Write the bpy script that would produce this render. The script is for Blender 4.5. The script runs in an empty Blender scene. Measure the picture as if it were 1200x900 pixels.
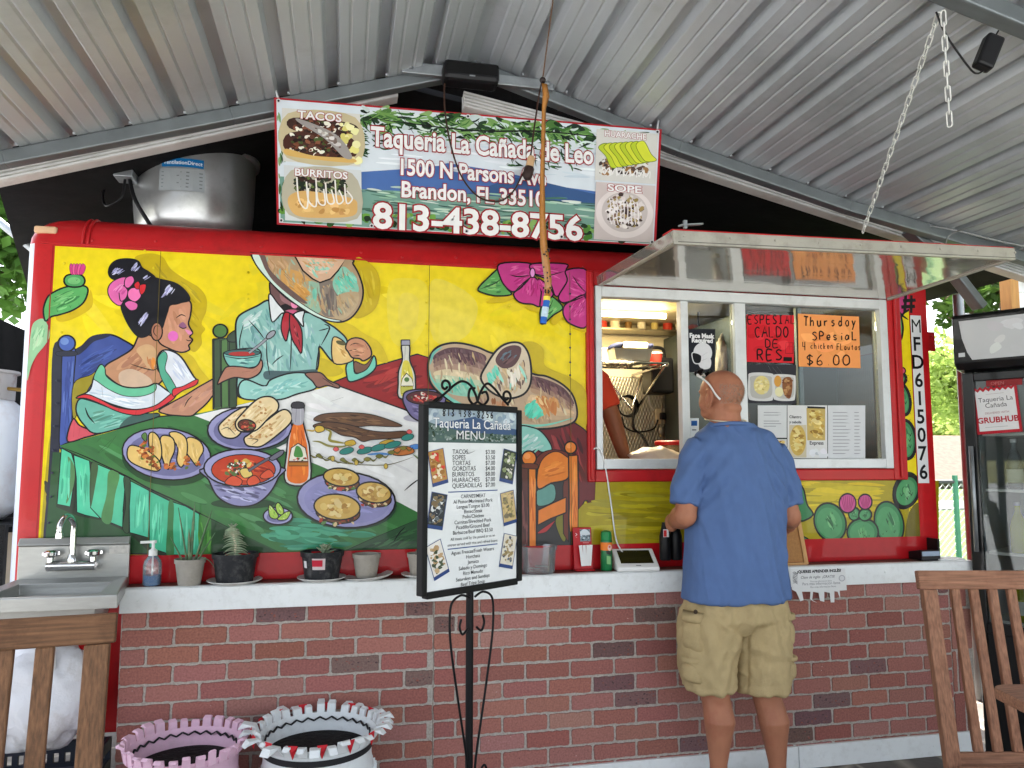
import bpy, bmesh, math, random
import numpy as np
from mathutils import Vector, Matrix, Quaternion
from mathutils.geometry import tessellate_polygon
R = math.radians
S = bpy.context.scene
COL = S.collection
rnd = random.Random(7)

# ------------------------------------------------------------------ camera, sky, sun, exposure
CAM = Vector((0.0, -3.37, 1.45))
F, TH, PS = 900.0, R(5.4), R(12.2)          # focal length in px of a 1200 px wide frame, pitch up, yaw right
FW = Vector((math.sin(PS)*math.cos(TH), math.cos(PS)*math.cos(TH), math.sin(TH)))
RT = Vector((math.cos(PS), -math.sin(PS), 0.0))
UP = RT.cross(FW)
cam = bpy.data.cameras.new("camera"); cam.sensor_width = 36; cam.lens = F/1200*36
cam.clip_start = 0.05; cam.clip_end = 600
cam_ob = bpy.data.objects.new("camera", cam); COL.objects.link(cam_ob)
cam_ob.matrix_world = Matrix(((RT.x, UP.x, -FW.x, CAM.x), (RT.y, UP.y, -FW.y, CAM.y), (RT.z, UP.z, -FW.z, CAM.z), (0, 0, 0, 1)))
S.camera = cam_ob

SUN_EL, SUN_AZ = R(58), R(14)              # azimuth from +Y towards +X: the sun stands behind the trailer
W = bpy.data.worlds.new("World"); S.world = W; W.use_nodes = True
nt = W.node_tree; bg = nt.nodes["Background"]
sky = nt.nodes.new("ShaderNodeTexSky"); sky.sky_type = 'NISHITA'; sky.sun_disc = False
sky.sun_elevation = SUN_EL; sky.sun_rotation = SUN_AZ; sky.air_density = 1.0; sky.dust_density = 4.0; sky.ozone_density = 1.0
hs = nt.nodes.new("ShaderNodeHueSaturation"); hs.inputs['Saturation'].default_value = .45   # a hazy white sky
nt.links.new(sky.outputs[0], hs.inputs['Color']); nt.links.new(hs.outputs[0], bg.inputs[0]); bg.inputs[1].default_value = 0.15
sl = bpy.data.lights.new("sun", 'SUN'); sl.energy = 4.2; sl.angle = R(0.5); sl.color = (1.0, 0.95, 0.87)
so = bpy.data.objects.new("sun", sl); COL.objects.link(so)
sd = Vector((math.sin(SUN_AZ)*math.cos(SUN_EL), math.cos(SUN_AZ)*math.cos(SUN_EL), math.sin(SUN_EL)))
so.rotation_euler = sd.to_track_quat('Z', 'Y').to_euler(); so.location = sd*40
S.view_settings.view_transform = 'Standard'; S.view_settings.look = 'None'; S.view_settings.gamma = 1.0
S.view_settings.use_curve_mapping = False
S.view_settings.exposure = 2.5
S.render.engine = 'CYCLES'
S.cycles.max_bounces = 10; S.cycles.diffuse_bounces = 5; S.cycles.glossy_bounces = 4; S.cycles.transmission_bounces = 6
S.cycles.transparent_max_bounces = 12; S.cycles.use_denoising = True; S.cycles.sample_clamp_indirect = 8

# ------------------------------------------------------------------ where a photo pixel lies on a real plane
def ray(px, py): return FW + RT*((px-600)/F) - UP*((py-450)/F)
def at(px, py, y=0.0):
    d = ray(px, py); return CAM + d*((y-CAM.y)/d.y)
def atz(px, py, z=0.0):
    d = ray(px, py); return CAM + d*((z-CAM.z)/d.z)
def atp(px, py, p0, n):
    d = ray(px, py); return CAM + d*((p0-CAM).dot(n)/d.dot(n))
def V(*a): return Vector(a)
GZ = 0.05                                    # level of the paved floor

# ------------------------------------------------------------------ materials
def lin(c):
    return tuple(((v/255)/12.92 if v/255 <= .04045 else (((v/255)+.055)/1.055)**2.4) for v in c)
MATS = {}
def mat(name, c, rough=.5, metal=0.0, var=.12, scale=8.0, bump=0.0, bscale=60.0, coat=0.0, stretch=(1, 1, 1), spec=.22, dirt=None, dirt_scale=2.0, dirt_amt=.5, trans=0.0, srgb=True):
    if name in MATS: return MATS[name]
    m = bpy.data.materials.new(name); m.use_nodes = True; MATS[name] = m
    n = m.node_tree.nodes; l = m.node_tree.links; b = n["Principled BSDF"]
    c = lin(c) if srgb else c
    tc = n.new("ShaderNodeTexCoord"); mp = n.new("ShaderNodeMapping"); mp.inputs['Scale'].default_value = stretch
    l.new(tc.outputs['Object'], mp.inputs[0])
    no = n.new("ShaderNodeTexNoise"); no.inputs['Scale'].default_value = scale; no.inputs['Detail'].default_value = 6
    l.new(mp.outputs[0], no.inputs['Vector'])
    rp = n.new("ShaderNodeMapRange"); rp.inputs['From Min'].default_value = .25; rp.inputs['From Max'].default_value = .75
    rp.inputs['To Min'].default_value = 1-var; rp.inputs['To Max'].default_value = 1+var
    l.new(no.outputs['Fac'], rp.inputs['Value'])
    mx = n.new("ShaderNodeVectorMath"); mx.operation = 'SCALE'; mx.inputs[0].default_value = c
    l.new(rp.outputs[0], mx.inputs['Scale'])
    out = mx.outputs[0]
    if dirt:
        n2 = n.new("ShaderNodeTexNoise"); n2.inputs['Scale'].default_value = dirt_scale; n2.inputs['Detail'].default_value = 9; n2.inputs['Roughness'].default_value = .7
        l.new(tc.outputs['Object'], n2.inputs['Vector'])
        r2 = n.new("ShaderNodeMapRange"); r2.inputs['From Min'].default_value = .5; r2.inputs['From Max'].default_value = .72; r2.inputs['To Max'].default_value = dirt_amt
        l.new(n2.outputs['Fac'], r2.inputs['Value'])
        mm = n.new("ShaderNodeMix"); mm.data_type = 'RGBA'; l.new(r2.outputs[0], mm.inputs[0]); l.new(out, mm.inputs[6]); mm.inputs[7].default_value = (*lin(dirt), 1)
        out = mm.outputs[2]
    l.new(out, b.inputs['Base Color'])
    rr = n.new("ShaderNodeMapRange"); rr.inputs['To Min'].default_value = max(.02, rough*.8); rr.inputs['To Max'].default_value = min(1, rough*1.25)
    l.new(no.outputs['Fac'], rr.inputs['Value']); l.new(rr.outputs[0], b.inputs['Roughness'])
    b.inputs['Metallic'].default_value = metal; b.inputs['Coat Weight'].default_value = coat; b.inputs['Specular IOR Level'].default_value = spec
    if trans: b.inputs['Transmission Weight'].default_value = trans
    if bump:
        n3 = n.new("ShaderNodeTexNoise"); n3.inputs['Scale'].default_value = bscale; n3.inputs['Detail'].default_value = 4
        l.new(mp.outputs[0], n3.inputs['Vector'])
        bp = n.new("ShaderNodeBump"); bp.inputs['Strength'].default_value = bump; bp.inputs['Distance'].default_value = .01
        l.new(n3.outputs['Fac'], bp.inputs['Height']); l.new(bp.outputs[0], b.inputs['Normal'])
    return m
def paint_mat(name, rough=.45, var=.1, scale=30, coat=0.0, bump=.05, stretch=(1, 1, 1)):
    """colour comes from the mesh's colour attribute (hand painted or printed pattern), a little brush noise on top"""
    m = bpy.data.materials.new(name); m.use_nodes = True; MATS[name] = m
    n = m.node_tree.nodes; l = m.node_tree.links; b = n["Principled BSDF"]
    a = n.new("ShaderNodeAttribute"); a.attribute_name = "col"
    tc = n.new("ShaderNodeTexCoord"); mp = n.new("ShaderNodeMapping"); mp.inputs['Scale'].default_value = stretch
    l.new(tc.outputs['Object'], mp.inputs[0])
    no = n.new("ShaderNodeTexNoise"); no.inputs['Scale'].default_value = scale; no.inputs['Detail'].default_value = 5
    l.new(mp.outputs[0], no.inputs['Vector'])
    rp = n.new("ShaderNodeMapRange"); rp.inputs['From Min'].default_value = .25; rp.inputs['From Max'].default_value = .75
    rp.inputs['To Min'].default_value = 1-var; rp.inputs['To Max'].default_value = 1+var
    l.new(no.outputs['Fac'], rp.inputs['Value'])
    mx = n.new("ShaderNodeVectorMath"); mx.operation = 'SCALE'; l.new(a.outputs['Color'], mx.inputs[0]); l.new(rp.outputs[0], mx.inputs['Scale'])
    l.new(mx.outputs[0], b.inputs['Base Color']); b.inputs['Roughness'].default_value = rough; b.inputs['Coat Weight'].default_value = coat; b.inputs['Specular IOR Level'].default_value = .16
    bp = n.new("ShaderNodeBump"); bp.inputs['Strength'].default_value = bump; bp.inputs['Distance'].default_value = .004
    l.new(no.outputs['Fac'], bp.inputs['Height']); l.new(bp.outputs[0], b.inputs['Normal'])
    return m
def glass_mat(name, tint=(1, 1, 1), gloss=.1, rough=.02, body=0.0, bodyc=(200, 200, 200)):
    m = bpy.data.materials.new(name); m.use_nodes = True; MATS[name] = m
    n = m.node_tree.nodes; l = m.node_tree.links; n.remove(n["Principled BSDF"])
    t = n.new("ShaderNodeBsdfTransparent"); t.inputs[0].default_value = (*tint, 1)
    g = n.new("ShaderNodeBsdfGlossy"); g.inputs['Roughness'].default_value = rough
    fr = n.new("ShaderNodeFresnel"); fr.inputs[0].default_value = 1.5
    ad = n.new("ShaderNodeMath"); ad.operation = 'ADD'; ad.inputs[1].default_value = gloss; l.new(fr.outputs[0], ad.inputs[0]); ad.use_clamp = True
    mx = n.new("ShaderNodeMixShader"); l.new(ad.outputs[0], mx.inputs[0]); l.new(t.outputs[0], mx.inputs[1]); l.new(g.outputs[0], mx.inputs[2])
    last = mx
    if body:
        d = n.new("ShaderNodeBsdfDiffuse"); d.inputs[0].default_value = (*lin(bodyc), 1)
        m2 = n.new("ShaderNodeMixShader"); m2.inputs[0].default_value = body; l.new(mx.outputs[0], m2.inputs[1]); l.new(d.outputs[0], m2.inputs[2]); last = m2
    l.new(last.outputs[0], n["Material Output"].inputs[0])
    return m
def emit_mat(name, c, s):
    m = bpy.data.materials.new(name); m.use_nodes = True; MATS[name] = m
    b = m.node_tree.nodes["Principled BSDF"]; b.inputs['Base Color'].default_value = (*lin(c), 1)
    b.inputs['Emission Color'].default_value = (*lin(c), 1); b.inputs['Emission Strength'].default_value = s
    return m

# ------------------------------------------------------------------ objects, things, parts
def tag(o, label=None, cat=None, group=None, kind=None):
    for k, v in (('label', label), ('category', cat), ('group', group), ('kind', kind)):
        if v: o[k] = v
    return o
def thing(name, label, cat, loc=(0, 0, 0), rotz=0.0, group=None):
    o = bpy.data.objects.new(name, None); COL.objects.link(o); o.empty_display_size = .1
    o.location = loc; o.rotation_euler = (0, 0, rotz)
    return tag(o, label, cat, group)
def root_matrix(o):
    while o.parent: o = o.parent
    return Matrix.Translation(o.location) @ Matrix.Rotation(o.rotation_euler.z, 4, 'Z')
def obj(name, bm, m, parent=None, smooth=False, world=True, bevel=0.0, sub=0, kind=None):
    """link a bmesh as ONE mesh object; world=True: its coordinates are the scene's, whatever the parent"""
    me = bpy.data.meshes.new(name)
    if not smooth is None:
        for f in bm.faces: f.smooth = bool(smooth)
    if parent is not None:
        if world: bm.transform(root_matrix(parent).inverted())
        org = None
    else:
        xs = [v.co for v in bm.verts]
        lo = Vector((min(v.x for v in xs), min(v.y for v in xs), min(v.z for v in xs))); hi = Vector((max(v.x for v in xs), max(v.y for v in xs), max(v.z for v in xs)))
        org = Vector(((lo.x+hi.x)/2, (lo.y+hi.y)/2, lo.z)); bm.transform(Matrix.Translation(-org))
    bm.normal_update(); bm.to_mesh(me); bm.free()
    o = bpy.data.objects.new(name, me); COL.objects.link(o)
    if org is not None: o.location = org
    if parent is not None: o.parent = parent
    for mm in (m if isinstance(m, (list, tuple)) else [m]): me.materials.append(mm)
    if bevel:
        b = o.modifiers.new("bevel", 'BEVEL'); b.width = bevel; b.segments = 2; b.limit_method = 'ANGLE'; b.angle_limit = R(40); b.harden_normals = False
    if sub:
        b = o.modifiers.new("subsurf", 'SUBSURF'); b.levels = sub; b.render_levels = sub
    if smooth == 'auto':
        try: me.set_sharp_from_angle(angle=R(40))
        except Exception: pass
    if kind: o['kind'] = kind
    return o
def dup(root, loc, rotz=None, label=None, group=None):
    r = root.copy(); COL.objects.link(r); r.location = loc
    if rotz is not None: r.rotation_euler = (0, 0, rotz)
    if label: r['label'] = label
    if group: r['group'] = group
    for ch in list(root.children):
        c = ch.copy(); COL.objects.link(c); c.parent = r
        for g in list(ch.children):
            d = g.copy(); COL.objects.link(d); d.parent = c
    return r
BM = bmesh.new
def box(bm, x0, x1, y0, y1, z0, z1, M=None, mi=0):
    vs = [bm.verts.new(((x0, x1)[i & 1], (y0, y1)[i >> 1 & 1], (z0, z1)[i >> 2 & 1])) for i in range(8)]
    if M is not None:
        for v in vs: v.co = M @ v.co
    for q in ((0, 2, 3, 1), (4, 5, 7, 6), (0, 1, 5, 4), (2, 6, 7, 3), (0, 4, 6, 2), (1, 3, 7, 5)):
        f = bm.faces.new([vs[i] for i in q]); f.material_index = mi
    return vs
def beam(bm, p, q, w, h, up=Vector((0, 0, 1)), mi=0):
    """rectangular bar from p to q, w across, h along up"""
    p = Vector(p); q = Vector(q); d = (q-p); L = d.length; d.normalize()
    s = d.cross(up).normalized(); u = s.cross(d).normalized()
    M = Matrix(((d.x, s.x, u.x, p.x), (d.y, s.y, u.y, p.y), (d.z, s.z, u.z, p.z), (0, 0, 0, 1)))
    return box(bm, 0, L, -w/2, w/2, -h/2, h/2, M, mi)
def cr(pts, closed=False, n=6):
    """Catmull-Rom through points"""
    P = [Vector(p) for p in pts]; out = []; N = len(P)
    if N < 3: return P
    rng = range(N) if closed else range(N-1)
    for i in rng:
        if closed: p0, p1, p2, p3 = P[i-1], P[i], P[(i+1) % N], P[(i+2) % N]
        else: p0, p1, p2, p3 = P[max(i-1, 0)], P[i], P[i+1], P[min(i+2, N-1)]
        for k in range(n):
            t = k/n
            out.append(.5*((2*p1)+(p2-p0)*t+(2*p0-5*p1+4*p2-p3)*t*t+(3*p1-p0-3*p2+p3)*t**3))
    if not closed: out.append(P[-1])
    return out
def tube(bm, pts, r, n=8, caps=True, mi=0, flat=1.0):
    P = [Vector(p) for p in pts]; N = len(P)
    rs = r if isinstance(r, (list, tuple)) else [r]*N
    prev = None; rings = []
    for i, p in enumerate(P):
        t = (P[min(i+1, N-1)]-P[max(i-1, 0)])
        if t.length < 1e-9: t = Vector((0, 0, 1))
        t.normalize()
        if prev is None:
            a = Vector((0, 0, 1)) if abs(t.z) < .9 else Vector((0, 1, 0))
            u = (a-t*a.dot(t)).normalized()
        else:
            u = prev-t*prev.dot(t)
            u = u.normalized() if u.length > 1e-6 else t.orthogonal().normalized()
        prev = u; w = t.cross(u)
        rings.append([bm.verts.new(p+(u*math.cos(2*math.pi*k/n)*flat+w*math.sin(2*math.pi*k/n))*rs[i]) for k in range(n)])
    for a, b in zip(rings, rings[1:]):
        for k in range(n):
            f = bm.faces.new((a[k], a[(k+1) % n], b[(k+1) % n], b[k])); f.material_index = mi
    if caps:
        f = bm.faces.new(list(reversed(rings[0]))); f.material_index = mi
        f = bm.faces.new(rings[-1]); f.material_index = mi
    return rings
def lathe(bm, prof, c=(0, 0, 0), n=24, M=None, mi=0, cap0=True, cap1=True):
    c = Vector(c); rings = []
    for r, z in prof:
        rings.append([bm.verts.new(c+Vector((r*math.cos(2*math.pi*k/n), r*math.sin(2*math.pi*k/n), z))) for k in range(n)])
    if M is not None:
        for g in rings:
            for v in g: v.co = M @ v.co
    for a, b in zip(rings, rings[1:]):
        for k in range(n):
            f = bm.faces.new((a[k], a[(k+1) % n], b[(k+1) % n], b[k])); f.material_index = mi
    if cap0: bm.faces.new(list(reversed(rings[0]))).material_index = mi
    if cap1: bm.faces.new(rings[-1]).material_index = mi
    return rings
def prism(bm, poly, f0, f1, mi=0):
    """extrude a 2D polygon: f0, f1 map (u, v) to the two end faces"""
    a = [bm.verts.new(f0(u, v)) for u, v in poly]; b = [bm.verts.new(f1(u, v)) for u, v in poly]; N = len(poly)
    bm.faces.new(list(reversed(a))).material_index = mi; bm.faces.new(b).material_index = mi
    for k in range(N): bm.faces.new((a[k], a[(k+1) % N], b[(k+1) % N], b[k])).material_index = mi
def loft(bm, rings, mi=0, caps=True):
    rs = [[bm.verts.new(p) for p in g] for g in rings]; n = len(rs[0])
    for a, b in zip(rs, rs[1:]):
        for k in range(n): bm.faces.new((a[k], a[(k+1) % n], b[(k+1) % n], b[k])).material_index = mi
    if caps: bm.faces.new(list(reversed(rs[0]))).material_index = mi; bm.faces.new(rs[-1]).material_index = mi
def fix(bm):
    bmesh.ops.recalc_face_normals(bm, faces=bm.faces[:]); return bm
def ball(bm, c, r, seg=16, rings=10, M=None):
    g = bmesh.ops.create_uvsphere(bm, u_segments=seg, v_segments=rings, radius=1.0)
    rr = r if isinstance(r, (tuple, list)) else (r, r, r)
    for v in g['verts']:
        v.co = Vector((v.co.x*rr[0], v.co.y*rr[1], v.co.z*rr[2]))
        if M is not None: v.co = M @ v.co
        v.co += Vector(c)
    return g['verts']

# ------------------------------------------------------------------ a painted or printed surface: flat coloured shapes on one plane
FONT = {}
def glyph_mesh(ch, bold, shear):
    key = (ch, round(bold, 3), shear)
    if key in FONT: return FONT[key]
    cu = bpy.data.curves.new("t", 'FONT'); cu.body = ch; cu.size = 1.0; cu.offset = bold; cu.shear = shear; cu.resolution_u = 3
    o = bpy.data.objects.new("t", cu); COL.objects.link(o)
    dg = bpy.context.evaluated_depsgraph_get(); dg.update()
    me = bpy.data.meshes.new_from_object(o.evaluated_get(dg))
    vs = [(v.co.x, v.co.y) for v in me.vertices]; fs = [tuple(p.vertices) for p in me.polygons]
    bpy.data.objects.remove(o); bpy.data.curves.remove(cu); bpy.data.meshes.remove(me)
    FONT[key] = (vs, fs); return FONT[key]
# marker strokes for handwriting: glyphs on a 0..1 wide, 0..1 high cell
ST = {'A': ["0,0 .45,1 .9,0", ".15,.4 .75,.4"], 'B': ["0,0 0,1 .6,.95 .65,.65 .1,.52 .75,.4 .7,.05 0,0"], 'C': [".8,.85 .5,1 .1,.75 .05,.3 .35,0 .8,.12"],
      'D': ["0,0 0,1 .6,.85 .8,.5 .6,.1 0,0"], 'E': [".75,1 0,1 0,0 .75,0", "0,.52 .6,.52"], 'F': [".75,1 0,1 0,0", "0,.55 .6,.55"], 'I': [".1,1 .7,1", ".4,1 .4,0", ".1,0 .7,0"],
      'L': ["0,1 0,0 .7,0"], 'O': [".4,1 .05,.7 .1,.2 .45,0 .8,.3 .75,.8 .4,1"], 'P': ["0,0 0,1 .6,.98 .7,.7 .5,.5 0,.48"], 'R': ["0,0 0,1 .6,.98 .68,.72 .5,.52 0,.48", ".3,.5 .75,0"],
      'S': [".75,.88 .4,1 .08,.78 .4,.52 .75,.28 .45,0 .05,.1"], 'T': ["0,1 .9,1", ".45,1 .45,0"], 'a': [".6,.5 .3,.6 .05,.3 .3,0 .6,.2 .6,.55 .65,0"], 'c': [".55,.5 .25,.58 .05,.28 .3,0 .6,.1"],
      'd': [".6,.4 .3,.55 .05,.25 .3,0 .6,.2", ".6,1 .6,0"], 'e': [".08,.3 .6,.33 .45,.58 .15,.5 .05,.2 .3,0 .6,.1"], 'h': ["0,1 0,0", "0,.4 .35,.58 .55,.4 .55,0"], 'i': [".2,.55 .2,0", ".2,.78 .22,.82"],
      'k': ["0,1 0,0", ".5,.55 .05,.25 .55,0"], 'l': [".2,1 .2,0"], 'n': ["0,.55 0,0", "0,.38 .3,.58 .55,.4 .55,0"], 'o': [".3,.58 .05,.3 .3,0 .58,.28 .3,.58"], 'r': ["0,.55 0,0", "0,.35 .25,.55 .5,.52"],
      's': [".5,.5 .25,.58 .08,.42 .5,.2 .3,0 .05,.06"], 't': [".3,.85 .3,.05 .5,0", ".05,.58 .55,.58"], 'u': ["0,.55 .05,.1 .3,0 .55,.15 .55,.55 .58,0"], 'v': ["0,.55 .3,0 .6,.55"], 'y': ["0,.55 .3,.1", ".6,.55 .1,-.4"],
      '$': [".75,.8 .4,.92 .08,.72 .4,.5 .75,.28 .4,.08 .05,.18", ".42,1.08 .4,-.08"], '4': [".1,1 .05,.45 .7,.45", ".6,1 .6,0"], '6': [".6,1 .15,.6 .1,.15 .4,0 .7,.2 .5,.45 .12,.3"], '0': [".4,1 .05,.7 .1,.2 .45,0 .8,.3 .75,.8 .4,1"], '.': [".2,.02 .24,.05"],
      '8': [".4,.5 .1,.75 .4,1 .7,.75 .1,.25 .4,0 .7,.25 .4,.5"], '1': [".3,1 .3,0"], '3': [".1,.95 .5,1 .6,.75 .3,.52 .68,.3 .4,0 .05,.08"], '2': [".1,.8 .4,1 .65,.75 .05,0 .7,0"], '5': [".65,1 .15,1 .1,.55 .6,.5 .6,.1 .1,0"], '-': [".05,.45 .6,.48"], '#': [".25,1 .15,0", ".7,1 .6,0", "-.05,.65 .95,.7", "-.1,.3 .9,.35"], '7': [".05,1 .7,1 .25,0"]}
class Canvas:
    """collects flat coloured shapes; every shape lies a few hundredths of a millimetre above the last one"""
    def __init__(s, plane, u, v, n, step=2.5e-5, base=0.0):
        s.p = Vector(plane); s.u = Vector(u).normalized(); s.v = Vector(v).normalized(); s.n = Vector(n).normalized()
        s.z = base; s.step = step; s.verts = []; s.faces = []; s.cols = []; s.ox = s.oy = 0.0; s.k = 1.0; s.mode = 'px'
        s.gain = 1.0
    def o(s, ox, oy, k): s.ox, s.oy, s.k, s.mode = ox, oy, k, 'px'; return s
    def uv(s): s.mode = 'uv'; return s
    def loc(s, x, y):
        """canvas coordinates -> plane (a, b) in metres"""
        if s.mode == 'uv': return (x, y)
        q = atp(s.ox+x/s.k, s.oy+y/s.k, s.p, s.n)-s.p
        return (q.dot(s.u), q.dot(s.v))
    def w3(s, a, b, h): return s.p+s.u*a+s.v*b+s.n*h
    def _poly(s, ab, col, h):
        if len(ab) < 3: return
        b0 = len(s.verts)
        for a, b in ab: s.verts.append(s.w3(a, b, h))
        c = (*[v*s.gain for v in lin(col)], 1)
        for t in tessellate_polygon([[Vector((a, b, 0)) for a, b in ab]]):
            x, y, z = t
            A, B, C_ = ab[x], ab[y], ab[z]
            cr_ = (B[0]-A[0])*(C_[1]-A[1])-(B[1]-A[1])*(C_[0]-A[0])
            if abs(cr_) < 1e-12: continue
            s.faces.append((b0+x, b0+y, b0+z) if cr_ > 0 else (b0+x, b0+z, b0+y)); s.cols.append(c)
    def nz(s, k=1): s.z += s.step*k; return s.z
    def path(s, pts, smooth=True, closed=True, n=5):
        ab = [s.loc(*p) for p in pts]
        if smooth and len(ab) > 2: ab = [(q.x, q.y) for q in cr([Vector((a, b, 0)) for a, b in ab], closed, n)]
        return ab
    def P(s, pts, col, o=0, oc=(24, 22, 24), sm=True, h=None):
        ab = s.path(pts, sm, True); s._poly(ab, col, s.nz() if h is None else h)
        if o: s._line(ab+[ab[0]], o, oc)
    def m_per(s):
        if s.mode == 'uv': return 1.0
        a = s.loc(0, 0); b = s.loc(1, 0); return math.hypot(a[0]-b[0], a[1]-b[1])
    def _line(s, ab, w, col, taper=False, h=None):
        W_ = w*s.m_per()/2; h = s.nz() if h is None else h; N = len(ab); b0 = len(s.verts)
        c = (*[v*s.gain for v in lin(col)], 1)
        for i, (a, b) in enumerate(ab):
            x0, y0 = ab[max(i-1, 0)]; x1, y1 = ab[min(i+1, N-1)]
            dx, dy = x1-x0, y1-y0; L = math.hypot(dx, dy) or 1
            ww = W_
            if taper: ww = W_*max(.12, math.sin(math.pi*min(max(i/(N-1), .02), .98))**.6)
            s.verts.append(s.w3(a-dy/L*ww, b+dx/L*ww, h)); s.verts.append(s.w3(a+dy/L*ww, b-dx/L*ww, h))
        for i in range(N-1):
            k = b0+2*i; s.faces.append((k, k+1, k+3, k+2)); s.cols.append(c)
    def L(s, pts, w=4, col=(24, 22, 24), sm=True, taper=True, h=None):
        s._line(s.path(pts, sm, False), w, col, taper, h)
    def E(s, cx, cy, rx, ry, col, o=0, rot=0.0, oc=(24, 22, 24), n=28, h=None):
        c, d = math.cos(rot), math.sin(rot)
        s.P([(cx+rx*math.cos(2*math.pi*i/n)*c-ry*math.sin(2*math.pi*i/n)*d, cy+rx*math.cos(2*math.pi*i/n)*d+ry*math.sin(2*math.pi*i/n)*c) for i in range(n)], col, o, oc, False, h)
    def strokes(s, poly, n, ang, ln, w, cols, seed=1, bend=.15, layers=8):
        """brush strokes inside a polygon"""
        r = random.Random(seed); xs = [p[0] for p in poly]; ys = [p[1] for p in poly]; h0 = s.z; s.z += s.step*layers
        cnt = 0
        for _ in range(n*12):
            if cnt >= n: break
            x, y = r.uniform(min(xs), max(xs)), r.uniform(min(ys), max(ys))
            a = ang+r.uniform(-bend, bend); l_ = ln*r.uniform(.5, 1.2)/2
            e = [(x-math.cos(a)*l_, y-math.sin(a)*l_), (x, y), (x+math.cos(a)*l_, y+math.sin(a)*l_)]
            if not all(inside(p, poly) for p in e): continue
            e[1] = (x+r.uniform(-1, 1)*bend*l_*.3, y+r.uniform(-1, 1)*bend*l_*.3)
            c = r.choice(cols); dv = r.uniform(-9, 9); c = tuple(max(0, min(255, v+dv+r.uniform(-2, 2))) for v in c)
            s.L(e, w*r.uniform(.6, 1.3), c, h=h0+s.step*layers*(cnt+1)/n); cnt += 1
    def blobs(s, poly, n, size, cols, seed=1, asp=1.5, layers=8, ang=0.0, strict=False):
        r = random.Random(seed); xs = [p[0] for p in poly]; ys = [p[1] for p in poly]; h0 = s.z; s.z += s.step*layers; cnt = 0
        for _ in range(n*12):
            if cnt >= n: break
            x, y = r.uniform(min(xs), max(xs)), r.uniform(min(ys), max(ys))
            if not inside((x, y), poly): continue
            q = size*r.uniform(.5, 1.3); a0 = ang+r.uniform(-.7, .7); m = 7
            pts = []
            for i in range(m):
                t = 2*math.pi*i/m; rr = q*r.uniform(.65, 1.1)
                px, py = rr*asp*math.cos(t), rr*math.sin(t)
                pts.append((x+px*math.cos(a0)-py*math.sin(a0), y+px*math.sin(a0)+py*math.cos(a0)))
            if strict and not all(inside(q_, poly) for q_ in pts): continue
            c = r.choice(cols); dv = r.uniform(-10, 10); c = tuple(max(0, min(255, v+dv+r.uniform(-2, 2))) for v in c)
            s._poly(s.path(pts, True, True, 2), c, h0+s.step*layers*(cnt+1)/n); cnt += 1
    def dome(s, p, r, col):
        """a painted-over rivet head standing proud of the surface"""
        a, b = p; c = (*[v*s.gain for v in lin(col)], 1); i0 = len(s.verts); h = s.z+.0004
        for rr, hh in ((r, 0), (r*.9, r*.3), (r*.5, r*.55)):
            for k in range(8): s.verts.append(s.w3(a+rr*math.cos(math.pi*k/4), b+rr*math.sin(math.pi*k/4), h+hh))
        for j in range(2):
            for k in range(8): s.faces.append((i0+j*8+k, i0+j*8+(k+1) % 8, i0+j*8+8+(k+1) % 8, i0+j*8+8+k)); s.cols.append(c)
        s.faces.append(tuple(i0+16+k for k in range(8))); s.cols.append(c)
    def text(s, body, x, y, w, col, h=None, bold=0.0, shear=0.0, outline=None, ow=.03, size=None, drop=None, align='l'):
        """lettering; (x, y) is the left end of the baseline, w the length of the line (or None), size the letter height scale (m)"""
        a0, b0 = s.loc(x, y)
        vs, fs = glyph_mesh(body, 0.0, shear)
        if not vs: return
        wid = max(q[0] for q in vs)-min(q[0] for q in vs); mn = min(q[0] for q in vs)
        if w is not None:
            a1, b1 = s.loc(x+w, y); W_ = abs(a1-a0) if s.mode == 'px' else w
        if w is None: kx = ky = size
        elif size is None: kx = ky = W_/wid
        else: kx, ky = W_/wid, size
        if align == 'c': a0 -= wid*kx/2
        def lay(bl, c):
            vs, fs = glyph_mesh(body, bl, shear); h = s.nz(); i0 = len(s.verts); c = (*[v*s.gain for v in lin(c)], 1)
            for q in vs: s.verts.append(s.w3(a0+(q[0]-mn)*kx, b0+q[1]*ky, h))
            for f in fs: s.faces.append(tuple(i0+i for i in f)); s.cols.append(c)
        if drop: lay(bold+ow*1.6, drop)
        if outline: lay(bold+ow, outline)
        lay(bold, col)
    def hand(s, body, x, y, hgt, wid, col, lw, seed=3, gap=.35, up=(0, -1), drift=0.0):
        """handwriting with a marker: letters hgt tall, wid wide in canvas units"""
        r = random.Random(seed); sg = -1 if s.mode == 'px' else 1
        for ch in body:
            if ch == ' ': x += wid*.8; continue
            for st in ST.get(ch, []):
                pts = [tuple(float(q) for q in p.split(',')) for p in st.split()]
                pts = [(x+(px+r.uniform(-.05, .05))*wid, y+sg*((py+r.uniform(-.04, .04))*hgt)) for px, py in pts]
                s.L(pts, lw*r.uniform(.85, 1.15), col, sm=len(pts) > 3, taper=False)
            x += wid*({'i': .55, 'l': .55, '.': .5, '1': .7}.get(ch, 1.0)+gap); y += drift
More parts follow.
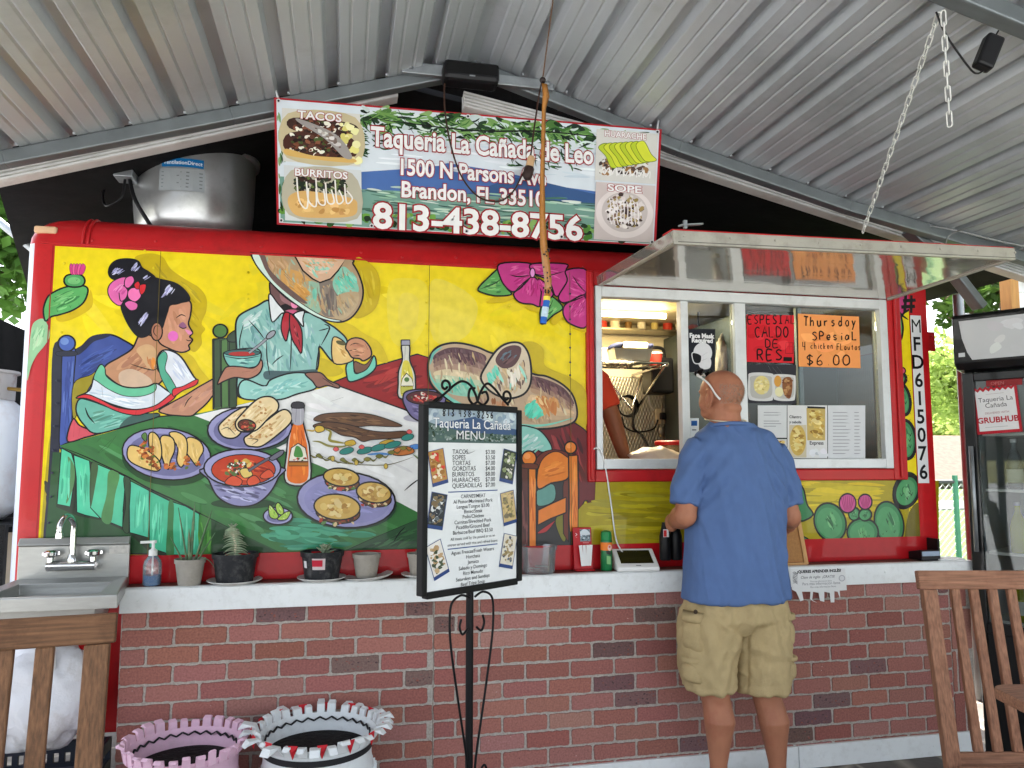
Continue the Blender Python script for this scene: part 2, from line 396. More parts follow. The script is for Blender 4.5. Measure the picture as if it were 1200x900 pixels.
    def build(s, name, m, parent=None, world=True):
        me = bpy.data.meshes.new(name)
        vs = s.verts
        if parent is not None and world:
            Mi = root_matrix(parent).inverted(); vs = [Mi @ v for v in vs]; org = None
        else:
            org = None
            if parent is None:
                xs = np.array([tuple(v) for v in vs]); lo = xs.min(0); hi = xs.max(0)
                org = Vector(((lo[0]+hi[0])/2, (lo[1]+hi[1])/2, lo[2])); vs = [v-org for v in vs]
        fs = []; cs = []
        for f, c in zip(s.faces, s.cols):
            if len(set(f)) == len(f): fs.append(f); cs.append(c)
        me.from_pydata([tuple(v) for v in vs], [], fs)
        ca = me.color_attributes.new("col", 'FLOAT_COLOR', 'CORNER')
        flat = []
        for p in me.polygons:
            for _ in range(p.loop_total): flat.extend(cs[p.index])
        ca.data.foreach_set("color", flat)
        me.materials.append(m); o = bpy.data.objects.new(name, me); COL.objects.link(o)
        if org is not None: o.location = org
        if parent is not None: o.parent = parent
        return o
def inside(p, poly):
    x, y = p; c = False; j = len(poly)-1
    for i in range(len(poly)):
        xi, yi = poly[i][0], poly[i][1]; xj, yj = poly[j][0], poly[j][1]
        if (yi > y) != (yj > y) and x < (xj-xi)*(y-yi)/(yj-yi)+xi: c = not c
        j = i
    return c
# ------------------------------------------------------------------ ground, floor, lawn, path
M_red = mat("red_paint", (186, 32, 36), .36, var=.14, scale=5, bump=.12, bscale=14, coat=.15, dirt=(112, 26, 26), dirt_scale=5, dirt_amt=.6)
M_galv = mat("galvanised_steel", (150, 155, 158), .45, .75, var=.18, scale=14, bump=.05, dirt=(96, 98, 98), dirt_amt=.4)
M_roof = mat("roof_sheet_metal", (186, 190, 194), .4, .4, var=.07, scale=3, stretch=(1, .25, 1), dirt=(120, 122, 122), dirt_scale=1.6, dirt_amt=.45)
M_black = mat("black_plastic", (24, 24, 26), .4, var=.15)
M_blackm = mat("black_iron", (20, 20, 22), .45, .3, var=.2)
M_white = mat("white_paint", (228, 231, 230), .4, var=.05, scale=4, dirt=(150, 144, 132), dirt_scale=30, dirt_amt=.2)
M_whitep = mat("white_plastic", (225, 225, 222), .4, var=.04)
M_steel = mat("stainless_steel", (164, 164, 160), .36, .65, var=.08, scale=20, stretch=(1, 1, 6), bump=.03, bscale=80)
M_chrome = mat("chrome", (200, 200, 200), .12, 1.0, var=.05)
M_tarp = mat("black_tarp", (16, 16, 17), .85, var=.3, scale=6, bump=.6, bscale=7, spec=.2)
M_paper = mat("white_paper", (225, 226, 224), .7, var=.03)
M_alu = mat("white_aluminium", (205, 208, 208), .35, .15, var=.06, dirt=(140, 138, 132), dirt_scale=9, dirt_amt=.3)

bm = BM(); box(bm, -300, 300, -150, 300, -.4, 0)
obj("ground", bm, mat("ground_earth", (120, 118, 84), .9, var=.3, scale=.8, dirt=(92, 116, 58), dirt_scale=.3, dirt_amt=.8), kind='structure')
m = mat("flagstone", (92, 86, 80), .55, var=.2, scale=6, bump=.3, bscale=30)
n = m.node_tree.nodes; l = m.node_tree.links; b = n["Principled BSDF"]
tc = n.new("ShaderNodeTexCoord"); vo = n.new("ShaderNodeTexVoronoi"); vo.feature = 'DISTANCE_TO_EDGE'; vo.inputs['Scale'].default_value = 3.2; l.new(tc.outputs['Object'], vo.inputs[0])
ra = n.new("ShaderNodeMapRange"); ra.inputs['From Max'].default_value = .05; l.new(vo.outputs[0], ra.inputs[0])
mx = n.new("ShaderNodeMix"); mx.data_type = 'RGBA'; mx.inputs[6].default_value = (*lin((150, 142, 128)), 1)
old = b.inputs['Base Color'].links[0].from_socket; l.new(ra.outputs[0], mx.inputs[0]); l.new(old, mx.inputs[7]); l.new(mx.outputs[2], b.inputs['Base Color'])
bm = BM(); box(bm, -3.6, 4.6, -5.2, 2.6, .004, GZ)
obj("floor", bm, m, kind='structure')
bm = BM(); box(bm, -40, 60, -40, -5.25, .004, .03)
obj("parking_pavement", bm, mat("pale_concrete", (168, 170, 172), .85, var=.1, scale=2), kind='structure')
bm = BM(); box(bm, -40, -3.7, -5.2, 30, .004, .03)
obj("side_pavement", bm, mat("pale_concrete", (168, 170, 172)), kind='structure')
bm = BM(); box(bm, 4.65, 90, -5.2, 14.5, .004, .02)
obj("lawn", bm, mat("lawn_grass", (62, 88, 30), .9, var=.35, scale=4, bump=.5, bscale=90, dirt=(88, 100, 46), dirt_scale=.8), kind='structure')
bm = BM(); box(bm, 4.7, 90, 14.6, 17.6, .004, .06)
obj("road", bm, mat("road_concrete", (150, 150, 146), .85, var=.06), kind='structure')
bm = BM(); box(bm, 4.65, 90, 17.7, 60, .004, .05)
obj("far_lawn", bm, mat("lawn_grass", (84, 112, 44)), kind='structure')

# ------------------------------------------------------------------ canopy (gable carport): ribs run towards the trailer
def roof_z(x):
    P = [(-2.7, 2.16), (-1.285, 2.605), (-.476, 2.855), (.53, 3.165), (.64, 3.135), (1.465, 2.888), (2.33, 2.672), (3.28, 2.485), (4.1, 2.33)]
    for (a, b), (c, d) in zip(P, P[1:]):
        if x <= c: return b+(d-b)*(x-a)/(c-a)
    return P[-1][1]
canopy = thing("carport", "grey metal gable carport with ribbed sheet roof over the ordering area", "carport", (.53, -2.4, GZ))
def corr(t):                                 # height of the rib profile, t = distance along the slope
    s = t % .205
    def tr(c, w0, w1, h):
        d = abs(s-c)
        return h if d < w1/2 else (h*(w0/2-d)/(w0/2-w1/2) if d < w0/2 else 0)
    return tr(.1, .06, .044, .04)+tr(.028, .012, .005, .0045)+tr(.172, .012, .005, .0045)
def roof_side(x0, x1, sg):
    bm = BM(); N = int(abs(x1-x0)/.0042); ys = [-4.7, -2.7, -1.56, -.15]
    rows = []; dist = 0; px = x0
    for i in range(N+1):
        x = x0+(x1-x0)*i/N; dist += abs(x-px)*1.04; px = x
        rows.append([bm.verts.new((x, y, roof_z(x)+corr(dist+.08))) for y in ys])
    for a, b_ in zip(rows, rows[1:]):
        for k in range(len(ys)-1):
            bm.faces.new((a[k], b_[k], b_[k+1], a[k+1]))
    x = x0
    for k in range(16):                      # screw heads where the sheet meets the bows
        x += sg*.196
        if not -1.9 < x < 3.9: break
        for y in (-.245, -1.515): lathe(bm, [(.006, -.004), (.006, .004)], (x, y, roof_z(x)), 6)
    return bm
obj("roof_sheet", fix(roof_side(.53, -1.98, -1)), M_roof, canopy, smooth=False)
obj("roof_sheet", fix(roof_side(.53, 4.1, 1)), M_roof, canopy, smooth=False)
bm = BM()                                    # ridge cap
prism(bm, [(.45, 3.152), (.53, 3.178), (.61, 3.156), (.61, 3.2), (.53, 3.222), (.45, 3.196)], lambda u, v: V(u, -4.72, v), lambda u, v: V(u, -.14, v)); obj("ridge_cap", fix(bm), M_roof, canopy)
XS = [-1.93, -1.285, -.476, .53, 1.465, 2.33, 3.28, 4.02]
M_bow = mat("canopy_tube", (116, 122, 124), .42, .5, var=.15, scale=10, stretch=(1, 3, 1), dirt=(92, 96, 98), dirt_amt=.4)
for y in (-.2, -1.56, -2.9, -4.2):
    bm = BM()
    for a, b_ in zip(XS, XS[1:]):
        p, q = V(a, y, roof_z(a)-.03), V(b_, y, roof_z(b_)-.03); e = (q-p).normalized()*.004
        beam(bm, p+e*0, q+e, .056, .056)
    obj("bow", bm, M_bow, canopy, bevel=.006)
    for x in (-1.92, 4.0):
        bm = BM(); beam(bm, (x, y, GZ), (x, y, roof_z(x)-.07), .06, .06, V(0, 1, 0)); obj("post", bm, M_bow, canopy, bevel=.006)

for x0, z0, x1, z1 in ((2.86, 2.5, 3.12, 2.2), (2.72, 2.575, 2.86, 2.47)):
    bm = BM(); beam(bm, (x0, -.13, z0), (x1, -.13, z1), .04, .07, V(0, 1, 0)); obj("brace", bm, M_bow, canopy, bevel=.005)
bm = BM()                                    # splice plate at the apex with two bolts
box(bm, .2, .5, -.262, -.235, 3.055, 3.105); box(bm, .56, .86, -.262, -.235, 3.045, 3.09)
for x, z in ((.235, 3.08), (.83, 3.068)): lathe(bm, [(.012, 0), (.012, .008), (.006, .014)], n=10, M=Matrix.Translation((x, -.262, z)) @ Matrix.Rotation(R(90), 4, 'X'))
obj("splice_plate", fix(bm), M_galv, canopy, bevel=.003)

# ------------------------------------------------------------------ rear canopy over the trailer: fluted white gutter trim, dark tarp inside
rear = thing("rear_canopy", "second canopy over the trailer with fluted off-white trim and dark tarp lining", "canopy", (.5, 1.2, GZ))
M_flute = mat("fluted_trim", (212, 210, 204), .55, var=.08, scale=6, dirt=(140, 128, 112), dirt_scale=4, dirt_amt=.5)
def rz(x): return 3.164-.325*(.27-x) if x < .27 else (3.164-.17*(x-.27) if x < 1.4 else 2.972-.231*(x-1.4))
for xa, xb in ((-2.5, .27), (.27, 1.4), (1.4, 3.6)):
    ta, tb = {.27: .5}.get(xa, xa), {.27: .2}.get(xb, xb)
    bm = BM(); prof = []
    for i in range(5):                       # five flutes across the face
        z = -.078+i*.0156; prof += [(-.004, z), (-.016, z+.003), (-.016, z+.0125), (-.004, z+.0155)]
    poly = prof+[(.05, 0), (.05, -.078)]
    prism(bm, poly, lambda u, v: V(ta, u, rz(ta)+v), lambda u, v: V(tb, u, rz(tb)+v)); obj("gutter_trim", fix(bm), M_flute, rear)
    bm = BM(); xl_ = (-1.42, -2.3) if xa < 0 else (xa, xa); v4 = [V(xl_[0], .05, 0), V(xb, .05, 0), V(xb, 3.2, 0), V(xl_[1], 3.2, 0)]
    prism(bm, [(p.x, p.y) for p in v4], lambda u, v: V(u, v, rz(u)-.03), lambda u, v: V(u, v, rz(u)+.0)); obj("tarp_lining", fix(bm), M_tarp, rear)  # dark tarp; its black also stands in for the shade under this roof
bm = BM()                                    # added dark strip over the roof gap, keeps out sun and sky
xs_ = [-1.95+.09*i for i in range(63)]
for a, b_ in zip(xs_, xs_[1:]): bm.faces.new([bm.verts.new(p) for p in ((a, -.148, roof_z(a)+.047), (b_, -.148, roof_z(b_)+.047), (b_, .03, rz(b_)-.012), (a, .03, rz(a)-.012))])
bmesh.ops.remove_doubles(bm, verts=bm.verts[:], dist=1e-5); obj("gap_blocker", bm, M_tarp, rear)
bm = BM()
N = 40                                        # tarp hung behind the trailer, with folds
for i in range(N):
    a, b_ = [-1.95+5.5*t/N for t in (i, i+1)]
    ya, yb = [2.35+.05*math.sin(x*7)+.03*math.sin(x*17+1) for x in (a, b_)]
    q = [bm.verts.new(p) for p in ((a, ya, .6), (b_, yb, .6), (b_, yb, rz(b_)), (a, ya, rz(a)))]; bm.faces.new(q)
bmesh.ops.remove_doubles(bm, verts=bm.verts[:], dist=1e-5); obj("tarp_wall", bm, M_tarp, rear, smooth=True)
for x, y in ((3.9, .8), (3.62, .55), (3.5, 2.4), (-2.3, 2.5)):
    bm = BM(); tube(bm, [(x, y, GZ), (x, y, rz(x)-.03)], .03, 12); obj("post", bm, M_galv, rear, smooth='auto')

# black tarp hung at the left of the trailer, under a pipe
t_left = thing("hanging_tarp", "black tarp hung on a grey pipe left of the red trailer", "tarp", (-1.75, .9, GZ))
bm = BM(); N = 24; rows = []
for i in range(N+1):
    u = i/N; x = -2.55+1.2*u; y = 1.0+.06*math.sin(u*19)+.03*math.sin(u*41)
    rows.append([bm.verts.new((x+.05*math.sin(k*1.7+u*6), y+.05*math.sin(k*.9+u*9)*(k/6), .9+(2.52-.52*u-.9)*(1-k/6))) for k in range(7)])
for a, b_ in zip(rows, rows[1:]):
    for k in range(6): bm.faces.new((a[k], b_[k], b_[k+1], a[k+1]))
obj("tarp_sheet", bm, M_tarp, t_left, smooth=True)
bm = BM(); tube(bm, [at(-60, 212, .9), at(40, 293, .9)], .02, 10); obj("pipe", bm, M_galv, t_left, smooth='auto')

# ------------------------------------------------------------------ the food trailer
X0, X1, Y1, ZB, ZT = -1.28, 2.905, 1.9, .38, 2.31
trailer = thing("food_trailer", "red food trailer with a bright painted mural of diners and a serving window", "food trailer", (.83, .95, GZ))
WX0, WX1, WZ0, WZ1 = 1.115, 2.66, 1.392, 2.24         # serving opening
def plan(ins, r):
    x0, x1, y0, y1 = X0+ins, X1-ins*.4, 0+ins, Y1-ins; out = []
    for cx, cy, a0 in ((x0+r, y0+r, 180), (x1-r*.3, y0+r*.3, 270), (x1-r, y1-r, 0), (x0+r, y1-r, 90)):
        rr = r*.3 if a0 == 270 else r
        for k in range(7):
            a = R(a0+k*15); out.append((cx+rr*math.cos(a), cy+rr*math.sin(a)))
    return out
bm = BM(); RR = .135
lv = [(ZB, 0.0), (ZT, 0.0)]+[(ZT+RR*math.sin(R(a)), RR*(1-math.cos(R(a)))) for a in (12, 24, 36, 48, 60, 72, 82, 90)]
rings = []
for z, ins in lv: rings.append([bm.verts.new((x, y, z)) for x, y in plan(ins, .07)])
n_ = len(rings[0])
for i, (a, b_) in enumerate(zip(rings, rings[1:])):
    for k in range(n_):
        if i == 0 and k == 6: continue       # the flat front: built round the opening below
        bm.faces.new((a[k], a[(k+1) % n_], b_[(k+1) % n_], b_[k]))
bm.faces.new(list(reversed(rings[0]))); bm.faces.new(rings[-1])
xa, xb = rings[0][6].co.x, rings[0][7].co.x
for q in (((xa, ZB), (WX0, ZB), (WX0, ZT), (xa, ZT)), ((WX0, ZB), (WX1, ZB), (WX1, WZ0), (WX0, WZ0)), ((WX0, WZ1), (WX1, WZ1), (WX1, ZT), (WX0, ZT)), ((WX1, ZB), (xb, ZB), (xb, ZT), (WX1, ZT))):
    bm.faces.new([bm.verts.new((x, 0, z)) for x, z in q])
jo = [(WX0, WZ0), (WX1, WZ0), (WX1, WZ1), (WX0, WZ1)]
for (a, b_) in zip(jo, jo[1:]+jo[:1]): bm.faces.new([bm.verts.new(p) for p in ((a[0], 0, a[1]), (a[0], .06, a[1]), (b_[0], .06, b_[1]), (b_[0], 0, b_[1]))])
bmesh.ops.remove_doubles(bm, verts=bm.verts[:], dist=1e-5)
for i in range(18):                           # rivet heads along the roof edge
    lathe(bm, [(.0065, -.002), (.0055, .0025), (.0025, .004)], n=8, M=Matrix.Translation((-1.03+i*.21+(.03 if i % 2 else 0), -.0, ZT+.022+(.012 if i % 2 else 0))) @ Matrix.Rotation(R(90), 4, 'X'), cap0=False)
for f in bm.faces:                            # the left end is painted pale, not red
    if f.calc_center_median().x < -1.245 and f.calc_center_median().z < 2.3: f.material_index = 1
o = obj("body_shell", fix(bm), [M_red, mat("pale_end_paint", (206, 212, 224), .4, var=.08)], trailer, smooth='auto')
# inside lining: cream wall above, diamond plate below
M_inside = mat("kitchen_wall", (206, 196, 170), .5, var=.08)
m = mat("diamond_plate", (188, 180, 160), .3, .75, var=.15, scale=5); n = m.node_tree.nodes; l = m.node_tree.links
tc = n.new("ShaderNodeTexCoord"); hs = []
for sx in (1, -1):
    mp = n.new("ShaderNodeMapping"); mp.inputs['Rotation'].default_value = (0, R(45*sx), 0); mp.inputs['Scale'].default_value = (60, 60, 24); l.new(tc.outputs['Object'], mp.inputs[0])
    wv = n.new("ShaderNodeTexVoronoi"); wv.inputs['Scale'].default_value = 1.0; wv.inputs['Randomness'].default_value = 0.0; l.new(mp.outputs[0], wv.inputs[0]); hs.append(wv.outputs[0])
mn = n.new("ShaderNodeMath"); mn.operation = 'MINIMUM'; l.new(hs[0], mn.inputs[0]); l.new(hs[1], mn.inputs[1])
bp = n.new("ShaderNodeBump"); bp.inputs['Strength'].default_value = .8; bp.inputs['Distance'].default_value = .01; bp.invert = True; l.new(mn.outputs[0], bp.inputs['Height']); l.new(bp.outputs[0], n["Principled BSDF"].inputs['Normal'])
M_diamond = m
def inner(z0, z1, cap=None):
    bm = BM(); x0, x1, y0, y1 = X0+.07, X1-.05, .07, Y1-.06
    c = [(x0, y0), (x1, y0), (x1, y1), (x0, y1)]
    for k in (1, 2, 3):
        a, b_ = c[k], c[(k+1) % 4]; bm.faces.new([bm.verts.new(p) for p in ((a[0], a[1], z0), (b_[0], b_[1], z0), (b_[0], b_[1], z1), (a[0], a[1], z1))])
    for z in cap or (): bm.faces.new([bm.verts.new((x, y, z)) for x, y in c])
    return bm
obj("wall_plate", inner(.5, 2.02, (.5,)), M_diamond, trailer)
obj("wall_lining", inner(2.022, 2.4, (2.4,)), M_inside, trailer)
# front lining seen through nothing but keeps the room closed
# red rolled frame round the window
bm = BM()
for (x0, x1, z0, z1) in ((WX0-.038, WX0-.003, 1.335, 2.312), (WX1+.003, WX1+.082, 1.335, 2.312), (WX0-.003, WX1+.003, 1.335, WZ0-.003), (WX0-.003, WX1+.003, WZ1+.003, 2.312)):
    box(bm, x0, x1, -.026, -.001, z0, z1)
    if x1-x0 < z1-z0: box(bm, (x0+x1)/2-.008, (x0+x1)/2+.008, -.038, -.0265, z0+.01, z1-.01)
obj("window_surround", bm, M_red, trailer, bevel=.006)
# aluminium window: outer frame, two mullions, two panes (the left third is slid open)
bm = BM(); fy0, fy1 = -.032, .03
for (x0, x1, z0, z1) in ((WX0+.002, WX0+.032, WZ0, WZ1), (WX1-.045, WX1-.002, WZ0, WZ1), (WX0+.0325, WX1-.0455, WZ1-.05, WZ1-.002), (WX0+.0325, WX1-.0455, WZ0+.002, WZ0+.048)):
    box(bm, x0, x1, fy0, fy1, z0, z1)
box(bm, 1.543, 1.582, -.02, .026, WZ0+.0485, WZ1-.0505); box(bm, 1.821, 1.879, -.024, .026, WZ0+.0485, WZ1-.0505)
wf = obj("window_frame", bm, M_alu, trailer, bevel=.003)
M_glass = glass_mat("window_glass", (.66, .71, .71), .0, .015)
for x0, x1 in ((1.583, 1.82), (1.88, WX1-.046)):
    bm = BM(); box(bm, x0, x1, .0, .004, WZ0+.049, WZ1-.051); obj("window_pane", bm, M_glass, trailer)
# insect screen frame behind the right pane
bm = BM(); box(bm, 2.185, 2.215, .03, .05, WZ0+.05, WZ1-.05); obj("sliding_sash", bm, M_galv, trailer)
# serving hatch, propped open: polished underside
hatch = [V(1.125, -.036, 2.238), V(2.675, -.036, 2.238), V(2.765, -.70, 2.285), V(1.165, -.79, 2.235)]
bm = BM(); up_ = V(0, .02, .045)
vs = [bm.verts.new(p+V(0, 0, .003)) for p in hatch]+[bm.verts.new(p+up_) for p in hatch]
for q in ((3, 2, 1, 0), (4, 5, 6, 7), (0, 1, 5, 4), (1, 2, 6, 5), (2, 3, 7, 6), (3, 0, 4, 7)): bm.faces.new([vs[i] for i in q])
M_polish = mat("polished_sheet", (190, 186, 178), .1, .72, var=.04, scale=3, bump=.12, bscale=5)
bmesh.ops.subdivide_edges(bm, edges=bm.edges[:], cuts=3, use_grid_fill=True)
obj("serving_hatch", fix(bm), M_polish, trailer)
bm = BM()
for a, b_ in ((0, 3), (3, 2), (2, 1)):
    p, q = hatch[a]+V(0, 0, .022), hatch[b_]+V(0, 0, .022); d = (q-p).normalized(); off = d.cross(V(0, 0, 1))*(.012)
    beam(bm, p-off+d*.012, q-off+d*.0, .02, .052)
for k in range(9):
    p = hatch[3].lerp(hatch[2], .02+k*.12)+V(0, -.024, .02); lathe(bm, [(.006, 0), (.006, .004), (.002, .006)], n=8, M=Matrix.Translation(p) @ Matrix.Rotation(R(90), 4, 'X'))
obj("hatch_rim", fix(bm), mat("dull_aluminium", (172, 168, 158), .45, .3, var=.12, dirt=(120, 114, 104), dirt_scale=12), trailer, bevel=.002)
bm = BM(); p = hatch[3]+V(.02, -.02, .06); beam(bm, p, p+V(.1, .03, .02), .02, .006); beam(bm, p+V(.02, 0, -.01), p+V(.02, 0, .02), .012, .012, V(0, 1, 0)); obj("hatch_latch", bm, M_galv, trailer)
bm = BM(); p = hatch[3]+V(0, 0, .046); q = hatch[2]+V(0, .0, .046); beam(bm, p+V(0, .05, .006), q+V(0, .05, .004), .08, .006); obj("hatch_skin", bm, M_red, trailer)
# corner seams, gutter bead, rivets, lamp, tab
bm = BM()
box(bm, X0+.06, X1-.05, -.008, .002, ZT-.004, ZT+.004)
obj("drip_bead", bm, M_red, trailer, bevel=.002)
bm = BM()
for xx in (-1.065, -1.045):
    pr = [V(xx, -.003+RR*(1-math.cos(R(a))), ZT+.0+(RR+.003)*math.sin(R(a))) for a in range(0, 100, 10)]; tube(bm, pr, .006, 6)
obj("seam_bead", bm, M_red, trailer, smooth=True)
YR = [(x/4+0, y/4+220) for x, y in ((308, 358), (683, 300), (1165, 400), (1165, 525), (725, 380), (295, 680))]
YR += [(x/4+230, y/4+280) for x, y in ((245, 160), (245, 262), (1078, 203), (1078, 300), (1078, 400), (1078, 498))]+[(450+585/4, 280+y/4) for y in (318, 412)]
DR = [(x/4.5, 420+y/4.5) for x, y in ((307, 118), (304, 237), (295, 358), (288, 485), (283, 603), (278, 728), (265, 865))]+[(667, y) for y in (345, 360, 375, 392, 408, 425, 440)]
bm = BM(); box(bm, -1.25, -1.165, .0, .03, 2.352, 2.382); obj("marker_lamp", bm, mat("amber_lens", (214, 176, 140), .3), trailer, bevel=.008)
bm = BM(); box(bm, X1+.0, X1+.055, .0, .006, 1.99, 2.09); lathe(bm, [(.007, 0), (.007, .006)], n=8, M=Matrix.Translation((X1+.03, -.001, 2.065)) @ Matrix.Rotation(R(90), 4, 'X')); obj("side_bracket", fix(bm), M_red, trailer, bevel=.002)
# kitchen strip lamp (lit) inside
M_lamp = emit_mat("lamp_tube", (255, 226, 150), 9.0)
bm = BM(); tube(bm, [(1.25, 1.2, 2.352), (2.0, 1.2, 2.352)], .018, 10); lp = obj("kitchen_lamp", bm, M_lamp, trailer, smooth=True)
al = bpy.data.lights.new("kitchen_light", 'AREA'); al.shape = 'RECTANGLE'; al.size = .9; al.size_y = .12; al.energy = 7; al.color = (1.0, .86, .6)
ao = bpy.data.objects.new("kitchen_light", al); COL.objects.link(ao); ao.location = (1.6, 1.2, 2.325); ao.parent = None
# ------------------------------------------------------------------ the painted mural on the trailer's side (flat paint, traced shape by shape)
YEL, OLV, BLK = (236, 212, 24), (186, 164, 26), (24, 22, 26)
c = Canvas((0, -.0015, 0), (1, 0, 0), (0, 0, 1), (0, -1, 0), step=8e-6); c.gain = .96
c.uv()
XR = 1.076
c.P([(-1.166, 1.06), (XR, 1.052), (XR, 2.3), (-1.166, 2.3)], YEL, sm=False)
r = random.Random(11)
c.o(0, 0, 1)
full = [(64, 288), (690, 322), (690, 560), (60, 560)]
c.strokes([(70, 292), (685, 326), (685, 480), (66, 480)], 110, .3, 50, 14, [(238, 214, 28), (232, 208, 25), (236, 213, 36), (233, 211, 44)], 3, 1.2)
for q, col in (([(455, 335), (478, 326), (500, 335), (498, 380), (480, 405), (458, 396)], (232, 212, 58)), ([(505, 330), (540, 338), (560, 360), (545, 395), (508, 398)], (231, 211, 70)), ([(470, 345), (490, 350), (486, 385), (468, 380)], (229, 209, 72))): c.P(q, col)
# lower left: dark floor, olive glow
c.P([(58, 540), (190, 548), (190, 650), (46, 650)], (44, 46, 40), sm=False)
c.P([(57, 520), (64, 520), (58, 610), (48, 630)], (176, 158, 30))
c.strokes([(52, 560), (75, 560), (130, 600), (190, 630), (185, 645), (50, 645)], 40, 1.2, 30, 7, [(56, 58, 46), (36, 38, 36), (70, 70, 44)], 4)
# ---- pillar cactus
c.o(0, 220, 4)
c.P([(150, 650), (175, 620), (205, 616), (228, 655), (232, 700), (205, 745), (172, 785), (145, 840), (128, 905), (128, 840), (138, 740)], (150, 196, 150))
c.strokes([(160, 650), (205, 640), (215, 690), (180, 750), (150, 780), (148, 700)], 22, -1.2, 70, 10, [(170, 212, 165), (120, 180, 130), (190, 220, 180)], 8)
c.P([(268, 540), (300, 560), (400, 520), (425, 480), (430, 560), (330, 620), (265, 620)], (210, 180, 26))
c.P([(205, 600), (205, 560), (225, 510), (260, 485), (310, 465), (370, 458), (405, 465), (412, 490), (390, 540), (340, 575), (280, 595), (240, 605), (215, 625)], (92, 172, 98), 9)
c.strokes([(225, 570), (250, 510), (320, 480), (390, 480), (370, 530), (280, 575)], 34, -.45, 80, 10, [(128, 196, 124), (78, 150, 84), (104, 180, 104), (64, 132, 76)], 9)
c.P([(300, 435), (312, 412), (345, 405), (382, 410), (398, 435), (385, 460), (345, 466), (312, 458)], (84, 164, 96), 9)
c.E(347, 436, 30, 17, (120, 190, 120))
for k in range(5): c.P([(332+k*10, 404), (326+k*13, 372), (333+k*14, 355), (346+k*14, 372), (350+k*10, 404)], (224, 92, 150) if k % 2 else (206, 64, 128), 1.5)
for x, y in ((300, 430), (396, 425), (225, 510), (290, 470), (408, 500), (380, 555), (330, 585), (260, 480), (345, 462)): c.L([(x, y), (x+rnd.uniform(-14, 14), y+rnd.uniform(-14, 14))], 4, sm=False)
for x, y in ((255, 530), (320, 520), (270, 575), (330, 555), (360, 430)): c.L([(x-5, y-5), (x, y+6), (x+5, y-5)], 3.5, sm=False)
# ---- girl's shadow
SH = (198, 172, 24)
c.P([(630, 335), (690, 308), (760, 322), (800, 380), (870, 430), (935, 470), (968, 520), (966, 580), (945, 635), (962, 663), (944, 690), (945, 735), (905, 770), (860, 700), (830, 560), (700, 420)], SH)
c.strokes([(690, 325), (750, 340), (850, 430), (950, 520), (940, 620), (920, 720), (870, 600), (720, 410)], 30, .8, 90, 12, [(190, 164, 24), (206, 182, 30), (176, 156, 34)], 12)
c.P([(820, 770), (895, 785), (940, 850), (985, 905), (1010, 960), (860, 960)], (214, 186, 26))
# ---- blue chair
c.P([(355, 762), (385, 742), (425, 703), (470, 690), (525, 690), (580, 715), (640, 760), (600, 820), (500, 880), (420, 960), (345, 990), (345, 800)], (62, 80, 148), 9)
c.P([(355, 762), (390, 735), (430, 696), (480, 686), (520, 690), (490, 706), (440, 722), (400, 760), (365, 785)], (42, 46, 66))
c.strokes([(370, 800), (480, 730), (560, 740), (480, 850), (370, 900)], 34, -.5, 110, 12, [(76, 98, 172), (52, 68, 130), (66, 88, 160)], 14)
c.o(0, 440, 4)
c.P([(248, -125), (300, -125), (288, 60), (280, 330), (276, 560), (272, 800), (205, 800), (220, 560), (238, 260)], (44, 46, 60))
c.P([(296, -125), (352, -125), (346, 20), (338, 200), (330, 335), (280, 335), (286, 120)], (66, 86, 158), 6)
c.strokes([(300, -110), (345, -110), (335, 200), (325, 320), (288, 320)], 16, 1.6, 140, 9, [(84, 106, 176), (54, 72, 138)], 15)
c.E(313, -150, 40, 38, (70, 96, 172), 9); c.E(303, -160, 20, 17, (110, 140, 200)); c.P([(270, -112), (355, -112), (352, -92), (272, -92)], (44, 46, 62), 3)
c.P([(345, 40), (430, -5), (480, -50), (400, 90), (345, 205)], (154, 140, 36), 4)
# ---- table: green, white, red flag cloth
c.o(0, 0, 1)
GR = (62, 118, 64)
c.P([(62, 530), (634, 530), (634, 648), (52, 648)], (48, 84, 52), sm=False)
c.P([(70, 522), (130, 506), (190, 487), (235, 484), (300, 470), (480, 470), (500, 480), (500, 648), (330, 648), (236, 603), (72, 524)], GR, sm=False)
c.P([(228, 487), (300, 470), (350, 462), (396, 450), (474, 479), (500, 490), (640, 500), (640, 600), (500, 606), (470, 590), (380, 548), (300, 515)], (232, 232, 230), sm=False)
c.strokes([(250, 484), (390, 455), (490, 490), (490, 590), (400, 545)], 60, .35, 40, 6, [(236, 236, 236), (222, 222, 224), (230, 230, 226)], 21)
c.strokes([(80, 520), (220, 490), (300, 520), (440, 580), (490, 610), (480, 640), (340, 640), (240, 598)], 90, .45, 40, 7, [(70, 130, 70), (54, 104, 58), (78, 138, 84), (48, 96, 54)], 22)
c.strokes([(290, 620), (350, 605), (420, 620), (450, 625), (400, 642), (330, 644)], 46, .1, 34, 6, [(66, 150, 116), (80, 166, 130), (58, 132, 96)], 23)
c.P([(388, 449), (430, 432), (489, 415), (505, 420), (520, 470), (560, 480), (640, 490), (640, 520), (500, 492), (474, 480)], (150, 32, 34), 2, sm=False)
c.strokes([(400, 449), (480, 420), (500, 440), (495, 485), (470, 474)], 34, -.35, 36, 6, [(166, 40, 40), (128, 26, 30), (176, 50, 46)], 24)
for a, b_ in (((442, 452), (452, 440)), ((448, 450), (456, 442)), ((440, 452), (447, 446))): c.L([a, b_], 1.6, (60, 16, 18), sm=False)
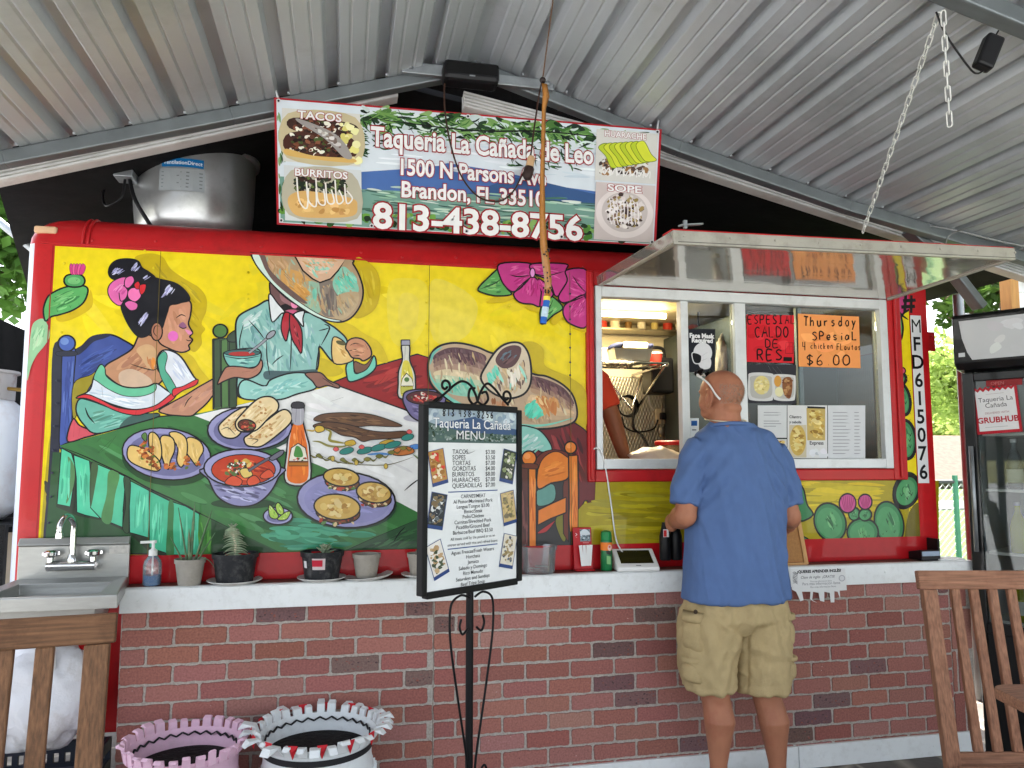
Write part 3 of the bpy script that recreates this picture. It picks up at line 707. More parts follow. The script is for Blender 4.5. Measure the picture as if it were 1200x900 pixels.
# front cloth
c.P([(72, 524), (236, 603), (240, 660), (190, 660), (150, 624), (120, 610), (92, 605), (66, 594)], (46, 58, 44), sm=False)
c.o(0, 440, 4)
def fold(pts, col): c.P(pts, col, 5, sm=False)
fold([(288, 340), (335, 365), (355, 430), (345, 520), (330, 615), (268, 602)], (84, 196, 154))
c.P([(318, 380), (350, 430), (345, 520), (310, 600), (330, 470)], (86, 132, 84))
fold([(345, 372), (420, 400), (428, 500), (425, 600), (470, 668), (400, 655), (360, 640), (358, 480)], (86, 200, 158))
fold([(432, 405), (515, 440), (590, 475), (580, 600), (575, 710), (520, 690), (470, 668), (425, 620)], (84, 192, 150))
c.P([(510, 450), (560, 465), (540, 560), (520, 690), (475, 670), (500, 560)], (80, 134, 78)); c.P([(432, 410), (460, 420), (450, 500), (425, 620), (420, 500)], (66, 92, 60))
fold([(605, 490), (700, 540), (705, 640), (700, 760), (640, 745), (608, 735)], (78, 190, 152))
c.P([(580, 480), (612, 495), (606, 640), (604, 735), (575, 715), (590, 600)], (58, 78, 56), 3)
fold([(700, 540), (800, 590), (870, 612), (935, 650), (940, 845), (800, 840), (700, 805)], (72, 184, 142))
c.P([(792, 592), (815, 604), (812, 720), (815, 842), (780, 838), (785, 700)], (58, 118, 66)); c.P([(935, 655), (990, 680), (990, 845), (938, 845)], (66, 124, 58))
for poly, sd in (([(300, 360), (330, 390), (325, 590), (285, 580)], 31), ([(365, 400), (415, 410), (415, 600), (380, 630)], 32), ([(620, 520), (690, 550), (690, 740), (630, 730)], 33), ([(715, 560), (780, 600), (775, 800), (715, 790)], 34), ([(830, 620), (925, 660), (925, 835), (830, 835)], 35)):
    c.strokes(poly, 16, 1.62, 130, 9, [(110, 214, 174), (66, 170, 134), (92, 204, 160)], sd, .1)
for pts in ([(358, 470), (350, 620)], [(428, 410), (424, 610)], [(606, 500), (604, 735)], [(588, 490), (575, 640)]): c.L(pts, 7, sm=False)
c.L([(285, 335), (400, 380), (590, 470), (700, 530), (870, 608), (945, 650), (1100, 725)], 8)
c.L([(285, 328), (360, 302), (600, 236), (735, 195), (915, 183)], 10)
for a, b_ in (((460, 362), (525, 300)), ((500, 345), (545, 282)), ((455, 310), (475, 290)), ((980, 327), (1010, 326)), ((475, 357), (500, 340))): c.L([a, b_], 5)
# dark shapes below the table's front edge
c.o(230, 450, 4)
c.P([(70, 640), (130, 670), (230, 720), (340, 770), (380, 795), (70, 795)], (44, 74, 46), sm=False)
c.P([(690, 785), (800, 735), (930, 680), (1060, 625), (1060, 790)], (50, 84, 56), 3, sm=False)
c.strokes([(760, 775), (1050, 650), (1050, 780)], 24, -.4, 90, 12, [(62, 104, 66), (42, 70, 48)], 36)
c.strokes([(10, 640), (66, 650), (66, 790), (10, 790)], 14, 1.6, 90, 12, [(96, 160, 70), (62, 116, 52)], 37)
c.L([(925, 740), (950, 700), (980, 668)], 6); c.L([(975, 500), (1010, 470), (1052, 440)], 7); c.L([(630, 82), (690, 62)], 4); c.L([(388, 527), (455, 522)], 4)
# ---- girl: skirt, blouse, arm
c.o(0, 440, 4)
c.P([(342, 205), (375, 235), (450, 270), (400, 290), (316, 308)], (206, 84, 96), 8)
for a, b_ in (((350, 215), (345, 290)), ((375, 245), (370, 285)), ((400, 255), (420, 275))): c.L([a, b_], 4, (150, 50, 60))
c.P([(372, 112), (430, 120), (560, 165), (690, 180), (740, 178), (735, 196), (610, 232), (455, 272), (395, 232), (358, 170)], (108, 176, 158), 8)
c.strokes([(400, 140), (560, 185), (680, 190), (600, 225), (460, 255), (400, 200)], 30, -.3, 90, 12, [(128, 196, 178), (90, 156, 140), (150, 206, 192), (84, 140, 120)], 41)
c.P([(615, 190), (735, 180), (730, 195), (600, 232), (560, 240)], (66, 96, 90))
c.L([(400, 150), (415, 190), (445, 225)], 8)
c.P([(745, 165), (800, 130), (870, 92), (930, 55), (1010, 8), (1060, -40), (1130, -68), (1205, -60), (1210, -40), (1150, 8), (1060, 35), (1010, 80), (970, 130), (925, 170), (895, 190), (830, 188), (780, 182)], (192, 138, 112), 8)
c.strokes([(800, 150), (900, 90), (1040, 0), (1100, -30), (1040, 30), (960, 110), (900, 170), (820, 175)], 30, -.62, 90, 20, [(202, 146, 118), (180, 126, 104), (198, 148, 126)], 42)
c.strokes([(1030, -10), (1130, -55), (1080, 10), (1000, 60)], 14, -.6, 60, 9, [(222, 140, 60), (230, 156, 84)], 43)
c.L([(865, 148), (880, 118), (902, 95)], 6)
# skin of back, neck, shoulder
c.o(0, 220, 4)
c.P([(655, 690), (700, 690), (740, 715), (790, 745), (790, 765), (755, 775), (742, 815), (740, 850), (765, 895), (725, 930), (650, 942), (570, 930), (510, 890), (488, 862), (500, 830), (560, 795), (620, 755)], (190, 138, 102), 9)
c.strokes([(540, 850), (640, 770), (700, 740), (750, 760), (730, 860), (690, 910), (590, 910)], 34, -.7, 80, 22, [(200, 148, 110), (178, 126, 96), (192, 140, 104), (172, 120, 92)], 44)
c.P([(640, 760), (680, 735), (720, 745), (735, 790), (720, 850), (690, 840), (665, 800)], (206, 166, 122)); c.strokes([(690, 790), (740, 800), (730, 860), (690, 850)], 10, 1.3, 60, 10, [(222, 140, 50), (200, 130, 80)], 45)
c.P([(560, 870), (620, 850), (700, 890), (710, 925), (640, 938), (570, 925)], (206, 176, 150))
c.L([(610, 825), (660, 842), (720, 855), (745, 838)], 6)
# ruffles
c.o(0, 440, 4)
c.P([(362, 100), (420, 70), (440, 10), (470, -50), (492, -30), (500, 5), (560, 45), (620, 58), (690, 52), (735, 38), (790, 75), (825, 90), (760, 135), (640, 160), (540, 140), (450, 105), (400, 95)], (214, 222, 230), 8)
c.P([(440, 10), (470, -48), (492, -35), (500, 5), (560, 47), (620, 60), (690, 54), (730, 40), (725, 75), (660, 98), (580, 95), (510, 65), (460, 30)], (104, 190, 150), 4)
c.P([(356, 106), (405, 88), (470, 112), (545, 148), (640, 160), (730, 140), (800, 88), (828, 80), (812, 112), (740, 158), (690, 175), (640, 187), (560, 172), (470, 132), (405, 108)], (212, 52, 60), 6)
c.strokes([(400, 85), (450, 40), (560, 100), (680, 105), (780, 85), (700, 135), (600, 145), (480, 105)], 30, .2, 60, 8, [(236, 240, 244), (188, 206, 220), (200, 214, 226)], 46)
for a in ([(478, 55), (484, 105)], [(430, 50), (420, 80)], [(720, 78), (715, 150)], [(560, 150), (556, 170)], [(640, 160), (636, 186)], [(470, 115), (462, 132)]): c.L(a, 5)
c.o(0, 220, 4)
c.P([(745, 850), (738, 800), (760, 765), (800, 764), (850, 795), (905, 880), (925, 905), (915, 925), (850, 950), (815, 955), (790, 905)], (220, 224, 232), 9)
c.P([(745, 850), (740, 800), (768, 768), (785, 790), (775, 850), (800, 890), (830, 950), (800, 965), (760, 900)], (84, 170, 140), 4)
c.P([(812, 945), (860, 930), (925, 898), (918, 925), (860, 950), (815, 978)], (210, 50, 56), 5)
c.strokes([(795, 790), (850, 810), (900, 895), (840, 920), (800, 860)], 16, 1.0, 70, 9, [(236, 240, 246), (196, 206, 226)], 47)
# ---- girl: hair and face
c.P([(785, 555), (830, 545), (880, 530), (897, 548), (893, 600), (884, 640), (903, 678), (896, 690), (890, 700), (903, 712), (893, 730), (885, 740), (888, 760), (850, 772), (795, 755), (745, 722), (735, 650), (768, 620)], (200, 142, 112), 8)
c.strokes([(800, 570), (880, 550), (875, 640), (850, 750), (790, 730), (760, 660)], 20, 1.3, 70, 22, [(208, 150, 120), (194, 136, 106), (204, 146, 116)], 48)
c.P([(690, 420), (760, 430), (830, 450), (878, 492), (890, 528), (850, 540), (800, 552), (788, 580), (775, 620), (760, 660), (735, 640), (710, 650), (700, 690), (655, 702), (615, 665), (580, 600), (568, 545), (600, 470)], (22, 22, 30), 4)
c.P([(508, 400), (520, 360), (555, 337), (610, 333), (650, 345), (668, 375), (700, 395), (730, 425), (690, 450), (600, 440), (530, 430)], (22, 22, 30), 4)
for poly, n_, a, sd in (([(750, 520), (790, 450), (840, 480), (870, 490), (800, 500)], 24, -.9, 49), ([(590, 610), (620, 640), (660, 650), (700, 600), (690, 580), (640, 630)], 30, -1.0, 50), ([(520, 410), (530, 370), (580, 380), (600, 400), (560, 412)], 16, -.7, 51), ([(610, 390), (640, 345), (665, 375), (640, 400)], 12, -1.0, 52), ([(660, 430), (690, 400), (720, 425), (690, 440)], 10, -.5, 53)):
    c.strokes(poly, n_, a, 46, 6, [(178, 178, 214), (206, 206, 232), (146, 146, 190)], sd, .2)
c.E(735, 675, 27, 42, (176, 118, 92), 7); c.L([(750, 650), (728, 650), (722, 680), (740, 700)], 5)
c.E(812, 696, 24, 24, (226, 110, 190)); c.L([(825, 612), (850, 596), (872, 604)], 6); c.P([(838, 648), (858, 630), (876, 652), (862, 662)], (150, 96, 130)); c.L([(838, 650), (858, 660), (876, 654)], 6)
c.P([(868, 665), (892, 672), (902, 682), (886, 690)], (226, 140, 180)); c.L([(872, 712), (886, 718), (900, 712)], 5); c.L([(884, 688), (896, 690)], 4)
for q in ([(508, 470), (530, 440), (575, 420), (600, 430), (595, 480), (570, 550), (535, 540), (510, 505)], [(590, 425), (620, 415), (630, 440), (605, 470), (585, 460)], [(600, 490), (620, 470), (655, 475), (662, 510), (635, 535), (605, 520)], [(585, 545), (610, 530), (645, 545), (640, 570), (610, 575)], [(560, 470), (580, 460), (600, 485), (590, 520), (565, 530)]):
    c.P(q, (222, 104, 170) if q[0][0] != 600 else (236, 120, 180), 5)
for q in ([(630, 455), (650, 440), (660, 470), (640, 475)], [(655, 460), (685, 455), (678, 490), (660, 500)]): c.P(q, (206, 40, 50), 4)
c.strokes([(520, 470), (580, 440), (600, 500), (560, 530)], 12, -.8, 40, 7, [(240, 150, 200), (200, 80, 150)], 54)
# ---- man: hat shadow, green chair
c.o(230, 280, 4)
c.P([(740, 100), (800, 106), (845, 150), (863, 215), (852, 300), (815, 350), (745, 372), (700, 300)], SH)
c.strokes([(770, 120), (830, 150), (850, 230), (820, 330), (770, 350)], 20, 1.3, 90, 12, [(190, 164, 24), (206, 184, 40)], 55)
c.P([(640, 388), (720, 400), (780, 440), (850, 480), (885, 530), (895, 580), (830, 560), (700, 470)], (212, 186, 26)); c.P([(575, 560), (640, 580), (690, 620), (640, 645), (565, 630)], (206, 182, 30))
c.P([(78, 470), (180, 462), (190, 740), (185, 790), (80, 800)], (70, 96, 62), 7, sm=False)
for x0, x1, q in ((84, 112, (62, 82, 58)), (118, 148, (84, 122, 70)), (155, 186, (56, 76, 52))): c.P([(x0, 475), (x1, 472), (x1+4, 785), (x0+2, 792)], q, 4, sm=False)
c.E(113, 432, 34, 31, (84, 124, 70), 8); c.P([(148, 455), (180, 430), (195, 435), (190, 480), (150, 480)], (60, 74, 60), 5)
# shirt
c.P([(345, 288), (285, 315), (215, 350), (190, 380), (185, 430), (190, 520), (195, 600), (190, 700), (205, 742), (300, 756), (390, 752), (480, 725), (556, 700), (560, 655), (560, 625), (570, 600), (576, 550), (580, 505), (640, 575), (690, 560), (708, 480), (660, 425), (610, 392), (540, 350), (430, 330)], (140, 188, 180), 9)
T = [(160, 204, 196), (120, 172, 166), (110, 158, 156), (184, 214, 208), (148, 186, 190)]
c.strokes([(220, 370), (330, 310), (440, 350), (590, 400), (560, 560), (540, 620), (340, 640), (210, 640)], 130, 1.25, 70, 13, T, 56, .5)
c.strokes([(210, 380), (260, 350), (320, 330), (310, 380), (220, 430)], 20, -.6, 60, 12, [(206, 222, 220), (190, 216, 210)], 57)
c.P([(325, 620), (440, 620), (560, 612), (550, 640), (430, 645), (330, 660)], (72, 96, 100))
for a in ([(222, 400), (205, 470), (205, 520)], [(330, 480), (332, 560), (345, 640)], [(445, 400), (445, 520), (440, 620)], [(355, 590), (380, 565), (410, 545)], [(575, 430), (600, 425), (622, 418)], [(245, 380), (290, 430), (320, 470)], [(560, 620), (568, 560), (580, 490)]): c.L(a, 6)
c.L([(600, 400), (625, 420), (585, 500)], 8)
# forearm sleeve + hand on the table
c.P([(200, 690), (235, 660), (320, 690), (350, 660), (430, 632), (505, 628), (548, 650), (560, 700), (470, 728), (400, 752), (300, 756), (212, 745)], (150, 204, 194), 8)
c.strokes([(230, 690), (330, 700), (430, 645), (530, 660), (520, 690), (400, 730), (260, 735)], 50, -.3, 70, 12, [(176, 220, 212), (120, 180, 172), (200, 230, 222), (136, 196, 190)], 58, .6)
c.P([(510, 632), (560, 625), (590, 632), (620, 662), (668, 684), (665, 700), (615, 688), (570, 697), (545, 668)], (142, 98, 84), 7)
c.L([(590, 650), (620, 670), (650, 690)], 4)
# right cuff, hand with taco
c.P([(705, 590), (735, 568), (745, 630), (790, 608), (832, 548), (842, 600), (800, 642), (722, 670), (704, 632)], (116, 200, 178), 8)
c.P([(742, 575), (790, 590), (825, 555), (832, 548), (800, 610), (748, 628)], (120, 84, 66), 5)
c.P([(640, 465), (690, 480), (708, 520), (735, 570), (645, 582)], (226, 190, 120), 7); c.strokes([(655, 490), (690, 500), (715, 560), (655, 565)], 10, .8, 40, 8, [(236, 206, 140), (200, 150, 80)], 59)
c.E(678, 488, 24, 10, (90, 84, 50), 0, .3)
c.P([(700, 510), (712, 478), (745, 464), (785, 474), (815, 510), (820, 548), (785, 572), (765, 562), (730, 556), (712, 530)], (196, 138, 104), 8)
for a in ([(720, 500), (745, 490), (770, 495)], [(715, 525), (745, 520), (765, 530)], [(735, 550), (765, 545), (785, 530)], [(790, 490), (805, 520)]): c.L(a, 5)
c.strokes([(725, 490), (780, 485), (805, 530), (770, 555), (730, 530)], 14, .3, 40, 8, [(212, 156, 120), (180, 120, 90)], 60)
# face, collar, kerchief
c.P([(345, 205), (372, 222), (440, 275), (505, 325), (500, 345), (465, 352), (420, 345), (385, 325), (352, 275)], (112, 80, 80), 7)
c.P([(400, 250), (470, 300), (470, 325), (400, 290)], (150, 106, 110)); c.P([(392, 318), (420, 305), (450, 318), (505, 325), (500, 342), (455, 328), (415, 336)], (26, 22, 26)); c.P([(445, 300), (470, 308), (470, 325), (450, 322)], (232, 140, 178)); c.P([(425, 335), (470, 336), (455, 350), (430, 348)], (204, 92, 130))
c.P([(340, 268), (352, 262), (380, 300), (415, 342), (398, 352), (358, 390), (345, 335)], (226, 230, 232), 7); c.P([(458, 352), (505, 338), (500, 375), (502, 412), (475, 380)], (226, 230, 232), 7)
c.P([(412, 350), (440, 352), (440, 400), (432, 440), (420, 480), (398, 420)], (176, 40, 52), 7); c.P([(440, 352), (458, 365), (480, 395), (496, 440), (494, 535), (470, 505), (450, 470), (438, 410)], (168, 36, 48), 7)
c.L([(455, 400), (475, 450), (488, 510)], 5); c.strokes([(450, 390), (480, 420), (486, 500), (460, 460)], 8, 1.2, 40, 7, [(200, 70, 76), (140, 26, 40)], 61)
# hat
HB = [(258, 68), (300, 70), (700, 92), (735, 120), (765, 175), (782, 240), (772, 305), (735, 362), (690, 388), (640, 388), (570, 368), (490, 320), (420, 275), (365, 220), (310, 160), (276, 112)]
c.P(HB, (176, 150, 118), 9)
for q, col in (([(300, 80), (400, 85), (450, 150), (440, 220), (380, 200), (330, 150)], (186, 150, 110)), ([(400, 150), (470, 150), (540, 200), (540, 290), (470, 280), (410, 220)], (206, 158, 92)), ([(500, 210), (570, 210), (590, 300), (570, 350), (510, 310)], (150, 184, 160)), ([(570, 210), (640, 200), (680, 300), (660, 360), (590, 350)], (128, 116, 106)), ([(640, 200), (690, 130), (745, 190), (760, 250), (700, 280), (660, 260)], (136, 196, 172)), ([(660, 270), (755, 250), (755, 310), (700, 370), (650, 370)], (186, 164, 130))):
    c.P(q, col); c.strokes(q, 26, 1.1, 50, 10, [tuple(v+14 for v in col), tuple(v-14 for v in col), (190, 160, 120)], int(q[0][0])+7, .5)
c.strokes([(300, 80), (460, 90), (520, 190), (650, 200), (690, 110), (750, 190), (760, 280), (690, 370), (600, 360), (430, 260), (330, 150)], 70, 1.2, 50, 8, [(190, 158, 116), (206, 170, 116), (150, 180, 158), (140, 126, 112), (170, 160, 132)], 62, .5)
c.strokes([(640, 190), (740, 150), (765, 230), (680, 260)], 40, .9, 46, 12, [(110, 206, 180), (140, 200, 176)], 63); c.strokes([(520, 240), (560, 230), (570, 330), (530, 330)], 24, 1.5, 60, 12, [(120, 196, 172), (170, 180, 150)], 64); c.strokes([(590, 220), (640, 220), (680, 340), (620, 340)], 24, 1.5, 70, 12, [(108, 100, 96), (140, 126, 112)], 65)
c.strokes([(420, 220), (500, 190), (540, 260), (520, 310)], 24, .7, 60, 12, [(212, 160, 84), (196, 140, 70)], 66)
c.P([(262, 72), (296, 76), (330, 150), (400, 232), (500, 308), (600, 366), (680, 384), (640, 388), (560, 362), (470, 308), (380, 235), (310, 160), (276, 112)], (206, 226, 214), 4)
c.P([(296, 74), (322, 78), (350, 150), (430, 225), (520, 300), (480, 292), (400, 235), (340, 170)], (110, 88, 82))
c.P([(460, 78), (700, 94), (665, 150), (630, 188), (580, 206), (545, 188), (500, 150)], (214, 176, 146), 8, sm=False)
c.strokes([(475, 88), (680, 98), (630, 165), (570, 185), (520, 150)], 46, .4, 50, 13, [(224, 190, 160), (150, 204, 182), (206, 160, 110), (228, 200, 176)], 67, .7)
for a in ([(400, 140), (430, 175)], [(410, 165), (450, 205)], [(690, 160), (700, 195)], [(705, 150), (720, 200)], [(668, 175), (690, 190)]): c.L(a, 6)
# bowl in the girl's hand
c.o(230, 280, 4)
c.P([(128, 542), (150, 528), (220, 515), (285, 516), (305, 540), (296, 580), (270, 602), (190, 605), (150, 592)], (120, 184, 174), 7); c.E(216, 535, 84, 16, (60, 100, 100), 4); c.E(214, 539, 62, 10, (176, 50, 44)); c.L([(132, 550), (215, 562), (302, 548)], 5)
c.strokes([(160, 570), (280, 560), (270, 590), (190, 595)], 12, .1, 46, 8, [(160, 208, 200), (70, 120, 120)], 68)
c.L([(248, 535), (300, 495), (345, 455)], 15, (30, 30, 34), taper=False); c.L([(248, 535), (300, 495), (345, 455)], 10, (150, 152, 160), taper=False); c.E(350, 450, 26, 13, (156, 158, 166), 5, -.7)
c.P([(132, 612), (160, 598), (210, 600), (262, 606), (290, 590), (304, 566), (312, 590), (300, 625), (275, 645), (240, 656), (180, 650), (130, 668), (100, 680)], (178, 122, 100), 7)
for a in ([(215, 625), (255, 620)], [(260, 628), (290, 612)], [(140, 612), (180, 606)]): c.L(a, 4)
# ---- food: taco plate
PL, PLD = (150, 148, 190), (112, 110, 152)
c.o(0, 440, 4)
c.E(786, 396, 214, 120, (34, 70, 40), 0, .1); c.E(782, 368, 208, 120, PL, 8, .12); c.E(782, 372, 180, 98, PLD, 0, .12); c.strokes([(620, 340), (760, 270), (940, 340), (900, 440), (700, 440)], 40, .2, 60, 8, [(130, 128, 176), (100, 98, 140), (140, 140, 186)], 70)
def taco(pts): c.P(pts, (226, 190, 112), 7); c.strokes([((p[0]-sum(q[0] for q in pts)/len(pts))*.7+sum(q[0] for q in pts)/len(pts), (p[1]-sum(q[1] for q in pts)/len(pts))*.7+sum(q[1] for q in pts)/len(pts)) for p in pts], 12, 1.4, 40, 8, [(238, 206, 136), (206, 166, 90), (216, 180, 110)], int(pts[0][0]))
taco([(875, 300), (900, 290), (940, 310), (955, 350), (935, 390), (925, 425), (895, 390), (870, 350)])
taco([(795, 270), (830, 265), (870, 290), (880, 340), (870, 400), (850, 430), (830, 400), (835, 340), (810, 300)])
taco([(755, 290), (785, 282), (815, 300), (820, 350), (800, 400), (790, 440), (770, 410), (755, 350)])
taco([(700, 275), (725, 268), (750, 300), (760, 360), (750, 400), (720, 390), (700, 330)])
taco([(598, 355), (610, 330), (640, 330), (690, 350), (740, 390), (755, 425), (740, 448), (690, 440), (630, 415), (602, 390)])
FIL = [(196, 106, 50), (170, 84, 36), (210, 130, 60), (120, 60, 30), (96, 120, 50)]
c.blobs([(630, 340), (670, 300), (710, 340), (745, 400), (745, 440), (700, 420), (660, 370)], 40, 9, FIL, 71)
c.blobs([(775, 415), (800, 400), (830, 425), (825, 445), (785, 440)], 16, 8, FIL, 72); c.blobs([(862, 400), (880, 370), (890, 420), (870, 440)], 12, 8, FIL, 73); c.blobs([(915, 410), (940, 400), (935, 425)], 8, 6, FIL, 74)
c.P([(665, 285), (680, 268), (690, 280), (685, 310)], (84, 120, 60), 4)
# burritos plate
c.o(230, 450, 4)
c.E(255, 222, 206, 98, (50, 74, 60), 0, -.02); c.E(252, 208, 198, 103, PL, 8, -.05); c.E(254, 214, 172, 84, PLD, 0, -.05); c.strokes([(90, 200), (200, 130), (430, 200), (400, 270), (200, 290)], 34, .1, 60, 8, [(136, 134, 180), (106, 104, 148)], 75)
BU = (232, 208, 160)
def burr(pts, sd): c.P(pts, BU, 8); q = [(p[0]*.8+sum(t[0] for t in pts)/len(pts)*.2, p[1]*.8+sum(t[1] for t in pts)/len(pts)*.2) for p in pts]; c.strokes(q, 26, -.7, 50, 9, [(240, 220, 178), (222, 194, 142), (206, 170, 116)], sd); c.blobs(q, 12, 5, [(190, 140, 84), (176, 124, 70)], sd+100)
burr([(105, 205), (130, 170), (180, 130), (230, 108), (245, 130), (225, 190), (205, 235), (170, 255), (125, 245)], 76)
burr([(225, 255), (250, 235), (320, 180), (390, 128), (425, 122), (448, 150), (440, 185), (380, 240), (310, 290), (265, 294), (235, 285)], 77)
burr([(185, 180), (215, 140), (270, 85), (310, 62), (355, 62), (385, 90), (380, 125), (340, 160), (285, 215), (230, 225), (195, 215)], 78)
c.E(238, 194, 42, 27, (92, 50, 36), 6, .15); c.blobs([(205, 190), (240, 172), (275, 195), (240, 215)], 26, 7, [(190, 70, 50), (110, 54, 40), (90, 110, 60), (216, 120, 80)], 79)
c.L([(118, 215), (150, 205), (185, 240)], 4); c.L([(150, 190), (155, 225)], 4); c.L([(240, 255), (290, 262), (262, 285)], 4)
# orange bottle
c.P([(452, 95), (502, 95), (502, 180), (520, 250), (532, 310), (530, 460), (420, 460), (424, 320), (432, 250), (456, 180)], (206, 202, 200), 8)
c.P([(460, 182), (496, 182), (512, 250), (522, 310), (520, 450), (430, 450), (434, 320), (440, 250)], (226, 112, 36)); c.strokes([(462, 190), (495, 195), (515, 300), (512, 440), (440, 440), (445, 290)], 34, 1.5, 70, 9, [(240, 136, 50), (204, 92, 28), (244, 160, 90)], 80)
c.P([(452, 112), (502, 112), (500, 185), (455, 185)], (170, 168, 176)); c.L([(470, 115), (466, 180)], 9, (90, 88, 100)); c.L([(490, 115), (490, 185)], 7, (226, 226, 230)); c.P([(450, 90), (476, 84), (503, 90), (503, 112), (450, 112)], (54, 52, 58), 5)
c.P([(478, 278), (512, 300), (524, 362), (434, 362), (446, 300)], (228, 222, 206), 5, sm=False); c.P([(470, 290), (490, 300), (500, 340), (460, 340), (462, 310)], (74, 140, 66)); c.P([(434, 366), (524, 366), (524, 384), (434, 384)], (176, 110, 40), 3, sm=False); c.blobs([(445, 345), (515, 345), (515, 360), (445, 360)], 10, 4, [(190, 60, 40), (70, 90, 50)], 81)
# soup bowl
c.E(220, 560, 150, 24, (38, 70, 40))
c.P([(38, 395), (60, 450), (95, 520), (150, 560), (215, 574), (285, 560), (345, 510), (385, 440), (396, 390)], (140, 138, 178), 8); c.strokes([(70, 450), (370, 450), (300, 545), (215, 565), (120, 535)], 60, .25, 60, 10, [(170, 168, 206), (110, 108, 146), (190, 190, 220), (84, 82, 112)], 82)
c.E(217, 393, 180, 88, (160, 158, 198), 8); c.E(222, 402, 150, 72, (190, 62, 36), 5); SO = [(206, 76, 40), (176, 48, 30), (220, 96, 56), (150, 36, 26)]
c.strokes([(90, 400), (220, 340), (360, 400), (300, 455), (150, 455)], 40, .2, 60, 10, SO, 83)
for q in ([(135, 465), (170, 430), (215, 450), (200, 478)], [(240, 450), (275, 428), (300, 460), (250, 476)], [(300, 430), (340, 400), (365, 430), (320, 445)]): c.P(q, (216, 84, 56), 4)
c.blobs([(120, 400), (180, 360), (260, 345), (290, 380), (250, 410), (150, 430)], 30, 9, [(60, 80, 50), (226, 190, 110), (70, 50, 40), (210, 170, 80), (96, 120, 70)], 84); c.blobs([(140, 380), (250, 360), (240, 400), (190, 430)], 16, 4.5, [(240, 236, 226), (226, 220, 210)], 85, 1.0)
c.P([(205, 405), (240, 395), (265, 425), (225, 440)], (226, 196, 110), 4)
c.L([(245, 408), (300, 372), (360, 340)], 16, (26, 26, 30), taper=False); c.L([(245, 408), (300, 372), (360, 340)], 11, (96, 94, 106), taper=False); c.P([(345, 345), (395, 312), (412, 315), (400, 335), (360, 358)], (110, 108, 122), 5)
# limes
c.E(385, 626, 70, 40, (36, 74, 46)); c.E(383, 618, 68, 40, (166, 164, 204), 7); c.E(383, 622, 52, 27, (120, 118, 160))
for q in ([(340, 575), (352, 570), (385, 615), (372, 632), (345, 620)], [(372, 570), (388, 556), (410, 590), (405, 612), (382, 605)], [(382, 630), (420, 600), (443, 600), (425, 632), (395, 638)]): c.P(q, (170, 204, 84), 5); m_ = (sum(t[0] for t in q)/len(q), sum(t[1] for t in q)/len(q)); c.strokes(q, 6, 1, 16, 4, [(220, 236, 160), (120, 170, 50)], int(q[0][0]))
# gordita plate
c.E(706, 560, 234, 122, (40, 70, 50), 0, .05); c.E(703, 543, 230, 130, PL, 9, .06); c.E(706, 548, 200, 106, (140, 138, 184), 0, .06); c.strokes([(500, 540), (620, 450), (860, 470), (900, 580), (700, 650), (540, 600)], 50, .3, 80, 9, [(150, 150, 200), (124, 122, 168), (160, 158, 206)], 86)
def gord(cx, cy, rx, ry, rot, sd):
    c.E(cx+4, cy+26, rx*.96, ry*.85, (110, 70, 40), 6, rot); c.blobs([(cx-rx*.8, cy+ry*.4), (cx, cy+ry*.7), (cx+rx*.8, cy+ry*.5), (cx+rx*.7, cy+ry+16), (cx, cy+ry+24), (cx-rx*.7, cy+ry+12)], 26, 8, [(90, 130, 70), (176, 60, 40), (70, 44, 30), (226, 200, 150)], sd)
    c.E(cx, cy, rx, ry, (206, 168, 86), 8, rot); c.blobs([(cx-rx*.7, cy), (cx, cy-ry*.7), (cx+rx*.7, cy), (cx, cy+ry*.7)], 26, 13, [(222, 190, 112), (190, 150, 72), (176, 130, 60), (228, 204, 140)], sd+1)
gord(680, 437, 84, 42, .1, 87); gord(832, 508, 82, 48, .15, 88); gord(660, 576, 108, 60, .08, 89)
# emblem on the white stripe: brown eagle, cactus, snake, leaf wreath
BR = [(110, 78, 54), (84, 58, 42), (132, 96, 66), (70, 48, 36)]
c.P([(556, 158), (600, 140), (700, 134), (800, 140), (880, 160), (965, 196), (900, 200), (820, 196), (760, 200), (700, 190), (640, 180), (560, 174)], (104, 74, 54), 4)
c.strokes([(580, 158), (700, 142), (850, 160), (920, 190), (760, 190), (620, 170)], 44, .15, 70, 7, BR, 90, .15)
c.P([(555, 190), (620, 178), (720, 192), (800, 215), (880, 225), (980, 222), (970, 250), (880, 258), (820, 262), (780, 270), (740, 250), (680, 240), (620, 210), (556, 205)], (100, 70, 50), 4); c.strokes([(600, 195), (720, 205), (860, 235), (960, 235), (800, 258), (680, 230)], 40, .2, 60, 7, BR, 91, .2)
c.P([(556, 205), (572, 195), (595, 200), (600, 218), (575, 228), (560, 222)], (214, 178, 70), 4); c.P([(700, 270), (735, 262), (748, 280), (720, 292), (698, 285)], (206, 170, 60), 3); c.P([(860, 275), (900, 260), (930, 268), (900, 282), (868, 288)], (196, 160, 60), 3)
c.L([(600, 210), (630, 225), (625, 262), (660, 272), (700, 278)], 14, (150, 140, 60)); c.L([(545, 268), (580, 272), (620, 290), (680, 294), (730, 282)], 11, (140, 134, 70)); c.L([(515, 215), (545, 220), (560, 214)], 9, (190, 160, 80))
for q, rx in (((705, 314), 34), ((790, 312), 38), ((855, 298), 38), ((920, 285), 40), ((990, 250), 30)): c.E(q[0], q[1], rx, 15, (54, 132, 122), 3, -.25)
for q in ((655, 306), (775, 296), (998, 225)): c.P([(q[0]-14, q[1]), (q[0], q[1]-12), (q[0]+14, q[1]), (q[0], q[1]+10)], (222, 96, 96), 2)
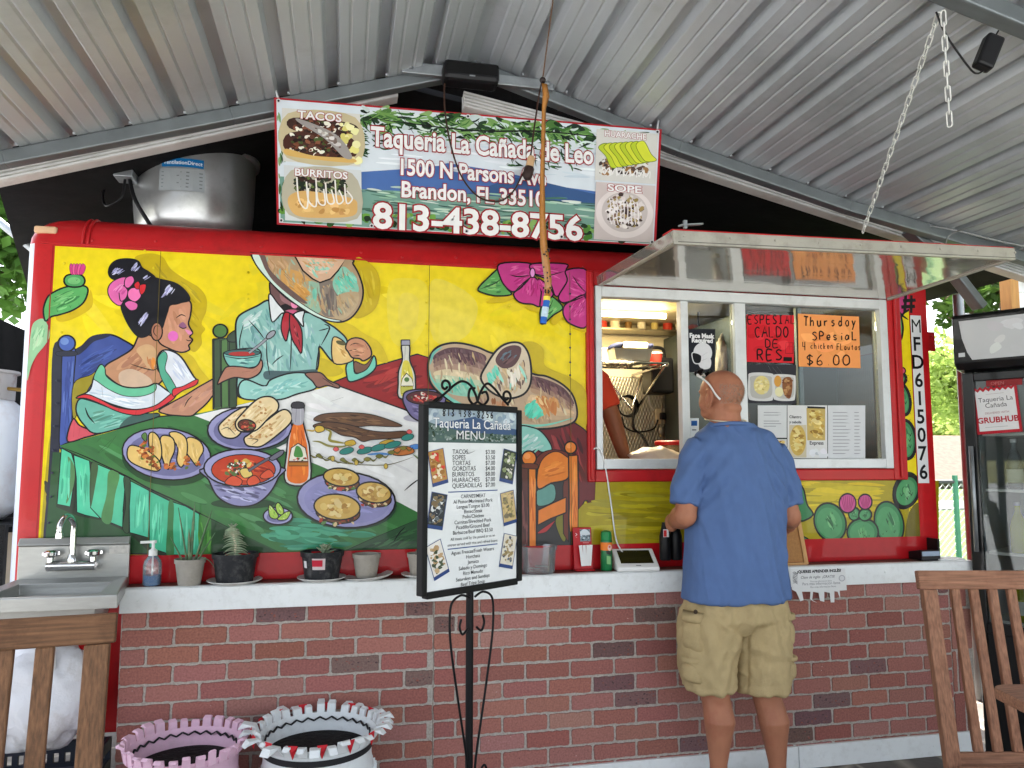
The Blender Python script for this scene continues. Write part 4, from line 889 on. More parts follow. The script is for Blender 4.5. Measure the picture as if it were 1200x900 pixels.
c.P([(920, 312), (965, 292), (1010, 300), (1018, 322), (970, 335), (925, 332)], (196, 116, 62), 4); c.L([(935, 322), (1005, 308)], 4); c.L([(800, 332), (860, 326), (915, 332)], 12, (86, 140, 200)); c.P([(1000, 290), (1035, 282), (1052, 298), (1020, 306)], (84, 136, 204), 2)
for i in range(17):
    x = 550+i*28; y = 318+45*math.sin(math.pi*min(1, (i+2)/17))+(0 if i < 9 else -(i-9)*2); sgn = 1 if i % 2 else -1; a = .45 if i < 8 else -.45
    c.P([(x-18, y-6), (x, y-14*sgn-2), (x+18, y+8*(1 if i < 8 else -1)), (x, y+5)], (120, 118, 56) if i % 3 else (142, 134, 64), 1.5)
c.L([(552, 318), (640, 360), (740, 376), (880, 380), (960, 362), (1020, 340)], 4, (96, 92, 46))
for q in ((640, 350), (750, 368), (888, 385)): c.E(q[0], q[1], 10, 14, (0, 0, 0)); c.E(q[0], q[1], 8, 12, (206, 176, 80))
c.L([(1015, 330), (1040, 350), (1050, 362)], 8, (60, 120, 60)); c.L([(1022, 335), (1045, 356)], 4, (196, 40, 40))
# ---- yellow bottle, salsa bowl
c.o(230, 280, 4)
c.P([(962, 500), (998, 500), (1000, 570), (1020, 620), (1026, 660), (1020, 745), (950, 745), (946, 680), (948, 620), (966, 565)], (206, 206, 196), 8)
c.P([(970, 575), (995, 575), (1012, 625), (1016, 665), (1008, 735), (960, 735), (958, 660), (962, 620)], (214, 200, 70)); c.strokes([(972, 590), (994, 590), (1008, 650), (1000, 728), (966, 728), (966, 640)], 20, 1.5, 50, 8, [(232, 222, 110), (190, 174, 50), (240, 234, 160)], 92)
c.P([(985, 630), (1010, 655), (1018, 690), (958, 690), (965, 655)], (226, 222, 200), 4, sm=False); c.E(986, 660, 12, 11, (80, 120, 60)); c.P([(958, 694), (1014, 694), (1012, 725), (960, 725)], (190, 186, 80), 2, sm=False); c.P([(960, 475), (1000, 475), (1001, 500), (960, 500)], (150, 150, 166), 6, sm=False); c.L([(980, 505), (976, 570)], 8, (70, 70, 84))
c.E(1060, 840, 90, 20, (180, 176, 190))
c.P([(968, 745), (985, 715), (1060, 705), (1140, 712), (1170, 740), (1150, 800), (1110, 845), (1050, 855), (1005, 830), (975, 780)], (116, 106, 150), 8); c.strokes([(985, 770), (1100, 790), (1060, 840), (1010, 815)], 18, .3, 50, 9, [(136, 126, 172), (92, 84, 124)], 93)
c.E(1068, 744, 84, 32, (90, 40, 44), 6); c.blobs([(1000, 745), (1060, 722), (1130, 745), (1060, 768)], 44, 7, [(176, 44, 44), (206, 84, 70), (226, 214, 200), (80, 100, 60), (120, 30, 34)], 94)
# ---- big sombrero on the table, brush-shaded
c.o(450, 280, 4)
c.P([(640, 500), (700, 485), (745, 520), (750, 590), (800, 620), (870, 650), (935, 700), (948, 760), (945, 880), (900, 860), (850, 700), (700, 620)], (196, 172, 24))
c.P([(625, 865), (660, 820), (780, 800), (850, 840), (948, 905), (985, 1000), (985, 1235), (940, 1225), (905, 1285), (800, 1290), (620, 1240)], (104, 34, 38), 6)
c.strokes([(700, 880), (850, 870), (940, 930), (960, 1150), (860, 1240), (760, 1000)], 46, 1.2, 130, 16, [(130, 40, 44), (84, 28, 32), (146, 52, 54), (70, 30, 34)], 95)
HB2 = [(205, 610), (215, 550), (250, 508), (310, 490), (370, 492), (440, 510), (500, 535), (600, 560), (690, 630), (760, 645), (830, 680), (880, 730), (902, 800), (895, 850), (850, 875), (760, 890), (640, 888), (500, 860), (380, 800), (280, 740), (220, 680)]
c.P(HB2, (186, 160, 132), 10)
def band(pts, c0, c1, n, sd, ang=1.35):       # soft band: broad overlapping strokes shading from one colour to the next
    for k in range(4):
        f = k/3; col = tuple(c0[i]*(1-f)+c1[i]*f for i in (0, 1, 2))
        m_ = len(pts)//2; up_, lo_ = pts[:m_], pts[m_:][::-1]
        q = [tuple(u[i]*(1-g)+l[i]*g for i in (0, 1)) for g in (k/4, min(1, (k+1.35)/4)) for u, l in (zip(up_, lo_) if g == k/4 else reversed(list(zip(up_, lo_))))]
        c.P(q, col); c.strokes(q, n, ang, 34, 12, [tuple(v+12 for v in col), tuple(v-12 for v in col)], sd+k, .4)
band([(235, 545), (300, 512), (380, 515), (470, 545), (460, 640), (400, 625), (300, 610), (240, 620)], (92, 64, 70), (170, 140, 120), 20, 300)
band([(235, 625), (300, 612), (400, 630), (450, 650), (480, 720), (420, 740), (320, 730), (255, 690)], (214, 196, 160), (140, 196, 172), 20, 310)
band([(690, 645), (760, 660), (840, 700), (885, 760), (870, 800), (800, 770), (740, 740), (690, 720)], (100, 70, 74), (176, 142, 112), 18, 320)
band([(690, 730), (760, 760), (830, 790), (885, 810), (870, 850), (800, 868), (720, 868), (640, 840)], (212, 180, 140), (176, 150, 120), 18, 330)
TN = [(206, 184, 140), (190, 160, 116), (220, 206, 170), (176, 150, 120), (150, 120, 104)]
c.strokes([(240, 560), (300, 515), (450, 530), (470, 640), (560, 740), (650, 650), (850, 720), (880, 830), (760, 870), (560, 850), (380, 780), (250, 690)], 60, 1.35, 60, 9, TN, 96, .35)
c.strokes([(245, 550), (310, 515), (440, 530), (480, 570), (440, 600), (300, 580)], 24, 1.2, 50, 9, [(96, 64, 70), (80, 54, 60), (120, 84, 84)], 97, .4); c.strokes([(690, 640), (760, 655), (840, 700), (880, 760), (780, 740), (700, 690)], 24, 1.3, 50, 9, [(96, 64, 70), (84, 56, 60), (130, 92, 88)], 98, .4)
c.strokes([(250, 650), (420, 640), (460, 700), (400, 740), (300, 720)], 30, 1.2, 60, 9, [(120, 200, 174), (150, 206, 184), (100, 184, 160)], 99, .4); c.strokes([(640, 800), (700, 750), (760, 770), (740, 850), (670, 845)], 44, -.9, 60, 14, [(92, 214, 184), (120, 206, 180), (80, 190, 160)], 101, .4)
c.strokes([(700, 720), (800, 740), (830, 800), (780, 850), (720, 800)], 40, 1.3, 60, 14, [(222, 190, 130), (190, 120, 66), (206, 150, 90)], 102, .4); c.strokes([(500, 740), (560, 750), (590, 840), (520, 840)], 24, 1.4, 60, 13, [(150, 92, 56), (190, 140, 100)], 103)
c.L([(212, 615), (225, 660), (290, 735), (390, 795), (500, 848), (640, 874), (760, 872), (880, 840)], 16, (120, 196, 176)); c.L([(216, 590), (230, 540), (270, 508)], 12, (110, 180, 164))
c.P([(452, 650), (480, 590), (520, 530), (560, 498), (610, 486), (650, 500), (678, 550), (688, 630), (680, 690), (650, 730), (590, 748), (530, 735), (480, 700)], (206, 190, 164), 10)
c.strokes([(475, 650), (540, 550), (600, 600), (660, 560), (670, 680), (600, 735), (520, 715)], 80, 1.4, 70, 14, [(226, 216, 196), (196, 170, 140), (206, 180, 140), (150, 210, 190), (110, 88, 80)], 104, .4)
c.P([(520, 570), (550, 520), (600, 500), (640, 512), (632, 560), (600, 600), (550, 606)], (92, 64, 66)); c.strokes([(535, 560), (600, 515), (625, 550), (560, 595)], 20, -.7, 50, 10, [(112, 80, 80), (76, 50, 54), (90, 110, 120)], 105); c.strokes([(470, 640), (520, 590), (540, 640), (500, 690)], 24, 1.2, 50, 12, [(96, 206, 178), (130, 210, 190)], 106); c.strokes([(590, 620), (640, 580), (640, 650), (600, 720)], 18, 1.3, 60, 12, [(236, 228, 214), (224, 214, 196)], 107)
for a in ([(500, 660), (540, 690)], [(520, 650), (545, 680)], [(510, 640), (525, 660)], [(560, 700), (590, 700)]): c.L(a, 5)
# white/mint shape beneath, seen right of the menu board
c.o(450, 450, 4)
c.P([(620, 210), (700, 206), (750, 240), (785, 305), (740, 320), (700, 310), (640, 372), (610, 372)], (136, 196, 182), 7); c.strokes([(625, 240), (700, 225), (760, 300), (640, 350)], 30, -.6, 60, 13, [(206, 224, 218), (120, 190, 172), (170, 206, 198)], 108)
# lower wall right of the board: olive ground, orange chair
c.o(0, 0, 1)
c.o(450, 450, 4)
c.P([(985, 435), (985, 560), (930, 590), (912, 640), (912, 780), (2000, 780), (2000, 435)], (0, 0, 0), h=-.1)
c.P([(715, 470), (850, 430), (912, 600), (912, 765), (715, 765)], (46, 46, 48), sm=False)
c.P([(715, 500), (790, 470), (795, 545), (720, 570)], (96, 150, 140), 3); c.P([(800, 640), (840, 600), (850, 720), (830, 730)], (120, 116, 40), 3); c.P([(722, 690), (780, 650), (800, 640), (760, 690), (722, 700)], (170, 50, 54), 3)
OR, ORD = (222, 124, 44), (104, 46, 34)
c.P([(630, 390), (675, 390), (680, 765), (632, 770)], (88, 46, 42), 6, sm=False); c.strokes([(636, 400), (668, 400), (672, 750), (640, 750)], 16, 1.57, 150, 10, [(120, 70, 66), (70, 36, 34)], 109)
c.P([(862, 330), (835, 480), (838, 700), (862, 740)], ORD, 5, sm=False)
c.P([(718, 395), (740, 350), (775, 322), (815, 315), (860, 340), (860, 440), (780, 465), (718, 490)], OR, 8)
c.P([(700, 370), (735, 325), (790, 308), (850, 320), (860, 345), (815, 318), (770, 325), (735, 360), (718, 400)], ORD, 4)
c.P([(718, 590), (780, 560), (850, 530), (850, 602), (780, 630), (718, 660)], OR, 8, sm=False)
c.P([(862, 335), (905, 335), (908, 500), (908, 690), (866, 690)], OR, 8, sm=False); c.P([(674, 392), (710, 395), (712, 765), (676, 765)], OR, 8, sm=False)
for poly, sd in (([(680, 400), (706, 400), (708, 750), (680, 750)], 110), ([(868, 345), (900, 345), (902, 680), (870, 680)], 111)): c.strokes(poly, 12, 1.57, 120, 8, [(236, 144, 62), (204, 106, 36)], sd)
c.strokes([(730, 400), (780, 345), (850, 350), (850, 430), (740, 470)], 16, -.3, 80, 12, [(234, 140, 58), (206, 108, 38)], 112)
c.E(677, 348, 34, 34, OR, 8); c.E(668, 338, 16, 14, (236, 150, 80)); c.E(871, 298, 28, 28, OR, 8); c.E(864, 290, 13, 12, (236, 150, 80)); c.P([(638, 375), (712, 375), (712, 398), (640, 392)], ORD, 4)
# flowers at the top, leaves
c.o(450, 280, 4)
c.P([(480, 300), (540, 270), (610, 275), (560, 300)], (206, 178, 24)); c.P([(660, 320), (720, 310), (735, 345), (690, 340)], (206, 178, 24)); c.P([(780, 380), (835, 330), (850, 350), (800, 405)], (206, 178, 24)); c.P([(880, 420), (945, 415), (945, 440)], (206, 178, 24))
def leaf(pts, mid):
    c.P(pts, (94, 160, 84), 8)
    c.strokes([((p[0]*.75+mid[1][0]*.25), (p[1]*.75+mid[1][1]*.25)) for p in pts], 18, math.atan2(mid[2][1]-mid[0][1], mid[2][0]-mid[0][0])+.4, 40, 7, [(150, 200, 120), (64, 124, 70), (120, 186, 110)], int(pts[0][0])); c.L(mid, 4)
leaf([(438, 238), (480, 190), (545, 135), (550, 180), (570, 230), (595, 262), (530, 270), (470, 258)], [(445, 238), (510, 215), (560, 180)])
leaf([(790, 275), (835, 325), (790, 360), (738, 402), (728, 360), (735, 320), (770, 280)], [(740, 395), (770, 330), (790, 285)])
PK = [(206, 70, 146), (186, 48, 126), (216, 100, 160), (170, 40, 110)]
def petal(pts, cen, sd):
    c.P(pts, (192, 58, 132), 8); q = [(p[0]*.8+cen[0]*.2, p[1]*.8+cen[1]*.2) for p in pts]; mx_ = sum(p[0] for p in pts)/len(pts); my = sum(p[1] for p in pts)/len(pts)
    c.strokes(q, 26, math.atan2(my-cen[1], mx_-cen[0]), 60, 8, PK, sd, .35)
petal([(540, 120), (545, 190), (575, 235), (605, 250), (640, 232), (690, 180), (690, 120)], (693, 165), 120)
petal([(605, 258), (640, 230), (690, 182), (720, 200), (735, 260), (728, 318), (690, 308), (650, 305), (620, 290)], (693, 165), 121)
petal([(728, 318), (735, 240), (720, 190), (760, 215), (790, 260), (770, 285), (750, 310)], (693, 165), 122)
petal([(690, 120), (700, 165), (770, 200), (800, 270), (835, 250), (855, 200), (850, 150), (848, 120)], (693, 165), 123)
petal([(850, 150), (855, 200), (815, 270), (830, 300), (870, 295), (940, 270), (945, 150)], (948, 265), 124)
petal([(870, 295), (840, 320), (838, 360), (870, 400), (945, 412), (945, 270)], (948, 265), 125)
for a in ([(693, 175), (650, 210), (608, 250)], [(700, 165), (760, 175), (840, 155)], [(705, 175), (760, 215), (800, 270)], [(690, 180), (690, 240)], [(680, 172), (630, 180), (590, 172)], [(705, 185), (720, 240)], [(940, 270), (890, 290), (830, 310)], [(945, 255), (910, 220), (880, 175)], [(940, 285), (925, 320)]): c.L(a, 6)
c.E(693, 162, 12, 22, (226, 150, 210), 5); c.E(944, 268, 10, 16, (60, 20, 50))
# olive ground under the serving window and at the right (flat paint, a little streaky)
c.o(0, 0, 1)
c.P([(697, 563), (1046, 563), (1098, 563), (1098, 640), (677, 641), (677, 597), (683, 590), (696, 588)], (166, 150, 24), sm=False)
c.strokes([(700, 568), (800, 568), (800, 636), (682, 636), (682, 600)], 60, .02, 50, 6, [(180, 164, 28), (146, 132, 24), (160, 148, 40)], 126, .1); c.strokes([(925, 566), (1040, 566), (1040, 600), (930, 610)], 40, .02, 50, 7, [(216, 190, 30), (200, 178, 28)], 127, .1)
c.uv()
c.P([(2.745, 1.06), (2.80, 1.06), (2.80, 2.306), (2.745, 2.306)], YEL, sm=False)
c.o(860, 460, 4.284)
def pad(cx, cy, rx, ry, rot=0.0, sd=1):
    c.E(cx, cy, rx, ry, (58, 128, 80), 9, rot); c.E(cx-3, cy+3, rx*.8, ry*.8, (78, 150, 96), 0, rot); c.strokes([(cx-rx*.5, cy), (cx, cy-ry*.6), (cx+rx*.5, cy), (cx, cy+ry*.6)], 16, 1.4+rot, ry*.7, 9, [(96, 166, 104), (62, 132, 84), (112, 178, 120), (48, 104, 66)], sd)
    rr = random.Random(sd)
    for k in range(9):
        a = 2*math.pi*k/9+.3; x, y = cx+rx*math.cos(a)*math.cos(rot)-ry*math.sin(a)*math.sin(rot), cy+rx*math.cos(a)*math.sin(rot)+ry*math.sin(a)*math.cos(rot)
        c.L([(x, y), (x+10*math.cos(a), y+10*math.sin(a))], 5, sm=False)
    for k in range(5):
        x, y = cx+rr.uniform(-.45, .45)*rx, cy+rr.uniform(-.5, .5)*ry; c.L([(x-5, y-4), (x, y+5), (x+4, y-5)], 4, sm=False)
c.P([(300, 460), (340, 480), (360, 560), (390, 610), (350, 640), (320, 640), (300, 600)], (58, 128, 80), 8); c.P([(320, 720), (350, 725), (385, 755), (320, 755)], (60, 130, 82), 6)
pad(475, 650, 78, 98, -.35, 130); pad(855, 492, 62, 92, .3, 131); pad(770, 655, 72, 110, -.22, 132); pad(638, 700, 78, 70, 0, 133)
pad(596, 608, 28, 32, 0, 134); pad(650, 612, 32, 30, 0, 135)
for cx, cy, rx, ry in ((562, 555, 42, 48), (650, 548, 34, 38)):
    c.E(cx, cy, rx, ry, (198, 80, 140), 8)
    for k in range(-3, 4): c.L([(cx+k*rx*.26, cy-ry*.8), (cx+k*rx*.2, cy), (cx+k*rx*.1, cy+ry*.85)], 4, (150, 40, 96))
c.P([(870, 600), (925, 560), (925, 752), (850, 752)], (110, 100, 30)); c.uv(); c.P([(2.725, .95), (2.9, .95), (2.9, 1.062), (2.725, 1.062)], (0, 0, 0), h=-.1)
c.o(1030, 330, 2.647)
pad(66, 365, 24, 50, -.2, 136); pad(78, 490, 30, 60, -.1, 137); pad(62, 302, 16, 17, 0, 138); c.E(64, 278, 12, 11, (206, 80, 110), 4); c.E(48, 424, 16, 14, (206, 80, 110), 4); pad(80, 650, 36, 50, .3, 139)
c.P([(38, 40), (84, 40), (95, 80), (70, 100), (50, 130), (36, 120)], (190, 56, 120), 6); c.P([(50, 90), (62, 110), (68, 150), (58, 184), (28, 155), (35, 120)], (92, 166, 92), 6); c.L([(40, 60), (60, 100), (85, 120)], 6)
MURAL = c
c.uv()
c.P([(2.80, .95), (2.903, .95), (2.903, 2.306), (2.80, 2.306)], (188, 26, 32), sm=False)
for z in (1.056,): c.P([(-1.18, .95), (2.903, .95), (2.903, z), (-1.18, z)], (178, 20, 28), sm=False)
c.P([(-1.17, 1.05), (-1.166, 1.05), (-1.166, 2.3), (-1.17, 2.3)], (150, 20, 24), sm=False)
for px in (185, 502, 667):                    # sheet seams
    x = at(px, 400).x; c.P([(x-.0012, 1.06), (x+.0012, 1.06), (x+.0012, 2.3), (x-.0012, 2.3)], (96, 84, 30), sm=False)
c.o(1030, 330, 2.647)
c.hand('#', 68, 98, 56, 40, (26, 20, 22), 9, 3)
c.o(0, 0, 1); rr = .0055
for q in YR: c.dome(c.loc(*q), .0055, (222, 200, 28))
for q in DR: c.dome(c.loc(*q), .005, (58, 60, 76))
print('mural layers', c.z, len(c.faces))
M_mural = paint_mat("mural_paint", .38, .09, 26, coat=.15, bump=.06)
c.build("mural", M_mural, trailer)
# number strip
c = Canvas((0, -.003-MURAL.z, 0), (1, 0, 0), (0, 0, 1), (0, -1, 0)); c.uv()
x0, x1, zt, zb = 2.803, 2.866, 2.168, 1.318
c.P([(x0, zb), (x1, zb), (x1, zt), (x0, zt)], (222, 222, 222), sm=False)
for k, ch in enumerate("MFD615076"): c.text(ch, (x0+x1)/2+.001, zt-.088-k*.0925, .052 if ch == 'M' else None, (16, 16, 18), bold=0 if ch in 'M' else .02, size=.1, align='c')
c.build("number_strip", paint_mat("printed_vinyl", .35, .04, 20, .2, 0), trailer)
# ------------------------------------------------------------------ brick counter in front of the trailer
counter = thing("brick_counter", "long red brick counter with white metal trim and white baseboard", "counter", (1.1, -.07, GZ))
CX0, CX1, ZC = -.826, 2.98, .945
bm = BM(); box(bm, CX0+.01, CX1-.01, -.112, -.02, .06, .93); obj("core", bm, mat("plywood_dark", (90, 70, 56), .7), counter)
def bricks(x0, x1, z0, z1, vertical=False, cv=None, sd=5):
    cv = cv or Canvas((0, -.113, 0), (1, 0, 0), (0, 0, 1), (0, -1, 0)); cv.uv()
    r = random.Random(sd); cv.z = 0; cv.P([(x0, z0), (x1, z0), (x1, z1), (x0, z1)], (168, 160, 151), sm=False)
    PW, PH, G = (.197, .0702, .0115)
    if vertical: PW, PH = PH, PW
    row = 0; z = z1-.02-PH*.55
    while z > z0-PH:
        k0 = x0 - (PW/2 if (row+sd) % 2 else 0); x = k0
        while x < x1:
            xe = x+PW-G; sh = .004*math.sin(z*9)
            a, b_ = max(x, x0+.003), min(xe, x1-.003)
            za, zb = max(z, z0), min(z+PH-G, z1)
            if b_-a > .015 and zb-za > .006:
                t = r.random(); base = (153, 100, 91) if t < .7 else ((162, 114, 106) if t < .86 else ((146, 93, 85) if t < .93 else (116, 88, 86)))
                dv = r.uniform(-8, 8); base = tuple(v+dv+r.uniform(-3, 3) for v in base); dark = base[0] < 128; rr = .007
                pts = []
                for (cx_, cz_, a0) in ((b_-rr, zb-rr, 0), (a+rr, zb-rr, 90), (a+rr, za+rr, 180), (b_-rr, za+rr, 270)):
                    for q in range(3):
                        an = R(a0+q*45); pts.append((cx_+rr*math.cos(an)*r.uniform(.7, 1.15), cz_+rr*math.sin(an)*r.uniform(.7, 1.15)))
                full = []                     # ragged edges
                for i, p in enumerate(pts):
                    full.append(p); q = pts[(i+1) % len(pts)]; d = math.hypot(q[0]-p[0], q[1]-p[1])
                    for m_ in range(int(d/.018)):
                        f = (m_+1)/(int(d/.018)+1); full.append((p[0]+(q[0]-p[0])*f+r.uniform(-1, 1)*.0016, p[1]+(q[1]-p[1])*f+r.uniform(-1, 1)*.0022))
                cv._poly(full, base, .0035); n0 = len(cv.verts); col = (*lin(tuple(v*.86 for v in base)), 1)
                for p in full: cv.verts.append(cv.w3(p[0], p[1], .0035))
                for p in full:
                    dx, dz = (p[0]-(a+b_)/2), (p[1]-(za+zb)/2); cv.verts.append(cv.w3(p[0]+.0018*(1 if dx > 0 else -1), p[1]+.0018*(1 if dz > 0 else -1), .0002))
                m_ = len(full)
                for i in range(m_): cv.faces.append((n0+i, n0+m_+i, n0+m_+(i+1) % m_, n0+(i+1) % m_)); cv.cols.append(col)
                if dark and b_-a > .05 and zb-za > .03:
                    for _ in range(26):
                        cx_, cz_ = r.uniform(a+.01, b_-.01), r.uniform(za+.006, zb-.006); s_ = r.uniform(.002, .006); cv._poly([(cx_+s_*math.cos(k)*r.uniform(.5, 1.6), cz_+s_*.7*math.sin(k)) for k in (0, 1.2, 2.4, 3.6, 5)], r.choice([(84, 64, 66), (140, 84, 74), (100, 74, 74), (128, 92, 86)]), .0036+r.random()*5e-5)
                if r.random() < .5:           # chips and specks
                    for _ in range(r.randint(1, 3)):
                        cx_, cz_ = r.uniform(a+.01, b_-.01), r.uniform(za+.006, zb-.006); s_ = r.uniform(.001, .0035)
                        if b_-a > .04 and zb-za > .02: cv._poly([(cx_+s_*math.cos(k)*r.uniform(.5, 1.4), cz_+s_*.6*math.sin(k)) for k in (0, 1.2, 2.4, 3.6, 5)], r.choice([(196, 160, 150), (176, 130, 124), (110, 64, 62)]), .0037)
            x += PW
        z -= PH; row += 1
    return cv
m = paint_mat("brick_panel", .75, .26, 130, 0, .5)
cv = bricks(CX0+.002, .371, .062, .856); bricks(.373, 1.62, .062, .856, False, cv, 8); bricks(1.622, 2.86, .062, .856, False, cv, 12)
cv.build("brick_facing", m, counter)
bricks(2.861, CX1, .062, .856, vertical=True).build("brick_facing", m, counter)
bm = BM(); box(bm, CX0, CX1, -.146, -.113, .857, ZC); box(bm, CX0, CX1, -.146, -.11, ZC+.001, ZC+.004)
for i in range(15): lathe(bm, [(.005, 0), (.004, .002), (.0, .003)], n=8, M=Matrix.Translation((CX0+.06+i*.27+rnd.uniform(-.03, .03), -.146, .905+rnd.uniform(-.014, .014))) @ Matrix.Rotation(R(90), 4, 'X'), cap1=False)
obj("metal_trim", fix(bm), M_white, counter, bevel=.003)
bm = BM(); box(bm, CX0+.004, CX1-.004, -.1095, -.0145, .931, ZC+.002)
obj("counter_top", bm, mat("counter_board", (112, 66, 58), .55, var=.25, scale=9, dirt=(150, 120, 110), dirt_amt=.4), counter)
for a, b_ in ((CX0, 2.02), (2.024, CX1)):
    bm = BM(); box(bm, a, b_, -.128, -.112, .052, .15)
    for i in range(int((b_-a)/.3)): lathe(bm, [(.005, 0), (.004, .002), (.0, .003)], n=8, M=Matrix.Translation((a+.1+i*.3, -.128, .10+rnd.uniform(-.03, .02))) @ Matrix.Rotation(R(90), 4, 'X'), cap1=False)
    obj("baseboard", fix(bm), M_white, counter, bevel=.002)
# ------------------------------------------------------------------ hand sink
sink = thing("hand_sink", "stainless steel hand sink with backsplash and gooseneck tap left of the brick counter", "sink", (-1.02, -.2, .93))
bm = BM()
prism(bm, [(-.02, .935), (-.036, .935), (-.036, 1.105), (-.05, 1.11), (-.03, 1.135), (-.02, 1.135)], lambda u, v: V(-1.222, u, v), lambda u, v: V(-.826, u, v)); obj("backsplash", fix(bm), M_steel, sink, bevel=.003)
bm = BM(); o4 = [(-1.222, -.46), (-.752, -.46), (-.826, -.037), (-1.222, -.037)]; i4 = [(-1.185, -.42), (-.83, -.42), (-.865, -.11), (-1.185, -.11)]
def ring4(P, z): return [V(x, y, z) for x, y in P]
sh = [((x*.96-.04*1.0), y*.96-.01) for x, y in i4]
loft(bm, [ring4(o4, .935), ring4(o4, .978), ring4([(x*.985-.015, y*.97-.008) for x, y in o4], .982), ring4(i4, .974), ring4(i4, .955), ring4(sh, .86)], caps=False)
bm.faces.new([bm.verts.new(p) for p in ring4(sh, .86)]); bmesh.ops.remove_doubles(bm, verts=bm.verts[:], dist=1e-5)
loft(bm, [ring4([(x*.98-.02, y*.98-.005) for x, y in i4], .934), ring4([(x*.95-.05, y*.95-.015) for x, y in i4], .84)])
obj("basin", fix(bm), M_steel, sink, bevel=.004)
fx, fz = -1.02, 1.045
bm = BM(); tube(bm, cr([V(fx, -.07, fz), V(fx, -.07, fz+.1), V(fx, -.075, fz+.15), V(fx-.012, -.115, fz+.178), V(fx-.02, -.155, fz+.15), V(fx-.02, -.158, fz+.115)]), .0115, 12); lathe(bm, [(.02, 0), (.02, .02), (.013, .035)], (fx, -.07, fz-.005), 16)
lathe(bm, [(.015, 0), (.015, .02)], (fx-.02, -.158, fz+.1), 12); fa = obj("tap", fix(bm), M_chrome, sink, smooth='auto')
bm = BM(); tube(bm, [V(fx-.085, -.075, fz-.012), V(fx+.085, -.075, fz-.012)], .019, 12)
for dx in (-.075, .075): tube(bm, [V(fx+dx, -.03, fz-.012), V(fx+dx, -.075, fz-.012)], .016, 12)
obj("tap_body", bm, M_chrome, sink, smooth='auto')
for dx in (-.075, .075):
    bm = BM(); lathe(bm, [(.012, 0), (.012, .02), (.024, .026), (.026, .04), (.016, .048)], (fx+dx, -.075, fz+.0), 14)
    for k in range(4): a = k*math.pi/2+.4; beam(bm, (fx+dx, -.075, fz+.034), (fx+dx+.03*math.cos(a), -.075+.03*math.sin(a), fz+.036), .012, .012)
    obj("tap_handle", fix(bm), M_chrome, sink, smooth='auto')
bm = BM(); box(bm, -.9, -.83, -.0375, -.0365, 1.07, 1.1); obj("label_sticker", bm, mat("worn_sticker", (190, 186, 178), .6, var=.2, scale=60), sink)
bm = BM(); tube(bm, cr([V(-1.02, -.25, .86), V(-1.02, -.25, .7), V(-1.02, -.18, .62), V(-1.02, -.05, .62)]), .02, 10); obj("drain_pipe", bm, M_whitep, sink, smooth=True)
# ------------------------------------------------------------------ soap bottle
def cpos(px, y): p = at(px, 680, y); return V(p.x, y, ZC+.0045)
p = cpos(178, -.085)
t = thing("soap_bottle", "clear pump bottle of blue soap standing at the counter's left end", "soap bottle", p)
M_clear = glass_mat("clear_plastic", (.93, .95, .95), .06, .08, .12, (225, 230, 232))
pr = [(.031, 0), (.034, .006), (.034, .08), (.031, .095), (.018, .112), (.013, .118)]
bm = BM(); lathe(bm, pr, p, 20); obj("bottle_body", fix(bm), M_clear, t, smooth='auto')
bm = BM(); lathe(bm, [(.029, .003), (.031, .006), (.031, .04)], p, 20); obj("blue_soap", fix(bm), mat("blue_soap", (20, 110, 170), .2, var=.05), t, smooth='auto')
bm = BM(); lathe(bm, [(.016, .115), (.016, .135), (.009, .14), (.006, .145), (.006, .162), (.012, .163), (.012, .173)], p, 16); beam(bm, p+V(.005, 0, .168), p+V(-.045, -.012, .168), .012, .009); tube(bm, [p+V(0, 0, .02), p+V(0, 0, .12)], .0035, 6); obj("pump", fix(bm), M_whitep, t, smooth='auto')
# ------------------------------------------------------------------ pots and saucers along the counter
M_soil = mat("potting_soil", (52, 42, 34), .95, var=.4, scale=60, bump=1, bscale=80)
M_greypot = mat("grey_clay_pot", (158, 152, 142), .8, var=.15, scale=30, bump=.2, dirt=(120, 112, 100), dirt_scale=14)
M_blackpot = mat("black_nursery_pot", (40, 41, 44), .5, var=.4, scale=40, dirt=(120, 118, 116), dirt_scale=30, dirt_amt=.4)
def pot_mesh(p, rt, rb, h, lip):
    bm = BM(); lathe(bm, [(rb, 0), (rt*.97, h-lip), (rt*1.03, h-lip), (rt*1.05, h), (rt*.94, h), (rt*.9, h*.55)], p, 26, cap1=False); return fix(bm)
def soil(p, r, z, t): bm = BM(); lathe(bm, [(.001, .004), (r*.5, .006), (r*.93, 0)], p+V(0, 0, z), 18, cap0=False, cap1=False); return obj("soil", fix(bm), M_soil, t, smooth=True)
def leafblade(bm, b, d, L, w, curve=.3, thick=.004, n=6):
    """fleshy tapering leaf from b along d, drooping outwards"""
    d = Vector(d).normalized(); side = d.cross(V(0, 0, 1)); side = side.normalized() if side.length > .05 else V(1, 0, 0); up = side.cross(d)
    rings = []
    for i in range(n+1):
        f = i/n; c_ = Vector(b)+d*L*f+V(0, 0, -1)*curve*L*f*f; ww = w*(1-f)**.7*(.75+.7*f) if f < 1 else .0004; ww = max(ww, .0004)
        rings.append([c_+side*ww, c_+up*thick*(1-f*.8), c_-side*ww, c_-up*thick*(1-f*.8)])
    loft(bm, rings)
M_aloe = mat("aloe_green", (96, 124, 92), .45, var=.3, scale=40, dirt=(150, 110, 80), dirt_scale=20)
M_succ = mat("grey_succulent", (140, 156, 128), .5, var=.25, scale=30, dirt=(176, 140, 120), dirt_scale=18)
p = cpos(222, -.09)
t = thing("potted_aloe", "small grey pot with tall thin aloe leaves beside the soap bottle", "potted plant", p, 0, "plant pots along the counter")
